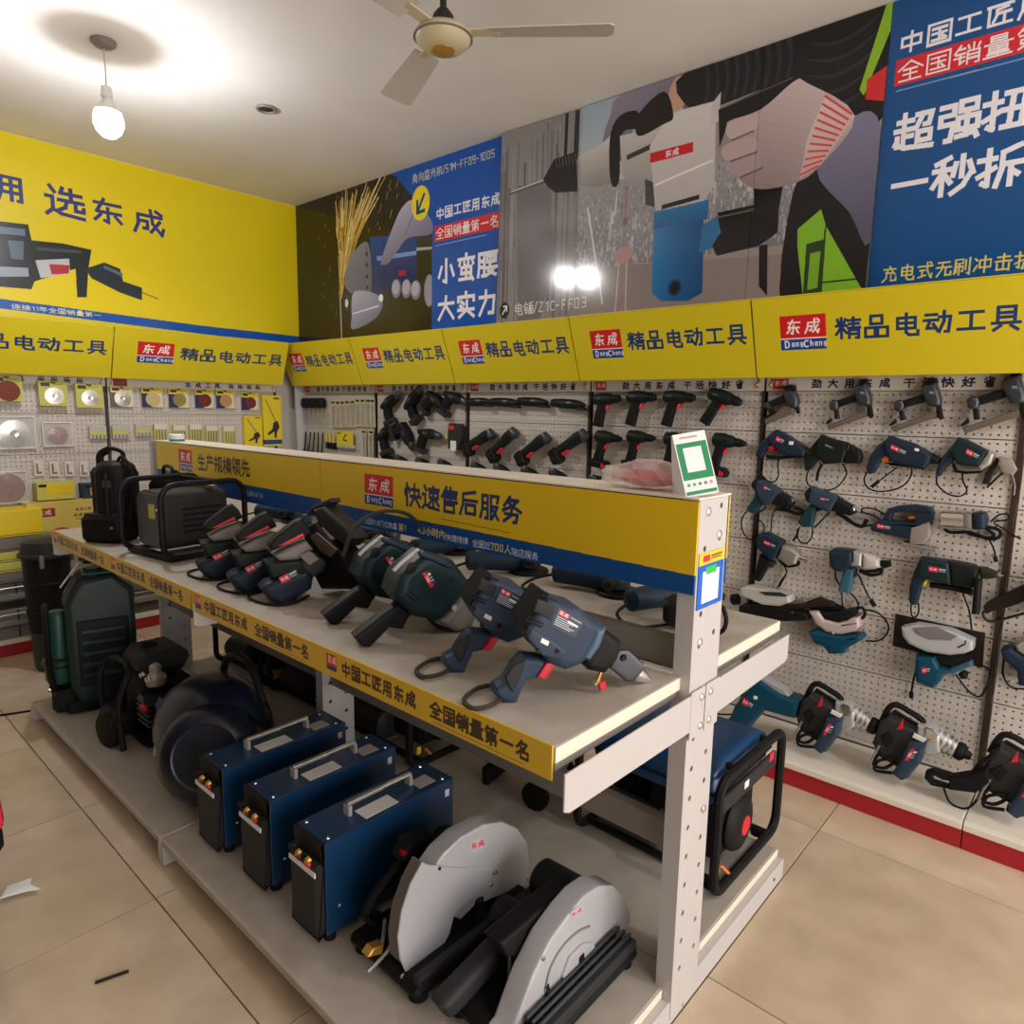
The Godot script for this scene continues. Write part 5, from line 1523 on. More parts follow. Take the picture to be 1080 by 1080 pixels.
func chainsaw(label: String) -> Node3D:
	var t := thing("chainsaw", label, "chainsaw", Vector3(4.845, 0.837, 0.004), -0.0000, "")
	traced(t, [
		["p", "guide_bar_cover", "brown_dark", [-83, -52, -76, -34, 24, 49, 71, 85, 77, 30, 30, -9, -5, -35, -55, -63, -72, -77], 6, 44, 5, 2],
		["t", "chain", "dark_grey", [-74, -66, -85, -82, -70, -104, -44, -101, 34, -56, 82, -30], 5, 16],
		["p", "motor_housing", "teal", [67, 103, 136, 136, 171, 101, 174, -1, 114, -35, 78, 0], 0, 120, 18, 3],
		["p", "rear_handle", "dark", [146, 109, 222, 108, 226, 78, 163, 61], 20, 70, 10, 3],
	])
	return t

func planer(label: String) -> Node3D:
	var t := thing("electric_planer", label, "planer", Vector3(3.993, 0.615, 0.004), -0.0000, "")
	traced(t, [
		["p", "planer_body", "pale_grey", [-116, 82, -75, 96, 93, 84, 101, 58, 60, 33, -14, 23, -118, 47], 10, 90, 10, 3],
		["p", "planer_shoe", "dark", [-123, -6, -19, 28, 176, 19, 175, -7, 98, -27, -2, -50, -121, -32], 0, 80, 5, 1],
		["p", "belt_cover", "dark_grey", [-29, 82, 61, 97, 92, 89, 83, 82, -1, 71], 88, 96, 3, 1],
		["p", "rear_handle", "brown_dark", [-15, 38, 81, 38, 171, 65, 211, 96, 267, 87, 269, 72, 182, 49, 77, 15, -8, 14], 30, 70, 8, 2],
		["t", "knob", "dark", [-170, 7, -142, 16], 26, 40],
		["r", "bolt", "chrome", [113, 17, 113, 13], 84, [5, 4]],
		["t", "cord", "rubber", [18, 91, 36, 133, 55, 164], 3.2, 20],
	])
	return t

func circ_small(label: String) -> Node3D:
	var t := thing("circular_saw", label, "circular saw", Vector3(4.272, 0.613, 0.004), -0.0000, "")
	traced(t, [
		["p", "upper_blade_case", "dark", [-66, 48, -34, 45, 23, 62, 73, 83, 72, 52, 48, 27, 14, 15, -40, 13], 6, 70, 8, 2],
		["p", "blade_guard", "guard_pink", [-102, 35, -64, 45, -39, 14, 15, 11, 48, 28, 68, 47, 90, 53, 98, 15, 86, -7, 32, -34, -26, -38, -69, -13], 0, 80, 12, 3],
		["p", "vent_slot", "dark", [31, 8, 85, 29, 87, 27, 35, 4], 78, 81, 1, 1],
		["p", "motor_housing", "teal", [-95, -52, -61, -33, -28, -40, 34, -35, 106, -14, 116, -30, 84, -63, 57, -84, 50, -110, -3, -124, -28, -101, -70, -91], 4, 92, 18, 3],
		["p", "strap_clutter", "dark_matt", [-131, 61, -76, 94, 19, 69, 22, 53, -68, 40, -106, 36], 6, 50, 8, 2],
		["r", "bolt", "alloy", [5, -24, 7, -31], 94, [5, 5]],
		["t", "cord", "rubber", [89, 71, 140, 72, 181, 39, 186, -2, 158, -42, 109, -56], 3.6, 14],
		["t", "cord_coil", "rubber", [70, 77, 91, 86, 105, 65, 95, 39], 6, 40],
	])
	return t

func circ_big(label: String) -> Node3D:
	var t := thing("circular_saw", label, "circular saw", Vector3(4.633, 0.600, 0.004), -0.0000, "")
	traced(t, [
		["p", "base_plate", "brown_dark", [-156, 90, 140, 81, 146, -51, -154, -42], 0, 5, 1, 1],
		["p", "blade_guard", "guard_grey", [-118, 59, -68, 82, 39, 85, 117, 62, 118, 28, 94, 8, 49, -10, -24, -17, -86, 0, -110, 25], 8, 84, 14, 3],
		["p", "guard_rim", "grey", [-74, 70, -2, 91, 67, 72, 49, 51, -22, 38, -62, 51], 80, 90, 5, 2],
		["p", "slot", "dark", [70, 30, 91, 49, 94, 62, 97, 61, 94, 45, 74, 27], 82, 86, 1, 1],
		["r", "arbor_bolt", "chrome", [-55, 60, -53, 56], 90, [7, 5]],
		["p", "motor_housing", "teal", [-57, -37, 3, -27, 22, -59, 56, -61, 34, -91, 33, -109, 14, -144, -46, -138, -54, -92], 6, 100, 16, 3],
		["p", "handle", "teal_light", [-3, -64, 55, -61, 116, -9, 123, -31, 66, -79, 24, -87], 30, 80, 14, 3],
		["p", "front_knob", "dark", [80, -78, 97, -61, 110, -69, 109, -87, 91, -93], 30, 74, 10, 3],
		["p", "blade_cover", "dark", [0, -23, 112, 9, 119, -12, 61, -51, 19, -59], 10, 70, 6, 2],
		["s", "maker_plate", "plate", [-30, -71, -3, -63, -1, -86, -28, -94], 100.5],
		["t", "cord", "rubber", [66, -95, 114, -149, 148, -159, 166, -116, 171, -57, 147, -39], 3.4, 14],
		["t", "plug_cord", "rubber", [-62, -111, -69, -167, -70, -210], 4, 14],
		["t", "plug", "rubber", [-70, -207, -69, -231], 8, 14],
	])
	return t

func saw_edge(label: String) -> Node3D:
	var t := thing("circular_saw", label, "circular saw", Vector3(4.872, 0.625, 0.004), -0.0000, "")
	traced(t, [
		["p", "motor_housing", "navy", [-41, 23, -16, 42, 24, 19, 70, 25, 81, -78, 23, -89, 14, -40, -29, -7], 0, 90, 16, 3],
		["p", "gear_case", "alloy", [-1, 49, 18, 72, 55, 86, 70, 25, 29, 20, 6, 33], 6, 80, 10, 3],
		["t", "cord", "rubber", [-33, -21, -29, -82, -3, -120, 35, -117, 64, -103], 3.4, 14],
	])
	return t

func demo(label: String) -> Node3D:
	var t := thing("demolition_hammer", label, "demolition hammer", Vector3(4.277, 0.105, 0.200), -0.0000, "")
	traced(t, [
		["p", "rear_body", "dark_grey", [-51, 219, -24, 252, 58, 229, 99, 215, 78, 147, 25, 66, -44, 88, -68, 134], -50, 50, 16, 4],
		["t", "top_grip", "dark", [-52, 210, -38, 257, -22, 284, 1, 289, 39, 276, 71, 263, 82, 250, 76, 222], 11, 0],
		["t", "grip_bar", "dark", [-15, 265, 25, 250, 64, 236], 7, 0],
		["p", "trigger_block", "dark", [-41, 171, -12, 200, 6, 179, -15, 136], -56, 56, 5, 2],
		["p", "red_badge", "red", [27, 267, 9, 214, 29, 224], 49, 52, 1, 1],
		["p", "gear_case", "alloy_light", [72, 251, 113, 251, 144, 230, 150, 173, 122, 144, 70, 167], -44, 44, 12, 4],
		["p", "gear_cover", "chrome", [97, 255, 125, 254, 142, 237, 134, 209, 99, 206], 40, 50, 6, 2],
		["r", "barrel", "alloy_light", [129, 204, 194, 184], 0, [40, 37, 33, 29]],
		["r", "barrel_ring", "chrome", [143, 200, 151, 198], 0, [41, 41]],
		["r", "barrel_ring", "chrome", [160, 195, 168, 192], 0, [39, 39]],
		["r", "barrel_ring", "chrome", [177, 189, 184, 187], 0, [37, 37]],
		["r", "tool_collar", "dark", [190, 186, 221, 178], 0, [30, 33, 32, 24]],
		["r", "chuck_nose", "dark_grey", [220, 178, 238, 173], 0, [18, 16, 12]],
		["p", "motor_housing", "slate", [57, 189, 110, 203, 101, 131, 66, 57, 43, 43, 17, 57, 39, 120], 20, 92, 14, 4],
		["p", "motor_cap", "dark", [16, 60, 40, 108, 64, 102, 70, 64, 48, 42], 24, 88, 8, 2],
		["p", "white_badge", "white", [67, 223, 105, 213, 100, 197, 62, 206], 50, 56, 1, 1],
		["s", "maker_plate", "plate", [69, 178, 94, 186, 76, 130, 52, 127], 92.5],
		["t", "cord", "rubber", [-34, 114, -55, 62, -21, 55, 9, 84, 0, 99, -39, 76, -45, 38, 12, 49], 6, 60],
		["t", "stand", "steel_grey", [-37, 143, -54, 93, -61, 56], 4, 70],
	])
	return t

func blue_breaker(label: String) -> Node3D:
	var t := thing("demolition_hammer", label, "demolition hammer", Vector3(4.042, 0.105, 0.200), -0.0000, "")
	traced(t, [
		["p", "housing", "teal", [4, 253, 95, 215, 174, 212, 163, 135, 128, 131, 33, 128, -26, 33, -72, 8, -113, 43, -97, 99, -56, 179], -50, 50, 18, 3],
		["p", "top_rail", "alloy_light", [10, 262, 104, 236, 126, 213, 87, 211, 3, 238], -30, 30, 6, 2],
		["p", "base_cap", "dark", [-113, 47, -25, 43, -41, 8, -91, 11], -52, 52, 8, 2],
		["s", "maker_plate", "plate", [-51, 163, -5, 149, -11, 119, -59, 132], 50.5],
		["p", "white_badge", "white", [-9, 184, 7, 185, 6, 170, -10, 169], 49, 51, 0.6, 1],
		["t", "cord", "rubber", [-111, 50, -171, 31, -230, 22], 4, 0],
	])
	return t

func black_saw(label: String) -> Node3D:
	var t := thing("black_tool", label, "hand tool", Vector3(4.775, 0.105, 0.250), -0.0000, "")
	traced(t, [
		["p", "body", "dark_matt", [-26, 106, 40, 144, 79, 184, 90, 133, 56, 81, -21, 62], -30, 30, 10, 3],
		["p", "loop_handle", "dark", [-99, 96, -77, 113, -16, 112, -13, 92, -44, 85, -70, 91, -80, 85, -73, 69, -22, 69, -21, 60, -77, 51, -100, 70], -18, 18, 6, 2],
		["t", "cord", "rubber", [-39, 57, -15, 10, 31, 7, 60, 51, 68, 98], 4, 10],
		["t", "coil", "rubber", [40, 144, 60, 189, 81, 215, 88, 236], 8, 0],
	])
	return t

func heavy_drill(label: String) -> Node3D:
	var t := thing("heavy_drill", label, "drill", Vector3(4.192, 0.876, 1.997), 1.0385, "")
	traced(t, [
		["p", "motor_housing", "slate", [73, 227, 114, 204, 145, 195, 170, 170, 203, 152, 188, 115, 165, 85, 149, 75, 118, 67, 83, 85, 47, 126, 27, 162, 37, 179], -56, 56, 19, 4],
		["p", "end_cap", "dark_matt", [74, 230, 78, 227, 41, 176, 32, 160, 26, 162, 36, 181], -50, 50, 5, 2],
		["p", "air_window", "dark_grey", [51, 223, 89, 206, 78, 178, 43, 199], 54, 58, 3, 1],
		["p", "vent", "dark", [58, 233, 92, 217, 90, 214, 57, 230], 55, 58, 1, 1],
		["p", "vent", "dark", [30, 192, 65, 173, 64, 170, 29, 189], 55, 58, 1, 1],
		["p", "vent", "dark", [27, 186, 62, 167, 60, 164, 26, 182], 55, 58, 1, 1],
		["p", "side_cover", "slate", [32, 169, 70, 147, 95, 130, 115, 111, 104, 92, 62, 108, 32, 143], 48, 60, 6, 2],
		["p", "badge", "white", [60, 145, 76, 136, 73, 127, 57, 136], 59, 61, 0.6, 1],
		["p", "front_band", "slate_light", [177, 152, 203, 153, 190, 114, 167, 84, 145, 95, 164, 124], -60, 60, 12, 3],
		["s", "maker_plate", "plate_large", [95, 203, 150, 169, 132, 138, 80, 167], 56.6],
		["r", "screw", "dark", [34, 160, 34, 159], 60, [5, 5]],
		["r", "screw", "dark", [93, 115, 94, 115], 60, [5, 5]],
		["r", "screw", "dark", [53, 119, 54, 118], 60, [5, 5]],
		["p", "gear_case", "dark", [187, 138, 204, 146, 246, 113, 239, 75, 211, 46, 174, 57, 157, 78], -46, 46, 18, 4],
		["p", "ring", "gunmetal", [179, 136, 191, 129, 183, 104, 169, 113], 44, 50, 3, 1],
		["p", "nose_block", "gunmetal", [247, 90, 271, 88, 309, 53, 308, 37, 287, 14, 270, 16, 227, 52], -26, 26, 8, 2],
		["r", "set_screw", "dark", [257, 73, 259, 71], 28, [8, 6]],
		["r", "bit_tip", "chrome", [294, 30, 340, 2], 0, [20, 18, 12, 5]],
		["p", "handle", "slate", [39, 94, 79, 87, 107, 72, 84, 47, 64, 46, 45, 44, 28, 8, 24, -9, -3, 0, -24, 22, -18, 36, 1, 45, 19, 74], -26, 26, 11, 3],
		["p", "grip_pad", "dark_grey", [-4, 59, 14, 84, 32, 89, 37, 74, 16, 24, 7, 29], 22, 29, 3, 1],
		["p", "trigger", "red", [83, 82, 106, 76, 82, 45, 63, 52], -18, 32, 5, 2],
		["t", "key_chain", "brass", [207, 59, 201, 40, 194, 25], 4, 30],
		["p", "key_tag", "red", [199, 25, 214, 31, 217, 11, 203, 8], 26, 34, 2, 1],
		["p", "chuck_key", "chrome", [190, 28, 204, 39, 208, 26, 193, 15], 22, 28, 2, 1],
		["f", "wrist_strap", "strap", [4, 8, -57, -37, 8, -50, -72, 8, -15, -83, 8, 15, -71, 8, 45, -36, 8, 40, -4, 8, 13], 5],
		["f", "cable", "rubber", [404, 8, -433, 420, 8, -393, 429, 8, -323, 395, 8, -283, 451, 8, -284, 485, 8, -244, 505, 8, -209, 456, 8, -192, 432, 8, -258], 5],
	])
	return t

func big_polisher(label: String) -> Node3D:
	var t := thing("wall_chaser", label, "power tool", Vector3(3.730, 0.876, 2.009), 1.3166, "")
	traced(t, [
		["p", "handle", "dark", [-24, 34, 57, 82, 93, 98, 122, 67, 102, 30, 66, 41, 39, 19, 12, -2, -7, 6], -22, 22, 9, 3],
		["p", "motor_housing", "green_navy", [85, 181, 154, 229, 232, 200, 277, 141, 272, 119, 208, 54, 187, 46, 122, 67, 93, 98, 67, 132], -58, 58, 24, 4],
		["p", "gear_case", "grey", [272, 119, 308, 120, 300, 92, 304, 39, 289, 14, 248, 6, 208, 27, 187, 46, 208, 54], -52, 52, 18, 4],
		["r", "brush_cap", "dark", [110, 196, 111, 195], 54, [14, 15, 12]],
		["r", "spindle_lock", "alloy_light", [232, 75, 233, 74], 50, [9, 7]],
		["p", "vent", "dark", [191, 194, 205, 201, 209, 197, 195, 190], 56, 60, 1, 1],
		["p", "vent", "dark", [211, 154, 225, 160, 228, 155, 215, 149], 56, 60, 1, 1],
		["s", "maker_plate", "plate", [136, 180, 154, 188, 176, 150, 159, 140], 58.6],
		["t", "lever", "alloy_light", [68, 191, 94, 212, 135, 238], 5, 40],
		["p", "top_cover", "navy", [127, 238, 201, 212, 225, 181, 201, 188, 159, 210, 127, 225], 50, 62, 5, 2],
		["p", "vent", "dark", [103, 141, 130, 116, 128, 113, 101, 138], 56, 60, 1, 1],
		["p", "vent", "dark", [96, 134, 123, 109, 120, 106, 93, 131], 56, 60, 1, 1],
		["p", "switch", "dark", [112, 74, 130, 67, 116, 51, 107, 53], -14, 14, 3, 1],
		["f", "strap", "strap", [238, 6, -110, 225, 6, -39, 232, 6, 3, 254, 6, 25, 298, 6, 14], 5],
	])
	return t

func marble_cutter(label: String) -> Node3D:
	var t := thing("marble_cutter", label, "cutter", Vector3(3.226, 0.876, 1.956), 1.2344, "")
	traced(t, [
		["p", "motor_housing", "navy", [-49, 52, -34, 66, 44, 93, 83, 99, 104, 73, 97, 36, 41, 6, 2, -3, -31, 20], -46, 46, 20, 4],
		["p", "end_cap", "dark", [-46, 57, -29, 67, -22, 20, 2, -1, -26, 16], -42, 42, 8, 2],
		["p", "gear_case", "grey", [-8, 147, 36, 168, 86, 185, 106, 157, 64, 129, 6, 130], -40, 40, 12, 3],
		["p", "top_handle", "dark", [-19, 181, -1, 201, 55, 242, 75, 250, 93, 230, 105, 203, 86, 194, 46, 182, 7, 165, -12, 161], -24, 24, 8, 3],
		["p", "trigger", "red", [3, 174, 76, 209, 83, 199, 27, 176], 18, 30, 3, 2],
		["p", "blade_guard", "dark_grey", [64, 129, 106, 151, 140, 116, 135, 91, 102, 73, 69, 98], -50, 50, 10, 3],
		["p", "depth_plate", "grey", [60, 144, 90, 160, 117, 129, 88, 113], 48, 54, 2, 1],
		["p", "side_body", "dark_green", [-32, 128, 6, 129, 69, 129, 98, 74, 44, 91, -15, 79], -44, 44, 10, 3],
		["s", "maker_plate", "plate", [-1, 83, 50, 106, 60, 85, 9, 66], 46.6],
		["f", "cord", "rubber", [96, 6, -2, 45, 6, 55, -6, 6, 65, -50, 6, 11, -71, 6, -68, -30, 6, -122, 24, 6, -72, 53, 6, 14], 4],
	])
	return t

func recip_saw(label: String) -> Node3D:
	var t := thing("reciprocating_saw", label, "saw", Vector3(3.269, 0.876, 1.780), -0.0000, "")
	traced(t, [
		["p", "blade_shoe", "dark_grey", [-121, 236, -88, 270, 11, 306, 17, 294, -13, 278, -79, 260], -20, 20, 4, 1],
		["p", "barrel", "dark_grey", [-71, 264, -13, 279, 96, 234, 150, 200, 107, 168, 29, 188, -43, 221], -32, 32, 14, 3],
		["p", "clear_guard", "pale_grey", [-20, 219, 56, 192, 10, 165, -26, 186], -30, 30, 4, 1],
		["p", "motor_housing", "dark", [-101, 209, -43, 227, 29, 183, 98, 146, 131, 105, 130, 43, -23, 14, -78, 70, -123, 140], -40, 40, 14, 3],
		["p", "side_casing", "brown_grey", [-68, 179, -25, 199, 82, 159, 45, 129, -4, 137], 38, 46, 6, 2],
	])
	return t

func cutoff_far(label: String) -> Node3D:
	var t := thing("cutoff_saw", label, "cut-off saw", Vector3(3.950, 0.092, 1.880), 1.5708, "")
	traced(t, [
		["p", "upper_guard", "guard_grey", [-92, 265, -56, 290, 3, 305, 82, 302, 158, 275, 221, 226, 265, 161, 278, 93, 263, 30, 136, 60, 52, 82, 5, 72, -56, 133, -99, 206], -56, 0, 7, 2],
		["p", "lower_flap", "guard_grey", [-128, 308, -165, 270, -191, 217, -203, 156, -197, 96, -173, 30, -127, 30, -69, 37, -39, 67, -24, 107, 21, 117, 103, 95, 118, 159, -26, 240, -112, 293], 0, 7, 2, 1],
		["p", "flap_rim", "grey", [-106, 284, -144, 245, -171, 191, -183, 129, -177, 67, -152, 30, -158, 30, -184, 70, -190, 133, -178, 197, -149, 252, -114, 290], -50, 6, 2, 1],
		["r", "rivet", "dark", [-76, 265, -76, 264], 8, [4, 4]],
		["r", "rivet", "chrome", [127, 145, 127, 144], 8, [7, 5]],
		["r", "rivet", "chrome", [110, 119, 111, 118], 8, [6, 4]],
		["r", "rivet", "chrome", [-190, 47, -189, 46], 8, [7, 5]],
		["s", "red_mark", "red_mark", [33, 281, 90, 268, 96, 231, 38, 245], 0.8],
		["t", "lever", "dark", [-182, 123, -161, 91, -141, 85, -174, 123, -119, 171, -54, 199, 21, 200], 15, -150],
		["p", "switch", "red", [-86, 249, -63, 244, -60, 232, -81, 235], -140, -120, 3, 1],
		["p", "lever_head", "dark", [-87, 225, -58, 266, 17, 248, 48, 194, -44, 196], -175, -115, 14, 3],
		["t", "clamp_screw", "alloy", [-234, 40, -202, 48, -169, 62, -151, 100], 5, -70],
		["p", "clamp_jaw", "brass", [-239, 87, -222, 99, -191, 91, -198, 69, -230, 82], -90, -60, 3, 1],
		["t", "clamp_bar", "steel_grey", [-166, 127, -172, 83, -187, 32], 5, -90],
	])
	return t

func cutoff_near(label: String) -> Node3D:
	var t := thing("cutoff_saw", label, "cut-off saw", Vector3(4.250, 0.092, 1.800), 1.5708, "")
	traced(t, [
		["p", "upper_guard", "guard_grey", [-247, 46, -209, 59, -182, 100, -147, 149, -89, 198, -18, 225, 38, 237, 99, 230, 165, 196, 226, 132, 256, 65, 261, 30, 225, 30, 156, 30, 103, 30, 53, 30, -26, 30, -80, 30, -132, 30], -58, 0, 8, 2],
		["p", "hub_cover", "guard_grey", [-34, 31, -45, 82, -19, 116, 31, 118, 74, 97, 98, 54, 66, 30, 10, 30], -2, 8, 5, 2],
		["t", "hub_ring", "grey", [-104, 83, -88, 129, -45, 156, 12, 159, 62, 144], 3, 1],
		["r", "rivet", "chrome", [-111, 168, -110, 167], 1, [6, 4]],
		["p", "latch", "dark", [-105, 95, -95, 97, -89, 77, -99, 80], 0, 6, 1, 1],
		["t", "wire_clip", "dark", [-100, 80, -108, 57, -88, 33, -106, 37], 2.5, 4],
		["t", "wire_clip", "dark", [106, 30, 100, 45, 139, 30, 134, 30], 2.5, 4],
		["s", "red_mark", "red_mark", [-16, 228, 30, 222, 35, 197, -12, 206], 1.0],
		["p", "handle", "dark_grey", [-295, 87, -278, 99, -97, 131, -51, 112, -41, 76, -240, 41, -270, 42], -178, -122, 20, 4],
		["p", "arm", "dark", [-185, 214, 71, 214, 136, 165, -76, 153, -108, 128, -160, 163], -120, -62, 10, 3],
		["r", "motor_end", "dark", [-36, 128, -35, 126], -200, [42, 44, 42, 34]],
		["t", "support_rod", "steel_grey", [-133, 171, -133, 86], 4, -80],
	])
	return t

# ------------------------------------------------------------------ cordless tools on the back racks
const NTH := ["leftmost", "second", "third", "fourth", "fifth", "sixth", "seventh", "eighth", "ninth"]

func drill_slim() -> Node3D:
	var t := thing("cordless_drill", "", "drill", Vector3.ZERO, 0.0, "slim cordless drills in the upper row")
	one("housing", M.dark_green, t, func(g: Geo) -> void: g.turn(Vector3(-0.075, 0, 0.034), Vector3.RIGHT, [[0, 0.018], [0.008, 0.028], [0.05, 0.033], [0.1, 0.03], [0.115, 0.022]], 14))
	one("chuck", M.dark, t, func(g: Geo) -> void: g.turn(Vector3(0.038, 0, 0.034), Vector3.RIGHT, [[0, 0.022], [0.025, 0.022], [0.045, 0.014], [0.05, 0.006]], 12))
	one("bit", M.steel_grey, t, func(g: Geo) -> void: g.rod(Vector3(0.085, 0, 0.034), Vector3(0.15, -0.008, 0.034), 0.002, 0.0015, 6))
	one("handle", M.dark, t, func(g: Geo) -> void: g.prism(P2([-42, -14, 2, -16, -14, -70, -30, -142, -76, -132, -56, -60]), 0.012, 0.056, 0.009, 2))
	one("trigger", M.red, t, func(g: Geo) -> void: g.prism(P2([2, -28, 14, -30, 10, -52, -6, -56]), 0.022, 0.046, 0.003))
	one("grey_badge", M.grey_plate, t, func(g: Geo) -> void: g.box(Vector3(-0.03, 0.004, 0.0665), Vector3(0.026, 0.008, 0.0012)))  # small grey plate set on the housing
	return t

func drill_battery() -> Node3D:
	var t := thing("cordless_driver", "", "drill", Vector3.ZERO, 0.0, "battery drills in the second row")
	one("housing", M.dark_green, t, func(g: Geo) -> void: g.turn(Vector3(-0.06, 0, 0.036), Vector3.RIGHT, [[0, 0.02], [0.008, 0.031], [0.045, 0.034], [0.09, 0.027], [0.1, 0.02]], 14))
	one("chuck", M.dark, t, func(g: Geo) -> void: g.turn(Vector3(0.038, 0, 0.036), Vector3.RIGHT, [[0, 0.02], [0.03, 0.019], [0.055, 0.01], [0.06, 0.004]], 12))
	one("bit", M.steel_grey, t, func(g: Geo) -> void: g.rod(Vector3(0.095, 0, 0.036), Vector3(0.145, -0.006, 0.036), 0.002, 0.0015, 6))
	one("handle", M.dark, t, func(g: Geo) -> void: g.prism(P2([-40, -18, 2, -22, -10, -80, -16, -122, -60, -122, -46, -66]), 0.014, 0.058, 0.009, 2))
	one("trigger", M.red, t, func(g: Geo) -> void: g.prism(P2([2, -34, 13, -38, 8, -60, -6, -62]), 0.024, 0.048, 0.003))
	one("battery", M.dark, t, func(g: Geo) -> void: g.prism(P2([-76, -118, 14, -122, 32, -140, 28, -162, -72, -158]), 0.003, 0.069, 0.008, 2))
	one("battery_stripe", M.red, t, func(g: Geo) -> void: g.prism(P2([6, -130, 28, -142, 24, -158, 4, -154]), 0.067, 0.071, 0.001))
	return t

func grinder_slim(l: float) -> Node3D:
	var t := thing("slim_grinder", "", "grinder", Vector3.ZERO, 0.0, "slim grinders lying flat in the top row")
	one("housing", M.dark_green, t, func(g: Geo) -> void: g.turn(Vector3(-l / 2, 0, 0.032), Vector3.RIGHT, [[0, 0.014], [0.01, 0.021], [l * 0.3, 0.026], [l * 0.7, 0.026], [l * 0.9, 0.018], [l, 0.01]], 14))
	one("switch", M.grey, t, func(g: Geo) -> void: g.box(Vector3(l * 0.1, 0.008, 0.057), Vector3(0.03, 0.01, 0.006), 0.002))
	one("wheel_guard", M.dark, t, func(g: Geo) -> void: g.turn(Vector3(l * 0.42, -0.012, 0.032), Vector3.DOWN, [[0, 0.026], [0.012, 0.03], [0.016, 0.03]], 14))
	return t

func grinder_battery(l: float, stripe: bool) -> Node3D:
	var t := thing("cordless_grinder", "", "grinder", Vector3.ZERO, 0.0, "angled cordless grinders in the second row")
	one("housing", M.dark_green, t, func(g: Geo) -> void: g.turn(Vector3(-l * 0.35, 0, 0.036), Vector3.RIGHT, [[0, 0.024], [0.02, 0.03], [l * 0.4, 0.03], [l * 0.62, 0.034], [l * 0.8, 0.028], [l * 0.86, 0.012]], 14))
	one("battery", M.dark, t, func(g: Geo) -> void: g.box(Vector3(-l * 0.4, -0.012, 0.036), Vector3(l * 0.26, 0.085, 0.07), 0.012))
	one("gear_head", M.gunmetal, t, func(g: Geo) -> void: g.turn(Vector3(l * 0.42, 0.02, 0.036), Vector3(0.25, -1, 0), [[0, 0.024], [0.03, 0.03], [0.055, 0.026], [0.06, 0.012]], 14))
	one("switch", M.red if stripe else M.grey, t, func(g: Geo) -> void: g.box(Vector3(-l * 0.1, -0.032, 0.05), Vector3(0.05, 0.016, 0.03), 0.005))
	return t

func tool_tip() -> Node3D:
	var t := thing("cordless_cutter", "", "power tool", Vector3.ZERO, 0.0, "dark tools peeping over the gondola sign")
	one("housing", M.dark, t, func(g: Geo) -> void: g.turn(Vector3(-0.075, 0.0, 0.036), Vector3(1, -0.22, 0), [[0, 0.02], [0.012, 0.032], [0.06, 0.034], [0.12, 0.024], [0.15, 0.012]], 14))
	one("head", M.gunmetal, t, func(g: Geo) -> void: g.turn(Vector3(-0.05, 0.012, 0.06), Vector3(0, 0.1, 1), [[0, 0.024], [0.012, 0.022], [0.016, 0.012]], 14))
	one("handle", M.dark_green, t, func(g: Geo) -> void: g.prism(P2([20, -20, 60, -24, 40, -120, -4, -116]), 0.014, 0.056, 0.008, 2))
	return t

func pistol_dark() -> Node3D:
	var t := thing("cordless_hammer", "", "power tool", Vector3.ZERO, 0.0, "black cordless tools on the second rack")
	one("housing", M.dark, t, func(g: Geo) -> void: g.prism(P2([-80, 30, 10, 42, 70, 26, 92, 0, 60, -20, 0, -22, -40, -14, -84, 4]), 0.004, 0.074, 0.016, 3))
	one("nose", M.gunmetal, t, func(g: Geo) -> void: g.turn(Vector3(0.07, 0.008, 0.038), Vector3(1, -0.1, 0), [[0, 0.026], [0.03, 0.024], [0.05, 0.014], [0.06, 0.006]], 12))
	one("handle", M.dark, t, func(g: Geo) -> void: g.prism(P2([-66, 8, -20, -12, -46, -92, -96, -80, -92, -40]), 0.016, 0.062, 0.01, 2))
	one("battery", M.dark_grey, t, func(g: Geo) -> void: g.prism(P2([-110, -76, -26, -98, -30, -128, -116, -112]), 0.006, 0.072, 0.008, 2))
	one("badge", M.grey_plate, t, func(g: Geo) -> void: g.box(Vector3(0.0, 0.014, 0.0745), Vector3(0.04, 0.014, 0.0014)))
	return t

func row(proto: Node3D, spots: Array, turns: Array, say: String) -> void:
	for i in spots.size():
		var o: Node3D = proto
		if i > 0:
			o = proto.duplicate()
			o.name = numbered(String(proto.name).rstrip("_0123456789"))
			add_child(o)
		o.position = Vector3(spots[i][0], spots[i][1], 0.004)
		o.rotation.z = deg_to_rad(turns[i % turns.size()])
		o.set_meta("label", say % NTH[i])

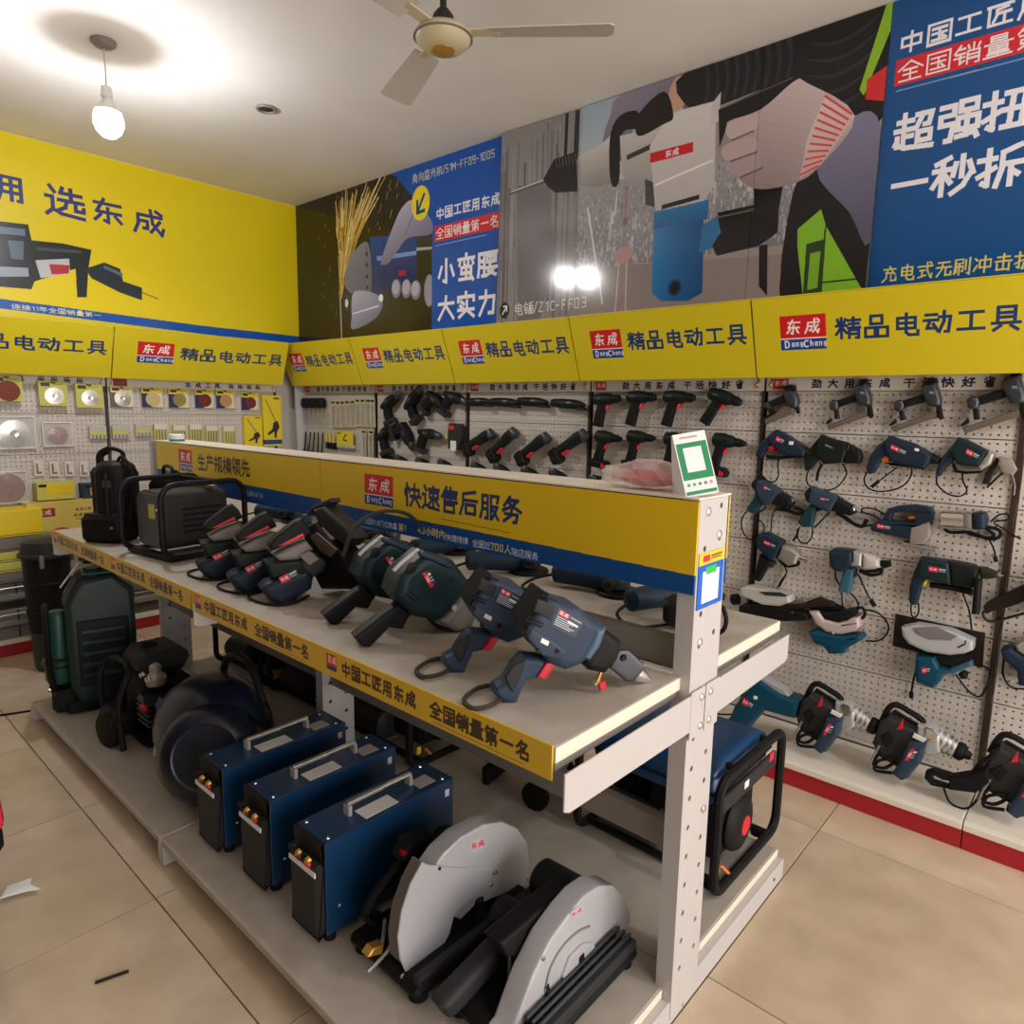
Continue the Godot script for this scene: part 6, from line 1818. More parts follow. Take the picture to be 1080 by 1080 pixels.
func cordless_rows() -> void:
	row(drill_slim(), [[3.089, 1.523], [3.288, 1.533], [3.493, 1.533], [3.719, 1.532]], [2, 0, -2, -16], "%s black slim-handled cordless drill in the top row of the drill rack")
	row(drill_battery(), [[3.097, 1.331], [3.288, 1.339], [3.494, 1.338], [3.741, 1.34]], [-4, -2, 0, -6], "%s cordless drill with battery foot, lower row of the drill rack")
	row(tool_tip(), [[3.09, 1.105]], [0], "%s dark power tool peeping over the gondola sign below the battery drills")
	row(grinder_slim(0.22), [[2.166, 1.503], [2.382, 1.502], [2.593, 1.506], [2.842, 1.497]], [1, -2, -2, -3], "%s slim dark grinder lying flat in the top row of the third rack")
	row(grinder_battery(0.25, true), [[2.177, 1.272], [2.372, 1.264], [2.604, 1.253], [2.856, 1.28]], [26, 40, 34, 33], "%s cordless grinder tilted upward in the second row of the third rack")
	row(tool_tip(), [[2.216, 1.11], [2.405, 1.112], [2.62, 1.112], [2.821, 1.112]], [-4, -6, -4, -6], "%s dark cordless cutter just above the gondola sign, third rack")
	row(pistol_dark(), [[1.34, 1.49], [1.58, 1.505], [1.80, 1.505], [1.97, 1.52]], [34, 48, -30, -14], "%s black cordless tool in the top row of the second rack")
	row(pistol_dark(), [[1.29, 1.28], [1.5, 1.285], [1.73, 1.29]], [38, -56, -4], "%s black cordless tool in the second row of the second rack")
	row(tool_tip(), [[1.275, 1.11], [1.49, 1.108], [1.702, 1.108], [1.919, 1.108]], [30, -4, -4, -6], "%s dark cordless cutter just above the gondola sign, second rack")
	# a laser box with a red label
	var t := thing("boxed_charger", "small dark charger with a red label, at the right of the second rack", "charger", Vector3(1.98, 1.2, 0.004))
	one("case", M.dark_grey, t, func(g: Geo) -> void: g.box(Vector3(0, 0.09, 0.03), Vector3(0.11, 0.16, 0.06), 0.012))
	one("red_label", M.plate, t, func(g: Geo) -> void: g.box(Vector3(-0.015, 0.145, 0.061), Vector3(0.05, 0.024, 0.0015)))
	one("white_card", M.white, t, func(g: Geo) -> void: g.box(Vector3(0.005, 0.035, 0.061), Vector3(0.05, 0.06, 0.0015)))
	one("knob", M.yellow, t, func(g: Geo) -> void: g.turn(Vector3(-0.07, 0.08, 0.03), Vector3(0, 0, 1), [[0, 0.012], [0.02, 0.012], [0.024, 0.006]], 10))
	# --- corner rack: brushes, bit packets
	var b := thing("hole_saw_rod", "", "rod", Vector3.ZERO, 0.0, "black-handled rods in the corner rack")
	one("handle", M.dark, b, func(g: Geo) -> void: g.box(Vector3(0, 0, 0.03), Vector3(0.05, 0.075, 0.05), 0.012))
	one("shaft", M.steel_grey, b, func(g: Geo) -> void: g.rod(Vector3(0, -0.035, 0.03), Vector3(0, -0.17, 0.03), 0.006, 0.004, 8))
	row(b, [[0.262, 1.484], [0.322, 1.485], [0.382, 1.485], [0.442, 1.485], [0.5, 1.486]], [0], "%s black-handled metal rod hanging at the top of the corner rack")
	var h := thing("wire_brush", "", "brush", Vector3.ZERO, 0.0, "black wire brushes in the corner rack")
	one("stem", M.dark, h, func(g: Geo) -> void: g.tube(smooth([Vector3(0.012, 0.07, 0.03), Vector3(0.004, 0.0, 0.03), Vector3(-0.012, -0.08, 0.03)], 4), 0.006, 6))
	one("brush_head", M.dark_matt, h, func(g: Geo) -> void: g.turn(Vector3(-0.012, -0.075, 0.03), Vector3(-0.2, -1, 0), [[0, 0.012], [0.02, 0.028], [0.04, 0.03], [0.045, 0.02]], 12))
	row(h, [[0.252, 1.19], [0.312, 1.19], [0.372, 1.19], [0.432, 1.19], [0.492, 1.19]], [0, -4, -2, 4, 2], "%s black wire brush in the lower row of the corner rack")
	var hook := thing("yellow_clip", "", "clip", Vector3.ZERO, 0.0, "small yellow clips in the corner rack")
	one("loop", M.yellow, hook, func(g: Geo) -> void: g.tube(arc(Vector3(0, 0, 0.025), Vector3(0.014, 0, 0), Vector3(0, 0.05, 0), 60, 330, 10), 0.006, 6))
	one("card", M.dark, hook, func(g: Geo) -> void: g.box(Vector3(0.004, -0.045, 0.02), Vector3(0.03, 0.05, 0.03), 0.006))
	row(hook, [[0.552, 1.215], [0.598, 1.212], [0.644, 1.21]], [0, 4, -4], "%s small yellow and black clip hanging beside the wire brushes")
	var pk := thing("bit_packet", "", "packet", Vector3.ZERO, 0.0, "drill bit packets in the corner rack")
	one("backing_card", M.bit_card, pk, func(g: Geo) -> void: g.box(Vector3(0, 0, 0.012), Vector3(0.052, 0.2, 0.004), 0.001))
	one("blister", M.clear, pk, func(g: Geo) -> void: g.box(Vector3(0.002, -0.012, 0.024), Vector3(0.034, 0.165, 0.02), 0.006))
	one("drill_bit", M.steel_grey, pk, func(g: Geo) -> void: g.turn(Vector3(0.002, -0.085, 0.024), Vector3.UP, [[0, 0.002], [0.01, 0.006], [0.11, 0.006], [0.112, 0.009], [0.15, 0.009]], 8))
	one("label", M.dark_grey, pk, func(g: Geo) -> void: g.box(Vector3(0, 0.085, 0.0146), Vector3(0.04, 0.016, 0.001)))
	row(pk, [[0.62, 1.405], [0.682, 1.405], [0.742, 1.405], [0.806, 1.408], [0.868, 1.41], [0.93, 1.42], [0.992, 1.42], [1.054, 1.42], [1.108, 1.42]], [0, 1, -1, 2, 0], "%s narrow drill bit packet in the upper packet row of the corner rack")
	row(second_packets(pk), [[1.0, 1.2], [1.085, 1.2]], [0, -1], "%s narrow drill bit packet beside the yellow card in the corner rack")
	var y := thing("hanging_card", "bright yellow card with a black tool picture, in the corner rack", "card", Vector3(0.79, 1.232, 0.004))
	var cp := Print.new(192, 96, Color8(226, 206, 40))
	cp.line([Vector2(80, 60), Vector2(96, 30), Vector2(120, 26)], 10, Color8(40, 40, 30))
	cp.line([Vector2(80, 60), Vector2(120, 66)], 10, Color8(40, 40, 30))
	cp.rect(8, 8, 40, 14, Color8(120, 110, 30))
	var cb := board("card", printed("card_yellow", cp, 0.5), y, Vector3(0.2, 0.1, 0.004))
	cb.position = Vector3(0, 0, 0.03)
	one("card_holder", M.pale_grey, y, func(g: Geo) -> void: g.box(Vector3(0, -0.062, 0.02), Vector3(0.2, 0.022, 0.036), 0.003))

func second_packets(pk: Node3D) -> Node3D:
	var o: Node3D = pk.duplicate()
	o.name = numbered("bit_packet")
	add_child(o)
	return o

# ------------------------------------------------------------------ accessories on the left wall (local x runs towards the corner)
func left_thing(called: String, label: String, category: String, y: float, z: float, group := "") -> Node3D:
	return thing(called, label, category, Vector3(0.204, y, z), PI / 2, group)

func card_print(bg: Color, band: Color, side: Color) -> Print:
	var p := Print.new(128, 128, bg)
	p.rect(0, 0, 128, 40, band)
	if side.a > 0.5:
		p.rect(0, 40, 60, 88, side)
	p.rect(10, 10, 40, 18, Color8(60, 50, 44))
	p.rect(62, 14, 50, 4, Color8(130, 120, 70))
	p.rect(52, 4, 24, 8, Color8(40, 40, 36))
	return p

func blade_card(t: Node3D, s: float, card: Material, disc: Material, r: float, thick := 0.02, hub := 0.18) -> void:
	var b := board("card", card, t, Vector3(s, s, 0.005))
	b.position.z = thick
	one("card_stack", M.cream, t, func(g: Geo) -> void: g.box(Vector3(0, 0, (thick - 0.003) / 2), Vector3(s * 0.98, s * 0.98, thick - 0.004)))
	one("blade", disc, t, func(g: Geo) -> void: g.turn(Vector3(0.004, -s * 0.1, thick + 0.0026), Vector3(0, 0, 1), [[0, r], [0.002, r], [0.0026, r * 0.6], [0.0036, r * 0.4], [0.0036, r * hub], [0.002, r * hub * 0.6]], 24))

func accessory_wall() -> void:
	printed("card_green", card_print(Color8(196, 196, 84), Color8(196, 196, 84), Color(0, 0, 0, 0)), 0.5)
	printed("card_blue", card_print(Color8(226, 218, 176), Color8(226, 200, 60), Color8(36, 44, 92)), 0.5)
	printed("card_cream", card_print(Color8(230, 222, 186), Color8(226, 214, 130), Color8(96, 96, 84)), 0.5)
	var rows := [
		["yellow-green blade card cut by the left photo edge, brown disc", 1.95, 1.53, 0.145, "card_green", "brown", 0.058],
		["yellow-green card stack with silver saw blade, first in the top left row", 1.723, 1.508, 0.148, "card_green", "chrome", 0.05],
		["yellow-green card stack with silver saw blade, beside the rack upright", 1.531, 1.5, 0.148, "card_green", "chrome", 0.05],
		["cream card with silver blade, first right of the upright", 1.336, 1.5, 0.13, "card_cream", "chrome", 0.05],
		["blue and yellow card with cream disc, second right of the upright", 1.15, 1.5, 0.13, "card_blue", "tan_pale", 0.046],
		["blue and yellow card with olive disc, third right of the upright", 0.978, 1.5, 0.13, "card_blue", "olive_pale", 0.044],
		["blue and yellow card with maroon disc, fourth right of the upright", 0.803, 1.5, 0.13, "card_blue", "maroon", 0.044],
		["blue and yellow card with tan disc, fifth right of the upright", 0.653, 1.5, 0.13, "card_blue", "tan", 0.044],
		["blue and yellow card with maroon disc, last before the corner", 0.467, 1.49, 0.13, "card_blue", "maroon", 0.042],
	]
	for r in rows:
		var t := left_thing("blade_card", r[0], "card", r[2], r[1], "blade cards on the left wall")
		blade_card(t, r[3], M[r[4]], M[r[5]], r[6], 0.05 if r[4] == "card_green" else 0.018)
	# clear clamshells with discs
	var shells := [["large clear clamshell with silver disc at the left photo edge", 1.925, 1.275, 0.2, "chrome", 0.08], ["clear clamshell with pink grinding disc below the silver blade cards", 1.707, 1.262, 0.155, "dusty_rose", 0.056], ["large framed dark red disc at the left photo edge", 1.985, 0.955, 0.2, "maroon", 0.09]]
	mat("dusty_rose", c8(150, 92, 92), 0.6)
	for s in shells:
		var t := left_thing("disc_clamshell", s[0], "packet", s[2], s[1])
		one("backing", M.pale_grey, t, func(g: Geo) -> void: g.box(Vector3(0, 0, 0.006), Vector3(s[3], s[3] * 0.92, 0.006), 0.002))
		one("rim", M.white, t, func(g: Geo) -> void: g.tube([Vector3(-s[3] / 2, -s[3] * 0.46, 0.012), Vector3(s[3] / 2, -s[3] * 0.46, 0.012), Vector3(s[3] / 2, s[3] * 0.46, 0.012), Vector3(-s[3] / 2, s[3] * 0.46, 0.012)], 0.006, 6, true))
		one("disc", M[s[4]], t, func(g: Geo) -> void: g.turn(Vector3(0, -0.006, 0.009), Vector3(0, 0, 1), [[0, s[5]], [0.004, s[5]], [0.006, s[5] * 0.7], [0.008, s[5] * 0.3], [0.012, s[5] * 0.25], [0.01, s[5] * 0.1]], 24))
		one("cover", M.clear, t, func(g: Geo) -> void: g.turn(Vector3(0, -0.006, 0.01), Vector3(0, 0, 1), [[0, s[5] * 1.15], [0.014, s[5] * 1.1], [0.018, s[5] * 0.9]], 24))
	# small packets
	var small := [[1.488, 1.27, "in front of the rack upright"], [1.356, 1.27, "just right of the rack upright"], [1.217, 1.28, "right of the black pumps"], [1.11, 1.262, "third right of the upright"], [0.985, 1.255, "left of the white and green tub"], [0.874, 1.26, "behind the white and green tub"], [0.761, 1.25, "right of the white and green tub"], [0.636, 1.245, "last before the yellow cards"]]
	for k in small.size():
		var t := left_thing("bit_set", "small yellow and grey bit packet " + small[k][2], "packet", small[k][1], small[k][0], "small bit packets on the left wall")
		var wide: float = 0.1 if k < 3 else 0.085
		var tall: float = 0.085 if k < 3 else 0.12
		one("tray", M.pale_grey if k < 3 else M.pale_yellow, t, func(g: Geo) -> void: g.box(Vector3(0, 0, 0.012), Vector3(wide, tall, 0.024), 0.004))
		one("label", M.pale_yellow if k < 3 else M.cream, t, func(g: Geo) -> void: g.box(Vector3(0, 0.0 if k < 3 else tall * 0.36, 0.0245), Vector3(wide * 0.92, tall * 0.3, 0.0012)))
		for j in 4:
			one("bit", M.steel_grey if k != 7 else M.chrome, t, func(g: Geo) -> void: g.rod(Vector3(-wide * 0.33 + wide * 0.22 * j, -tall * 0.44, 0.027), Vector3(-wide * 0.33 + wide * 0.22 * j, tall * (-0.16 if k < 3 else 0.2), 0.027), 0.0045, 0.0035, 6))
	for k in 4:
		var t := left_thing("blade_packet", ["leftmost", "second", "third", "fourth"][k] + " small grey blade packet in the row beside the red disc", "packet", 1.06 - 0.006 * k, 1.819 - 0.08 * k, "small blade packets")
		one("backing", M.cream, t, func(g: Geo) -> void: g.box(Vector3(0, 0, 0.008), Vector3(0.05, 0.095, 0.008), 0.002))
		one("blade", M.steel_grey, t, func(g: Geo) -> void: g.prism(P2([-14, 30, -4, 30, -4, -20, 14, -20, 14, -32, -14, -32]), 0.012, 0.016, 0.001))
	# yellow boxes
	for k in 2:
		var t := left_thing("yellow_box", ["yellow bit box below the blade packets, beside the red disc", "small yellow and blue box left of the black pumps"][k], "box", 0.87 - 0.02 * k, [1.757, 1.55][k])
		one("carton", M.pale_yellow if k == 0 else M.slate, t, func(g: Geo) -> void: g.box(Vector3(0, 0.055, 0.045), Vector3([0.2, 0.13][k], 0.105, 0.09), 0.003))
		one("label", M.yellow, t, func(g: Geo) -> void: g.box(Vector3(0.02, 0.066, 0.0906), Vector3([0.14, 0.09][k], 0.06, 0.0012)))
		one("maker_mark", M.brown_dark, t, func(g: Geo) -> void: g.box(Vector3([-0.07, -0.03][k], 0.09, 0.0908), Vector3(0.04, 0.016, 0.0012)))
	var big := thing("yellow_carton", "wide yellow carton with red label standing on the left rack shelf", "box", Vector3(0.3, 0.58, 1.72), PI / 2)
	var bp := Print.new(512, 352, Color8(222, 196, 96))
	bp.rect(40, 40, 130, 62, Color8(160, 40, 34))
	bp.text("东成", 56, 48, 46, 0.12, Color8(236, 206, 190))
	bp.rect(40, 92, 130, 10, Color8(60, 44, 60))
	bp.text("东成工具", 300, 52, 26, 0.12, Color8(60, 54, 44))
	bp.text("东成电动工具", 286, 92, 30, 0.13, Color8(50, 44, 36))
	bp.rect(300, 134, 170, 6, Color8(90, 80, 60))
	bp.oval(200, 300, 110, 110, Color8(196, 60, 40))
	bp.oval(200, 300, 40, 40, Color8(222, 196, 96))
	bp.shape([290, 260, 512, 220, 512, 352, 250, 352], Color8(232, 228, 220))
	var bb := board("carton", printed("carton_yellow", bp, 0.5), big, Vector3(0.42, 0.285, 0.12))
	bb.position = Vector3(0, 0.1425, 0)
	for k in 5:
		var t := thing("flat_box", ["flat lemon-yellow box topmost in the stack at the left photo edge", "flat grey-green box second from the top of the left-edge stack", "flat yellow-green box in the middle of the left-edge stack", "flat pale green box fourth down in the left-edge stack", "flat grey box at the bottom of the left-edge stack"][k], "box", Vector3(0.36, [0.7, 0.62, 0.56, 0.5, 0.44][k], 2.0), PI / 2)
		one("carton", [M.yellow, M.grey, M.pale_yellow, M.pale_yellow, M.grey][k], t, func(g: Geo) -> void: g.box(Vector3([0.0, 0.02, -0.01, 0.03, 0.0][k], [0.075, 0.038, 0.028, 0.028, 0.028][k], 0), Vector3([0.24, 0.3, 0.32, 0.3, 0.34][k], [0.15, 0.076, 0.056, 0.056, 0.056][k], 0.2), 0.003))
		one("lid_seam", M.brown_dark, t, func(g: Geo) -> void: g.box(Vector3(0, 0.012, 0.1004), Vector3([0.236, 0.28, 0.3, 0.27, 0.33][k], 0.003, 0.001)))
	for k in 3:
		var t := thing("steel_case", ["grey steel tool case on the upper shelf of the left rack", "grey steel tool case on the lower shelf of the left rack", "grey steel tool case on the deck of the left rack"][k], "case", Vector3(0.33, [0.361, 0.206, 0.105][k], 1.98), PI / 2)
		one("body", M.grey, t, func(g: Geo) -> void: g.box(Vector3(0, 0.035, 0), Vector3(0.4, 0.07, 0.2), 0.004))
		for j in 4:
			one("rib", M.dark_grey, t, func(g: Geo) -> void: g.box(Vector3(-0.15 + 0.1 * j, 0.035, 0.1), Vector3(0.008, 0.06, 0.006), 0.001))
	# long yellow cards next to the corner
	for k in 2:
		var t := left_thing("tool_card", ["tall yellow card with a black tool picture, next to the corner", "shorter yellow card with a black tool picture, left of the tall one"][k], "card", [1.345, 1.262][k], [0.3, 0.455][k])
		var cp := Print.new(96, 224, Color8(232, 206, 40))
		cp.line([Vector2(16, 20), Vector2(66, 120)], 4, Color8(60, 56, 40))
		cp.shape([52, 120, 74, 112, 84, 140, 70, 160, 66, 190, 56, 188, 56, 160, 24, 176, 20, 168, 46, 148], Color8(40, 44, 44))
		cp.rect(56, 8, 30, 10, Color8(130, 110, 30))
		if k == 0:
			cp.rect(0, 196, 96, 20, Color8(40, 66, 130))
		var b := board("card", printed("tool_card_%s" % ["tall", "short"][k], cp, 0.5), t, Vector3([0.15, 0.14][k], [0.38, 0.24][k], 0.03))
		b.position.z = 0.02

# ------------------------------------------------------------------ machines on the gondola
func rounded_rect(w: float, h: float, r: float, n := 4) -> PackedVector2Array:
	var o := PackedVector2Array()
	for k in 4:
		var c := Vector2((w / 2 - r) * [1, -1, -1, 1][k], (h / 2 - r) * [1, 1, -1, -1][k])
		for i in n + 1:
			o.append(c + Vector2.from_angle(PI / 2 * k + PI / 2 * i / n) * r)
	return o

# a hoop of round bar in the y-z plane at x
func hoop(x: float, z0: float, z1: float, y0: float, y1: float, r: float) -> Array:
	var o := []
	for p in rounded_rect(z1 - z0, y1 - y0, r, 4):
		o.append(Vector3(x, p.y + (y0 + y1) / 2, p.x + (z0 + z1) / 2))
	return o

func welder(label: String, at: Vector3) -> Node3D:
	var t := thing("welding_machine", label, "welder", at, 0.0, "blue welding machines under the gondola shelf")
	var w := 0.135
	var l := 0.46
	var h := 0.283
	one("side_cover", M.welder_blue, t, func(g: Geo) -> void:
		g.box(Vector3(w / 2 - 0.003, h / 2 + 0.012, -l / 2), Vector3(0.006, h - 0.024, l - 0.02), 0.002)
		g.box(Vector3(-w / 2 + 0.003, h / 2 + 0.012, -l / 2), Vector3(0.006, h - 0.024, l - 0.02), 0.002))
	one("top_cover", M.welder_blue, t, func(g: Geo) -> void: g.box(Vector3(0, h - 0.004, -l / 2), Vector3(w, 0.008, l - 0.02), 0.0035))
	one("chassis", M.dark, t, func(g: Geo) -> void: g.box(Vector3(0, h / 2 + 0.008, -l / 2), Vector3(w - 0.014, h - 0.026, l - 0.03)))
	one("front_panel", M.dark, t, func(g: Geo) -> void:
		g.x = Transform3D(Basis(Vector3.UP, PI / 2), Vector3.ZERO)
		g.prism(PackedVector2Array([Vector2(-0.012, 0.02), Vector2(0.02, 0.05), Vector2(0.012, 0.16), Vector2(0.0, h - 0.004), Vector2(0.012, h)]), -w / 2 + 0.001, w / 2 - 0.001, 0.001))
	var ff := one("front_face", M.dark_grey, t, func(g: Geo) -> void: g.box(Vector3(0, 0.125, 0.0), Vector3(w - 0.01, 0.2, 0.03), 0.008))
	one("white_stripe", M.white, ff, func(g: Geo) -> void: g.box(Vector3(0, 0.205, 0.016), Vector3(w - 0.012, 0.014, 0.004), 0.001))
	for k in 2:
		var tm := one("terminal", M.brass, ff, func(g: Geo) -> void: g.turn(Vector3(-0.02 + 0.045 * k, 0.232, 0.008), Vector3(0, -0.3, 1), [[0, 0.009], [0.008, 0.009], [0.013, 0.005], [0.016, 0.002]], 12))
		one("terminal_ring", M.red if k == 1 else M.brown, ff, func(g: Geo) -> void: g.turn(Vector3(-0.02 + 0.045 * k, 0.222, 0.012), Vector3(0, -0.3, 1), [[0, 0.012], [0.006, 0.012], [0.007, 0.009]], 12))
	one("knob", M.dark, ff, func(g: Geo) -> void: g.turn(Vector3(-0.045, 0.24, 0.008), Vector3(0, 0, 1), [[0, 0.011], [0.014, 0.01], [0.016, 0.006]], 12))
	for s in [-1, 1]:
		one("handle_post", M.alloy_light, t, func(g: Geo) -> void: g.box(Vector3(0.0, h + 0.012, -l / 2 + 0.105 * s), Vector3(0.028, 0.036, 0.012), 0.003))
	one("handle_bar", M.chrome, t, func(g: Geo) -> void: g.rod(Vector3(0, h + 0.03, -l / 2 - 0.11), Vector3(0, h + 0.03, -l / 2 + 0.11), 0.008, -1.0, 10))
	one("paper_label", M.white, t, func(g: Geo) -> void: g.box(Vector3(0.028, h + 0.0006, -l / 2 + 0.03), Vector3(0.052, 0.001, 0.11)))
	one("spec_label", M.pale_grey, t, func(g: Geo) -> void: g.box(Vector3(0.02, h + 0.0006, -l + 0.09), Vector3(0.05, 0.001, 0.06)))
	one("corner_badge", M.white, t, func(g: Geo) -> void: g.box(Vector3(w / 2 + 0.0004, h - 0.04, -l + 0.035), Vector3(0.001, 0.022, 0.016)))
	for s in [-1, 1]:
		for z in [-0.03, -0.05 - 0.37]:
			one("screw", M.chrome, t, func(g: Geo) -> void: g.turn(Vector3(0.05 * s, h, z), Vector3.UP, [[0, 0.006], [0.002, 0.005], [0.003, 0.002]], 8))
			one("foot", M.rubber, t, func(g: Geo) -> void: g.turn(Vector3(0.05 * s, 0.022, z), Vector3.DOWN, [[0, 0.014], [0.02, 0.016], [0.022, 0.012]], 10))
		one("side_screw", M.chrome, t, func(g: Geo) -> void: g.turn(Vector3(w / 2, 0.09, -l / 2 + 0.18 * s), Vector3.RIGHT, [[0, 0.005], [0.002, 0.003]], 8))
	return t

func cutoff_base(t: Node3D, z0: float, z1: float, x0: float, x1: float) -> void:
	# in the saw's own axes: x runs away along the blade, z is outward from the guard
	one("base_casting", M.dark, t, func(g: Geo) -> void:
		g.box(Vector3((z0 + z1) / 2, 0.035, (x0 + x1) / 2), Vector3(z1 - z0, 0.034, x1 - x0), 0.012))
	for s in [0, 1]:
		for q in [0, 1]:
			one("foot", M.rubber, t, func(g: Geo) -> void: g.turn(Vector3([z0 + 0.03, z1 - 0.03][s], 0.024, [x0 + 0.03, x1 - 0.03][q]), Vector3.DOWN, [[0, 0.022], [0.02, 0.024], [0.023, 0.018]], 12))
	one("side_rail", M.dark_grey, t, func(g: Geo) -> void: g.box(Vector3((z0 + z1) / 2, 0.06, x1 - 0.016), Vector3((z1 - z0) * 0.96, 0.026, 0.028), 0.006))
	one("fence", M.dark, t, func(g: Geo) -> void: g.box(Vector3((z0 + z1) / 2 + 0.05, 0.075, (x0 + x1) / 2 - 0.02), Vector3(0.03, 0.05, (x1 - x0) * 0.7), 0.006))
	one("motor", M.dark, t, func(g: Geo) -> void: g.turn(Vector3(0.09, 0.17, -0.18), Vector3(0, 0, 1), [[0, 0.04], [0.01, 0.05], [0.11, 0.052], [0.12, 0.04]], 18))
	one("rear_bracket", M.dark, t, func(g: Geo) -> void: g.box(Vector3(z1 - 0.06, 0.11, -0.09), Vector3(0.06, 0.13, 0.09), 0.012))

func machines() -> void:
	welder("blue welding machine nearest the cut-off saws, with chrome top handle", Vector3(3.632, GDECK, 2.118))
	welder("blue welding machine in the middle of the three", Vector3(3.36, GDECK, 2.118))
	welder("blue welding machine farthest of the three, beside the domed machine", Vector3(3.1, GDECK, 2.13))
	var c1 := cutoff_far("cut-off saw with grey guard and open front flap, beside the welding machines")
	cutoff_base(c1, -0.2, 0.24, -0.2, 0.07)
	var c2 := cutoff_near("cut-off saw with round grey guard, nearest on the gondola base")
	cutoff_base(c2, -0.24, 0.19, -0.19, 0.068)
	for k in 3:
		one("slotted_rail", M.gunmetal, c2, func(g: Geo) -> void: g.box(Vector3(-0.0, 0.074, 0.012 + 0.016 * k), Vector3(0.36, 0.012, 0.008), 0.002))
	pump()
	caged_inverter()
	drum_and_washer()
	engine_and_dome()
	generator()

func pump() -> void:
	var t := thing("submersible_pump", "tall black submersible pump with top handle, leftmost on the gondola shelf", "pump", Vector3(1.9, SHELF, 1.955), 0.6)
	one("base_strainer", M.dark, t, func(g: Geo) -> void: g.box(Vector3(-0.01, 0.06, 0.02), Vector3(0.18, 0.115, 0.15), 0.018))
	one("base_top", M.gunmetal, t, func(g: Geo) -> void: g.box(Vector3(-0.01, 0.121, 0.02), Vector3(0.15, 0.008, 0.12), 0.004))
	one("motor_barrel", M.dark, t, func(g: Geo) -> void: g.turn(Vector3(0.012, 0.1, 0), Vector3.UP, [[0, 0.074], [0.02, 0.08], [0.2, 0.08], [0.225, 0.07], [0.24, 0.05]], 22))
	one("side_barrel", M.dark, t, func(g: Geo) -> void: g.turn(Vector3(-0.07, 0.1, -0.02), Vector3.UP, [[0, 0.04], [0.19, 0.042], [0.21, 0.03]], 16))
	for k in 9:
		one("rib", M.dark_grey, t, func(g: Geo) -> void:
			var a := TAU * k / 9.0
			g.box(Vector3(0.012 + cos(a) * 0.081, 0.21, sin(a) * 0.081), Vector3(0.008, 0.17, 0.008), 0.002))
	one("top_handle", M.dark, t, func(g: Geo) -> void: g.tube(smooth([Vector3(-0.05, 0.32, 0), Vector3(-0.05, 0.375, 0), Vector3(0.0, 0.392, 0), Vector3(0.05, 0.375, 0), Vector3(0.05, 0.32, 0)], 4), 0.009, 8))
	one("outlet_pipe", M.dark, t, func(g: Geo) -> void: g.tube(smooth([Vector3(-0.07, 0.3, -0.02), Vector3(-0.07, 0.36, -0.02), Vector3(-0.03, 0.385, -0.02)], 4), 0.016, 10))
	one("power_cable", M.rubber, t, func(g: Geo) -> void: g.tube(smooth([Vector3(0.02, 0.33, 0), Vector3(0.06, 0.36, 0.02), Vector3(0.12, 0.31, 0.05), Vector3(0.13, 0.2, 0.06), Vector3(0.11, 0.1, 0.06)], 5), 0.007, 7))
	one("drain_plug", M.chrome, t, func(g: Geo) -> void: g.turn(Vector3(0.05, 0.07, 0.095), Vector3(0, 0, 1), [[0, 0.007], [0.004, 0.005]], 8))
	one("grey_label", M.grey_plate, t, func(g: Geo) -> void: g.box(Vector3(0.03, 0.25, 0.08), Vector3(0.04, 0.03, 0.002)))
	var u := thing("submersible_pump", "black submersible pump half hidden behind the tall one", "pump", Vector3(2.0, SHELF, 1.77))
	one("motor_barrel", M.dark, u, func(g: Geo) -> void: g.turn(Vector3(0, 0, 0), Vector3.UP, [[0, 0.07], [0.02, 0.078], [0.24, 0.078], [0.27, 0.06], [0.28, 0.03]], 20))
	one("top_handle", M.dark, u, func(g: Geo) -> void: g.tube(smooth([Vector3(-0.05, 0.26, 0), Vector3(-0.04, 0.31, 0), Vector3(0.04, 0.31, 0), Vector3(0.05, 0.26, 0)], 4), 0.008, 8))
	one("power_cable", M.rubber, u, func(g: Geo) -> void: g.tube(smooth([Vector3(0.02, 0.27, 0), Vector3(0.08, 0.3, 0.0), Vector3(0.14, 0.24, -0.02), Vector3(0.17, 0.1, 0.0), Vector3(0.18, 0.01, 0.02)], 5), 0.007, 7))

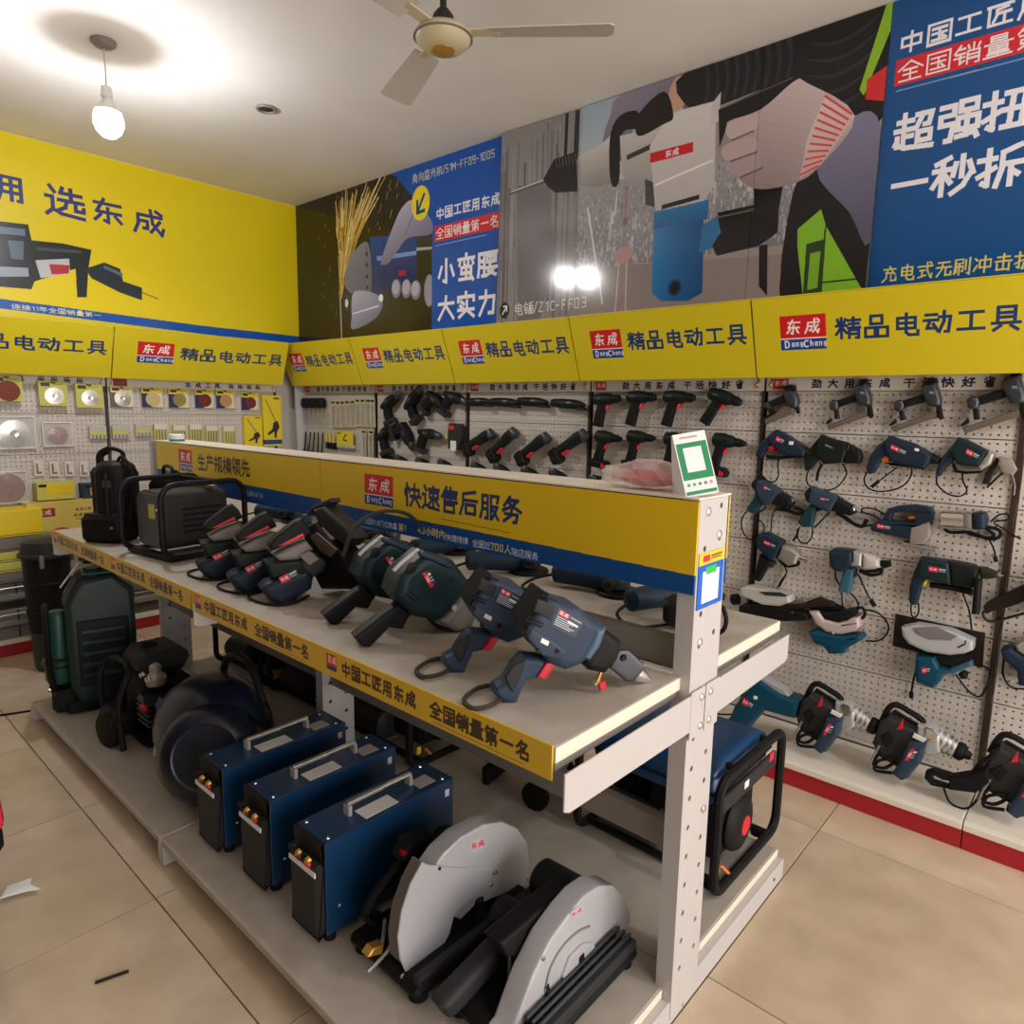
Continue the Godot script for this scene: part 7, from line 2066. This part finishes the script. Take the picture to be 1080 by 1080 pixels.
func caged_inverter() -> void:
	var t := thing("inverter_welder", "dark grey machine in a black tube cage, beside the pumps", "welder", Vector3(2.335, SHELF, 1.85), 0.12)
	one("housing", M.dark_grey, t, func(g: Geo) -> void:
		g.x = Transform3D(Basis(), Vector3(0, 0.145, 0))
		g.prism(rounded_rect(0.2, 0.22, 0.04), -0.13, 0.13, 0.012, 2))
	one("front_plate", M.gunmetal, t, func(g: Geo) -> void:
		g.x = Transform3D(Basis(), Vector3(0, 0.145, 0))
		g.prism(rounded_rect(0.185, 0.205, 0.035), 0.128, 0.136, 0.003, 1))
	for k in 5:
		one("side_vent", M.dark, t, func(g: Geo) -> void: g.box(Vector3(0.1, 0.1 + 0.022 * k, -0.02), Vector3(0.006, 0.008, 0.16), 0.002))
	one("yellow_sticker", M.pale_yellow, t, func(g: Geo) -> void: g.box(Vector3(0.02, 0.18, 0.1366), Vector3(0.045, 0.055, 0.001)))
	one("knob", M.chrome, t, func(g: Geo) -> void: g.turn(Vector3(0.07, 0.19, 0.135), Vector3(0, 0, 1), [[0, 0.007], [0.01, 0.005]], 8))
	for s in [-1, 1]:
		one("cage_hoop", M.dark, t, func(g: Geo) -> void: g.tube(hoop(0.15 * s, -0.17, 0.17, 0.014, 0.29, 0.06), 0.011, 8, true))
		one("skid", M.dark, t, func(g: Geo) -> void: g.box(Vector3(0.0, 0.014, 0.13 * s), Vector3(0.32, 0.02, 0.04), 0.006))
	one("cross_bar", M.dark, t, func(g: Geo) -> void: g.rod(Vector3(-0.15, 0.02, -0.12), Vector3(0.15, 0.02, -0.12), 0.01))
	one("cross_bar", M.dark, t, func(g: Geo) -> void: g.rod(Vector3(-0.15, 0.285, -0.08), Vector3(0.15, 0.285, -0.08), 0.01))
	one("lifting_bar", M.chrome, t, func(g: Geo) -> void: g.rod(Vector3(0.02, 0.27, -0.06), Vector3(0.13, 0.27, -0.06), 0.007))

func drum_and_washer() -> void:
	var t := thing("drum_vacuum", "tall black ribbed drum on the floor between left rack and gondola", "vacuum", Vector3(0.78, 0, 1.955))
	one("lower_tub", M.deep_green, t, func(g: Geo) -> void: g.turn(Vector3.ZERO, Vector3.UP, [[0, 0.08], [0.02, 0.092], [0.22, 0.1], [0.23, 0.095]], 22))
	one("barrel", M.dark, t, func(g: Geo) -> void: g.turn(Vector3(0, 0.22, 0), Vector3.UP, [[0, 0.1], [0.1, 0.104], [0.105, 0.11], [0.115, 0.11], [0.12, 0.104], [0.26, 0.108], [0.265, 0.115], [0.275, 0.115], [0.28, 0.108], [0.4, 0.112], [0.42, 0.112]], 24))
	one("lid_rim", M.dark_grey, t, func(g: Geo) -> void: g.turn(Vector3(0, 0.63, 0), Vector3.UP, [[0, 0.115], [0.006, 0.13], [0.02, 0.13], [0.026, 0.12]], 24))
	one("lid", M.dark_grey, t, func(g: Geo) -> void: g.turn(Vector3(0, 0.655, 0), Vector3.UP, [[0, 0.118], [0.03, 0.114], [0.06, 0.104], [0.07, 0.06]], 24))
	for k in 3:
		one("latch", M.grey, t, func(g: Geo) -> void: g.box(Vector3(cos(2.1 * k + 0.4) * 0.126, 0.62, sin(2.1 * k + 0.4) * 0.126), Vector3(0.02, 0.07, 0.02), 0.004))
	# green washer on the end of the gondola base
	var w := thing("pressure_washer", "green pressure washer with teal handle and white tag, at the gondola far end", "pressure washer", Vector3(1.645, GDECK, 1.975), -0.25)
	one("body", M.deep_green, w, func(g: Geo) -> void:
		g.x = Transform3D(Basis(Vector3.UP, -PI / 2), Vector3.ZERO)
		g.prism(PackedVector2Array([Vector2(-0.14, 0.03), Vector2(0.1, 0.03), Vector2(0.13, 0.12), Vector2(0.13, 0.5), Vector2(0.07, 0.6), Vector2(-0.06, 0.62), Vector2(-0.14, 0.54)]), -0.14, 0.14, 0.03, 3))
	one("top_cover", M.dark, w, func(g: Geo) -> void:
		g.x = Transform3D(Basis(Vector3.UP, -PI / 2), Vector3.ZERO)
		g.prism(PackedVector2Array([Vector2(0.06, 0.5), Vector2(0.135, 0.49), Vector2(0.08, 0.6), Vector2(-0.02, 0.635)]), -0.12, 0.06, 0.01, 2))
	one("side_panel", M.dark_green, w, func(g: Geo) -> void: g.box(Vector3(0.139, 0.27, -0.01), Vector3(0.012, 0.3, 0.2), 0.005))
	for k in 5:
		one("vent_slat", M.deep_green, w, func(g: Geo) -> void: g.box(Vector3(0.147, 0.17 + 0.05 * k, -0.01), Vector3(0.01, 0.02, 0.17), 0.003))
	one("top_lid", M.teal_green, w, func(g: Geo) -> void: g.box(Vector3(0.06, 0.622, -0.01), Vector3(0.12, 0.016, 0.13), 0.006))
	one("rating_label", M.pale_grey, w, func(g: Geo) -> void: g.box(Vector3(0.02, 0.632, 0.0), Vector3(0.05, 0.002, 0.07)))
	one("base_tray", M.dark, w, func(g: Geo) -> void: g.box(Vector3(0, 0.03, 0.0), Vector3(0.3, 0.05, 0.3), 0.012))
	one("handle", M.teal_green, w, func(g: Geo) -> void:
		g.box(Vector3(-0.1, 0.65, -0.02), Vector3(0.06, 0.05, 0.16), 0.022))
	one("white_tag", M.white, w, func(g: Geo) -> void:
		g.x = Transform3D(Basis(Vector3.FORWARD, 0.0) * Basis(Vector3.RIGHT, 0.95), Vector3(-0.04, 0.592, 0.1))
		g.box(Vector3.ZERO, Vector3(0.03, 0.004, 0.13), 0.001))
	one("motor_drum", M.teal_green, w, func(g: Geo) -> void: g.turn(Vector3(0.02, 0.12, 0.16), Vector3.UP, [[0, 0.05], [0.02, 0.06], [0.1, 0.06], [0.11, 0.05], [0.13, 0.052], [0.3, 0.048], [0.33, 0.03]], 18))
	one("motor_flange", M.deep_green, w, func(g: Geo) -> void: g.turn(Vector3(0.02, 0.2, 0.16), Vector3.UP, [[0, 0.06], [0.01, 0.07], [0.03, 0.07], [0.04, 0.056]], 18))
	one("hose", M.rubber, w, func(g: Geo) -> void: g.tube(smooth([Vector3(-0.12, 0.12, 0.16), Vector3(-0.13, 0.3, 0.18), Vector3(-0.08, 0.43, 0.2), Vector3(0.02, 0.47, 0.2), Vector3(0.08, 0.4, 0.2), Vector3(0.09, 0.2, 0.2), Vector3(0.07, 0.05, 0.18)], 5), 0.013, 8))
	one("pump_block", M.dark, w, func(g: Geo) -> void: g.box(Vector3(0.02, 0.06, 0.15), Vector3(0.22, 0.1, 0.1), 0.02))
	for s in [-1, 1]:
		one("wheel", M.rubber, w, func(g: Geo) -> void: g.turn(Vector3(0.15 * s, 0.07, -0.08), Vector3(float(s), 0, 0), [[0, 0.05], [0.004, 0.068], [0.028, 0.068], [0.032, 0.05], [0.033, 0.02]], 18))
	one("gauge", M.chrome, w, func(g: Geo) -> void: g.turn(Vector3(0.06, 0.105, 0.2), Vector3(0, 0.2, 1), [[0, 0.014], [0.01, 0.014], [0.014, 0.008]], 12))

func engine_and_dome() -> void:
	var t := thing("engine_pump", "black engine water pump on wheels, between green washer and domed machine", "engine", Vector3(2.17, GDECK, 1.96))
	one("crankcase", M.dark, t, func(g: Geo) -> void: g.box(Vector3(0, 0.16, -0.04), Vector3(0.22, 0.2, 0.2), 0.03))
	one("fuel_tank", M.dark_grey, t, func(g: Geo) -> void: g.box(Vector3(-0.02, 0.32, -0.04), Vector3(0.24, 0.1, 0.2), 0.035))
	one("tank_cap", M.dark, t, func(g: Geo) -> void: g.turn(Vector3(-0.03, 0.365, -0.02), Vector3.UP, [[0, 0.03], [0.018, 0.03], [0.022, 0.022]], 16))
	one("cylinder_head", M.gunmetal, t, func(g: Geo) -> void:
		for k in 5:
			g.box(Vector3(0.15, 0.12 + 0.022 * k, 0.02), Vector3(0.12, 0.01, 0.13), 0.003))
	one("muffler", M.dark, t, func(g: Geo) -> void: g.turn(Vector3(-0.1, 0.1, 0.12), Vector3.RIGHT, [[0, 0.03], [0.012, 0.05], [0.16, 0.05], [0.172, 0.03]], 16))
	one("carburettor", M.alloy, t, func(g: Geo) -> void: g.turn(Vector3(0.16, 0.27, 0.03), Vector3.UP, [[0, 0.035], [0.03, 0.04], [0.05, 0.022], [0.075, 0.022], [0.085, 0.012]], 14))
	for k in 4:
		one("fitting", M.chrome, t, func(g: Geo) -> void: g.turn(Vector3(0.12 + 0.03 * k, 0.3 + 0.015 * (k % 2), 0.07), Vector3(0, 1, 0.3), [[0, 0.007], [0.012, 0.006], [0.016, 0.003]], 8))
	one("frame_bar", M.dark, t, func(g: Geo) -> void: g.tube(smooth([Vector3(-0.12, 0.02, 0.13), Vector3(-0.13, 0.25, 0.14), Vector3(-0.1, 0.33, 0.1), Vector3(0.08, 0.33, 0.1), Vector3(0.1, 0.2, 0.15), Vector3(0.12, 0.02, 0.15)], 5), 0.012, 8))
	one("red_switch", M.red, t, func(g: Geo) -> void: g.box(Vector3(0.19, 0.2, 0.09), Vector3(0.05, 0.025, 0.02), 0.008))
	one("name_plate", M.grey_plate, t, func(g: Geo) -> void: g.box(Vector3(0.18, 0.235, 0.095), Vector3(0.05, 0.03, 0.002)))
	for s in [-1, 1]:
		one("wheel", M.rubber, t, func(g: Geo) -> void: g.turn(Vector3(0.0, 0.07, 0.14 * s), Vector3(0.25, 0, float(s)), [[0, 0.05], [0.005, 0.07], [0.035, 0.07], [0.04, 0.05], [0.041, 0.02]], 20))
	one("sump", M.dark, t, func(g: Geo) -> void: g.box(Vector3(0, 0.03, -0.02), Vector3(0.3, 0.06, 0.2), 0.02))
	var d := thing("domed_compressor", "dark blue machine with a big rounded hood, beside the welding machines", "compressor", Vector3(2.74, GDECK, 1.95))
	one("hood", M.dome_blue, d, func(g: Geo) -> void:
		var list := []
		for k in 9:
			var a := PI / 2 * k / 8.0
			var ring := PackedVector3Array()
			var s := cos(a)
			for i in 24:
				var f := TAU * i / 24.0
				var c := Vector2(signf(cos(f)) * pow(absf(cos(f)), 0.8), signf(sin(f)) * pow(absf(sin(f)), 0.8))
				ring.append(Vector3(c.x * 0.2 * (0.25 + 0.75 * s), 0.2 + 0.2 * sin(a), -c.y * 0.19 * (0.2 + 0.8 * s)))
			list.append(ring)
		g.rings(list), 60.0)
	one("drum", M.dark, d, func(g: Geo) -> void: g.turn(Vector3(0, 0.02, 0), Vector3.UP, [[0, 0.14], [0.02, 0.17], [0.17, 0.19], [0.185, 0.19]], 26))
	one("wheel_arch", M.dome_blue, d, func(g: Geo) -> void: g.turn(Vector3(0.12, 0.19, 0.06), Vector3(0.75, 0.25, 0.6), [[0, 0.17], [0.06, 0.165], [0.09, 0.14], [0.1, 0.11], [0.092, 0.1], [0.09, 0.0]], 30), 50.0)
	one("carry_arch", M.dark, d, func(g: Geo) -> void: g.tube(smooth([Vector3(-0.14, 0.3, -0.1), Vector3(-0.08, 0.43, -0.1), Vector3(0.08, 0.45, -0.1), Vector3(0.18, 0.33, -0.1)], 6), 0.014, 8))
	one("maker_plate", M.plate_large, d, func(g: Geo) -> void:
		g.x = Transform3D(Basis(Vector3.UP, 0.2) * Basis(Vector3.RIGHT, -0.6), Vector3(-0.06, 0.33, 0.147))
		g.box(Vector3.ZERO, Vector3(0.07, 0.035, 0.002)))
	one("outlet", M.alloy, d, func(g: Geo) -> void: g.tube(smooth([Vector3(-0.17, 0.2, 0.08), Vector3(-0.22, 0.16, 0.1), Vector3(-0.2, 0.08, 0.13)], 4), 0.012, 8))
	one("gauge_block", M.gunmetal, d, func(g: Geo) -> void: g.box(Vector3(-0.2, 0.22, 0.06), Vector3(0.07, 0.09, 0.07), 0.012))
	one("red_cap", M.red, d, func(g: Geo) -> void: g.turn(Vector3(-0.17, 0.265, 0.08), Vector3(0, 1, 0), [[0, 0.016], [0.012, 0.014], [0.014, 0.006]], 10))

func generator_unit(label: String, at: Vector3, tank: Material) -> void:
	var t := thing("generator", label, "generator", at)
	for x in [-0.26, 0.215]:
		one("frame_hoop", M.dark, t, func(g: Geo) -> void: g.tube(hoop(x, -0.24, 0.22, 0.016, 0.36, 0.05), 0.0145, 8, true))
	for s in [-1, 1]:
		one("frame_rail", M.dark, t, func(g: Geo) -> void: g.rod(Vector3(-0.26, 0.018, 0.17 * s - 0.01), Vector3(0.215, 0.018, 0.17 * s - 0.01), 0.012))
		one("frame_rail", M.dark, t, func(g: Geo) -> void: g.rod(Vector3(-0.26, 0.36, 0.12 * s - 0.01), Vector3(0.215, 0.36, 0.12 * s - 0.01), 0.011))
	one("fuel_tank", tank, t, func(g: Geo) -> void:
		g.x = Transform3D(Basis(Vector3.UP, PI / 2), Vector3(0, 0.32, -0.01))
		g.prism(PackedVector2Array([Vector2(-0.19, -0.06), Vector2(0.19, -0.06), Vector2(0.2, -0.02), Vector2(0.19, 0.03), Vector2(0.12, 0.065), Vector2(-0.12, 0.065), Vector2(-0.19, 0.03), Vector2(-0.2, -0.02)]), -0.24, 0.19, 0.03, 3))
	one("tank_seam", M.dark, t, func(g: Geo) -> void: g.box(Vector3(-0.025, 0.3, -0.01), Vector3(0.44, 0.006, 0.41), 0.002))
	one("tank_cap", M.red, t, func(g: Geo) -> void: g.turn(Vector3(0.04, 0.384, 0.06), Vector3.UP, [[0, 0.03], [0.014, 0.03], [0.018, 0.02]], 16))
	one("engine", M.dark, t, func(g: Geo) -> void: g.box(Vector3(0.06, 0.15, 0.0), Vector3(0.24, 0.2, 0.26), 0.02))
	one("recoil_starter", M.dark, t, func(g: Geo) -> void: g.turn(Vector3(0.17, 0.14, 0.015), Vector3.RIGHT, [[0, 0.082], [0.02, 0.088], [0.035, 0.078], [0.045, 0.05]], 22))
	one("starter_badge", M.red, t, func(g: Geo) -> void: g.turn(Vector3(0.214, 0.14, 0.015), Vector3.RIGHT, [[0, 0.03], [0.003, 0.03], [0.004, 0.02]], 18))
	one("control_panel", M.dark_grey, t, func(g: Geo) -> void: g.box(Vector3(0.205, 0.27, -0.01), Vector3(0.012, 0.05, 0.4), 0.003))
	one("white_badge", M.white, t, func(g: Geo) -> void: g.box(Vector3(0.2115, 0.275, 0.02), Vector3(0.001, 0.022, 0.03)))
	one("maker_plate", M.plate, t, func(g: Geo) -> void: g.box(Vector3(0.2115, 0.29, -0.17), Vector3(0.001, 0.03, 0.035)))
	one("alternator", M.dark, t, func(g: Geo) -> void: g.turn(Vector3(-0.22, 0.12, 0.0), Vector3.RIGHT, [[0, 0.06], [0.01, 0.09], [0.18, 0.1], [0.19, 0.08]], 20))
	one("muffler", M.dark_grey, t, func(g: Geo) -> void: g.turn(Vector3(-0.2, 0.1, 0.15), Vector3.RIGHT, [[0, 0.04], [0.012, 0.06], [0.2, 0.06], [0.212, 0.04]], 18))
	one("oil_tag", M.yellow, t, func(g: Geo) -> void: g.box(Vector3(0.2, 0.06, 0.16), Vector3(0.003, 0.03, 0.02), 0.001))
	one("spark_lead", M.orange, t, func(g: Geo) -> void: g.tube(smooth([Vector3(0.19, 0.05, 0.12), Vector3(0.21, 0.03, 0.11), Vector3(0.215, 0.015, 0.1)], 3), 0.006, 6))
	for s in [-1, 1]:
		one("rubber_foot", M.rubber, t, func(g: Geo) -> void: g.turn(Vector3(0.18, 0.018, 0.17 * s - 0.01), Vector3.DOWN, [[0, 0.02], [0.016, 0.022], [0.018, 0.016]], 10))
func generator() -> void:
	generator_unit("portable generator with blue tank in a black tube frame, behind the end post", Vector3(4.14, GDECK, 1.06), M.tank_blue)
	generator_unit("added dark machine blocking light on the far base side, behind the nearest welding machine", Vector3(2.98, GDECK, 1.2), M.dark)  # unknown dark goods, added as generator copies to darken the space under the shelf
	generator_unit("added dark machine blocking light on the far base side, behind the domed machine", Vector3(2.42, GDECK, 1.2), M.dark_grey)
	generator_unit("added dark machine blocking light on the far base side, behind the green washer", Vector3(1.86, GDECK, 1.2), M.dark)
	# a small compressor beside it: a grey air tank on wheels
	var c := thing("air_compressor", "small compressor with grey air tank and black motor, seen below the shelf end", "compressor", Vector3(3.55, GDECK, 1.2), 0.2)
	one("air_tank", M.grey, c, func(g: Geo) -> void: g.turn(Vector3(-0.16, 0.15, 0.0), Vector3.RIGHT, [[0, 0.04], [0.02, 0.07], [0.05, 0.085], [0.3, 0.085], [0.33, 0.07], [0.35, 0.04]], 22))
	one("motor", M.dark, c, func(g: Geo) -> void: g.box(Vector3(0, 0.29, 0), Vector3(0.28, 0.14, 0.16), 0.03))
	one("handle", M.dark, c, func(g: Geo) -> void: g.tube(smooth([Vector3(-0.16, 0.24, 0.06), Vector3(-0.2, 0.36, 0.06), Vector3(-0.2, 0.36, -0.06), Vector3(-0.16, 0.24, -0.06)], 4), 0.01, 8))
	for s in [-1, 1]:
		one("wheel", M.rubber, c, func(g: Geo) -> void: g.turn(Vector3(0.13, 0.05, 0.09 * s), Vector3(0, 0, float(s)), [[0, 0.036], [0.004, 0.05], [0.024, 0.05], [0.028, 0.03]], 16))
	one("stand_leg", M.dark, c, func(g: Geo) -> void: g.box(Vector3(-0.1, 0.035, 0.0), Vector3(0.03, 0.07, 0.14), 0.006))

func back_of_gondola() -> void:
	# tools on the far shelf, seen through the gap under the signs
	var t := thing("angle_grinder", "", "grinder", Vector3.ZERO, 0.0, "dark tools on the far side of the gondola")
	one("body", M.navy, t, func(g: Geo) -> void: g.turn(Vector3(-0.13, 0.045, 0), Vector3.RIGHT, [[0, 0.02], [0.01, 0.034], [0.1, 0.036], [0.18, 0.042], [0.2, 0.03]], 14))
	one("gear_head", M.gunmetal, t, func(g: Geo) -> void: g.turn(Vector3(0.1, 0.07, 0), Vector3.DOWN, [[0, 0.024], [0.02, 0.036], [0.05, 0.034], [0.058, 0.016]], 14))
	one("wheel_guard", M.dark, t, func(g: Geo) -> void: g.turn(Vector3(0.1, 0.012, 0), Vector3.DOWN, [[0, 0.07], [0.004, 0.074], [0.011, 0.074]], 20))
	one("side_handle", M.dark, t, func(g: Geo) -> void: g.turn(Vector3(0.09, 0.05, 0.035), Vector3(0.1, 0.1, 1), [[0, 0.012], [0.02, 0.017], [0.1, 0.018], [0.11, 0.012]], 12))
	one("cord", M.rubber, t, func(g: Geo) -> void: g.tube(smooth([Vector3(-0.12, 0.04, 0), Vector3(-0.19, 0.02, 0.02), Vector3(-0.2, 0.005, 0.1), Vector3(-0.1, 0.005, 0.13)], 4), 0.005, 6))
	var xs := [1.9, 2.3, 2.7, 3.08, 3.45, 3.82, 4.1]
	var say := ["farthest dark angle grinder on the far gondola shelf", "dark angle grinder on the far shelf behind the caged machine", "dark angle grinder on the far shelf behind the marble cutters", "dark angle grinder on the far shelf behind the wall chasers", "dark angle grinder on the far shelf, third from the end post", "dark angle grinder on the far shelf, second from the end post", "dark angle grinder on the far shelf, next to the end post"]
	for i in 7:
		var o: Node3D = t if i == 0 else copy(t, "", Vector3.ZERO)
		o.position = Vector3(xs[i], SHELF + 0.002, 1.2 - 0.03 * (i % 2))
		o.rotation.y = [0.5, 1.2, 0.2, 1.5, 0.9, 0.3, 1.3][i]
		o.set_meta("label", say[i])
	var k := thing("corded_tool", "dark tool with a big looped black cord at the far shelf end", "power tool", Vector3(4.28, SHELF, 1.3), 0.4)
	one("body", M.dark, k, func(g: Geo) -> void: g.turn(Vector3(-0.1, 0.05, 0), Vector3.RIGHT, [[0, 0.03], [0.02, 0.045], [0.1, 0.045], [0.13, 0.03]], 14))
	one("collar", M.chrome, k, func(g: Geo) -> void: g.turn(Vector3(0.025, 0.05, 0), Vector3.RIGHT, [[0, 0.022], [0.02, 0.02]], 12))
	one("cord_loop", M.rubber, k, func(g: Geo) -> void: g.tube(arc(Vector3(0.03, 0.052, 0.03), Vector3(0.035, 0, 0.03), Vector3(0, 0.044, 0.0), 0, 340, 20), 0.006, 7, true))

func odds_and_ends() -> void:
	# payment-code stand on the post top; the codes themselves are left blank
	var t := thing("payment_stand", "white and green plastic payment stand leaning on top of the end post", "stand", Vector3(4.385, 1.2845, 1.585), 0.9)
	t.rotation.z = 0.17
	var p := Print.new(128, 256, Color8(232, 230, 226))
	p.rect(24, 14, 70, 8, Color8(170, 160, 166))
	p.rect(4, 40, 120, 150, Color8(20, 132, 84))
	p.rect(28, 60, 72, 100, Color8(234, 232, 230))
	for k in 5:
		p.rect(14 + 22 * k, 204, 12, 12, [Color8(40, 160, 110), Color8(60, 170, 120), Color8(40, 150, 100), Color8(70, 130, 110), Color8(220, 120, 120)][k])
	p.rect(4, 236, 120, 14, Color8(20, 132, 84))
	var f := board("face", printed("payment_face", p, 0.3), t, Vector3(0.075, 0.14, 0.008))
	f.position = Vector3(0.0, 0.068, 0.012)
	f.rotation.x = -0.3
	one("back_wedge", M.white, t, func(g: Geo) -> void:
		g.x = Transform3D(Basis(Vector3.UP, -PI / 2), Vector3.ZERO)
		g.prism(PackedVector2Array([Vector2(0.032, 0.0), Vector2(-0.012, 0.134), Vector2(-0.018, 0.13), Vector2(-0.045, 0.0)]), -0.036, 0.036, 0.002))
	var s := thing("payment_sticker", "blue sticker with yellow top and white panel on the end post", "sticker", Vector3(4.4225, 1.033, 1.566))
	p = Print.new(96, 160, Color8(16, 98, 206))
	p.rect(0, 0, 96, 34, Color8(238, 200, 40))
	p.rect(14, 8, 26, 18, Color8(206, 40, 40))
	p.rect(44, 10, 44, 5, Color8(90, 70, 30))
	p.rect(44, 18, 40, 4, Color8(90, 70, 30))
	p.rect(16, 54, 64, 92, Color8(240, 238, 238))
	p.rect(28, 42, 40, 22, Color8(50, 190, 70))
	var sb := board("sheet", printed("payment_sheet", p, 0.3), s, Vector3(0.122, 0.126, 0.0012))
	sb.rotation.y = PI / 2
	sb.position = Vector3(0.0012, 0.063, 0.0)
	var b := thing("wrapped_package", "red item in crumpled clear plastic lying on the gondola sign", "package", Vector3(4.255, 1.2835, 1.57), 0.1)
	one("red_item", M.red, b, func(g: Geo) -> void: g.ball(Vector3(0.0, 0.024, 0), Vector3(0.075, 0.02, 0.03), 14))
	one("plastic_wrap", M.wrap, b, func(g: Geo) -> void:
		var rg := RandomNumberGenerator.new()
		rg.seed = 5
		var list := []
		for k in 9:
			var ring := PackedVector3Array()
			var x := -0.11 + 0.0275 * k
			var r := 0.014 + 0.026 * sin(PI * clampf((k + 0.6) / 9.2, 0, 1))
			for i in 12:
				var a := TAU * i / 12.0
				var q := r * rg.randf_range(0.8, 1.2)
				ring.append(Vector3(x + rg.randf_range(-0.006, 0.006), maxf(0.001, 0.026 + sin(a) * q), -cos(a) * q * 1.1))
			list.append(ring)
		g.rings(list), 10.0)
	var r := thing("small_tub", "small white tub with green base standing on the far sign", "tub", Vector3(1.69, 1.2825, 1.6))
	one("tub", M.white, r, func(g: Geo) -> void: g.turn(Vector3.ZERO, Vector3.UP, [[0, 0.03], [0.004, 0.034], [0.03, 0.034], [0.034, 0.03]], 20))
	one("green_band", M.green, r, func(g: Geo) -> void: g.turn(Vector3(0, 0.002, 0), Vector3.UP, [[0, 0.034], [0.0005, 0.0352], [0.008, 0.0352], [0.009, 0.034]], 20))
	# litter on the floor
	var l := thing("paper_scrap", "crumpled white paper scrap on the floor at the left photo edge", "paper", Vector3(2.76, 0, 2.565))
	one("paper", M.white, l, func(g: Geo) -> void:
		g.x = Transform3D(Basis(Vector3.RIGHT, -PI / 2), Vector3(0, 0.012, 0))
		g.prism(P2([-40, -20, 10, -50, 30, 10, 50, 46, 0, 30, -30, 40]), -0.004, 0.006, 0.008))
	var st := thing("wood_strip", "thin dark strip lying on the floor tiles", "strip", Vector3(3.298, 0, 2.486))
	one("strip", M.brown_dark, st, func(g: Geo) -> void:
		g.x = Transform3D(Basis(Vector3.UP, 1.27), Vector3(0, 0.003, 0))
		g.box(Vector3.ZERO, Vector3(0.075, 0.005, 0.008), 0.001))
	var ca := thing("floor_cable", "thin black cable running across the floor to the gondola base", "cable", Vector3(1.33, 0, 2.2))
	one("cable", M.rubber, ca, func(g: Geo) -> void: g.tube(smooth([Vector3(0.02, 0.005, 0.0), Vector3(-0.01, 0.005, 0.08), Vector3(-0.06, 0.005, 0.2), Vector3(-0.1, 0.005, 0.45)], 6), 0.005, 6))
	var sl := thing("step_stool", "black step stool under the red tool box at the left photo edge", "stool", Vector3(2.74, 0, 2.74))
	one("top", M.dark, sl, func(g: Geo) -> void: g.box(Vector3(0, 0.215, 0), Vector3(0.3, 0.03, 0.2), 0.008))
	for k in 4:
		one("leg", M.dark, sl, func(g: Geo) -> void: g.rod(Vector3([-0.13, 0.08][k % 2], 0, [-0.05, 0.08][k / 2]), Vector3([-0.12, 0.07][k % 2], 0.205, [-0.045, 0.07][k / 2]), 0.012))
	var rb := thing("red_tool_box", "red and black plastic tool box cut off by the left photo edge", "tool box", Vector3(2.74, 0.23, 2.74))
	one("tub", M.dark, rb, func(g: Geo) -> void: g.box(Vector3(0, 0.045, 0), Vector3(0.39, 0.09, 0.25), 0.02))
	one("lid", M.red, rb, func(g: Geo) -> void: g.prism(P2([-200, 85, 200, 85, 196, 120, 160, 185, -160, 185, -196, 120]), -0.13, 0.13, 0.02, 2))
	one("carry_handle", M.dark, rb, func(g: Geo) -> void: g.tube(smooth([Vector3(-0.08, 0.18, 0), Vector3(-0.07, 0.215, 0), Vector3(0.07, 0.215, 0), Vector3(0.08, 0.18, 0)], 4), 0.009, 7))
	var bk := thing("black_case", "black ribbed case cut off by the lower left photo corner", "case", Vector3(3.1, 0, 2.785))
	one("shell", M.dark, bk, func(g: Geo) -> void: g.box(Vector3(0, 0.055, 0), Vector3(0.21, 0.11, 0.17), 0.025))
	for k in 3:
		one("rib", M.dark_grey, bk, func(g: Geo) -> void: g.box(Vector3(-0.06 + 0.06 * k, 0.112, 0), Vector3(0.014, 0.008, 0.12), 0.002))
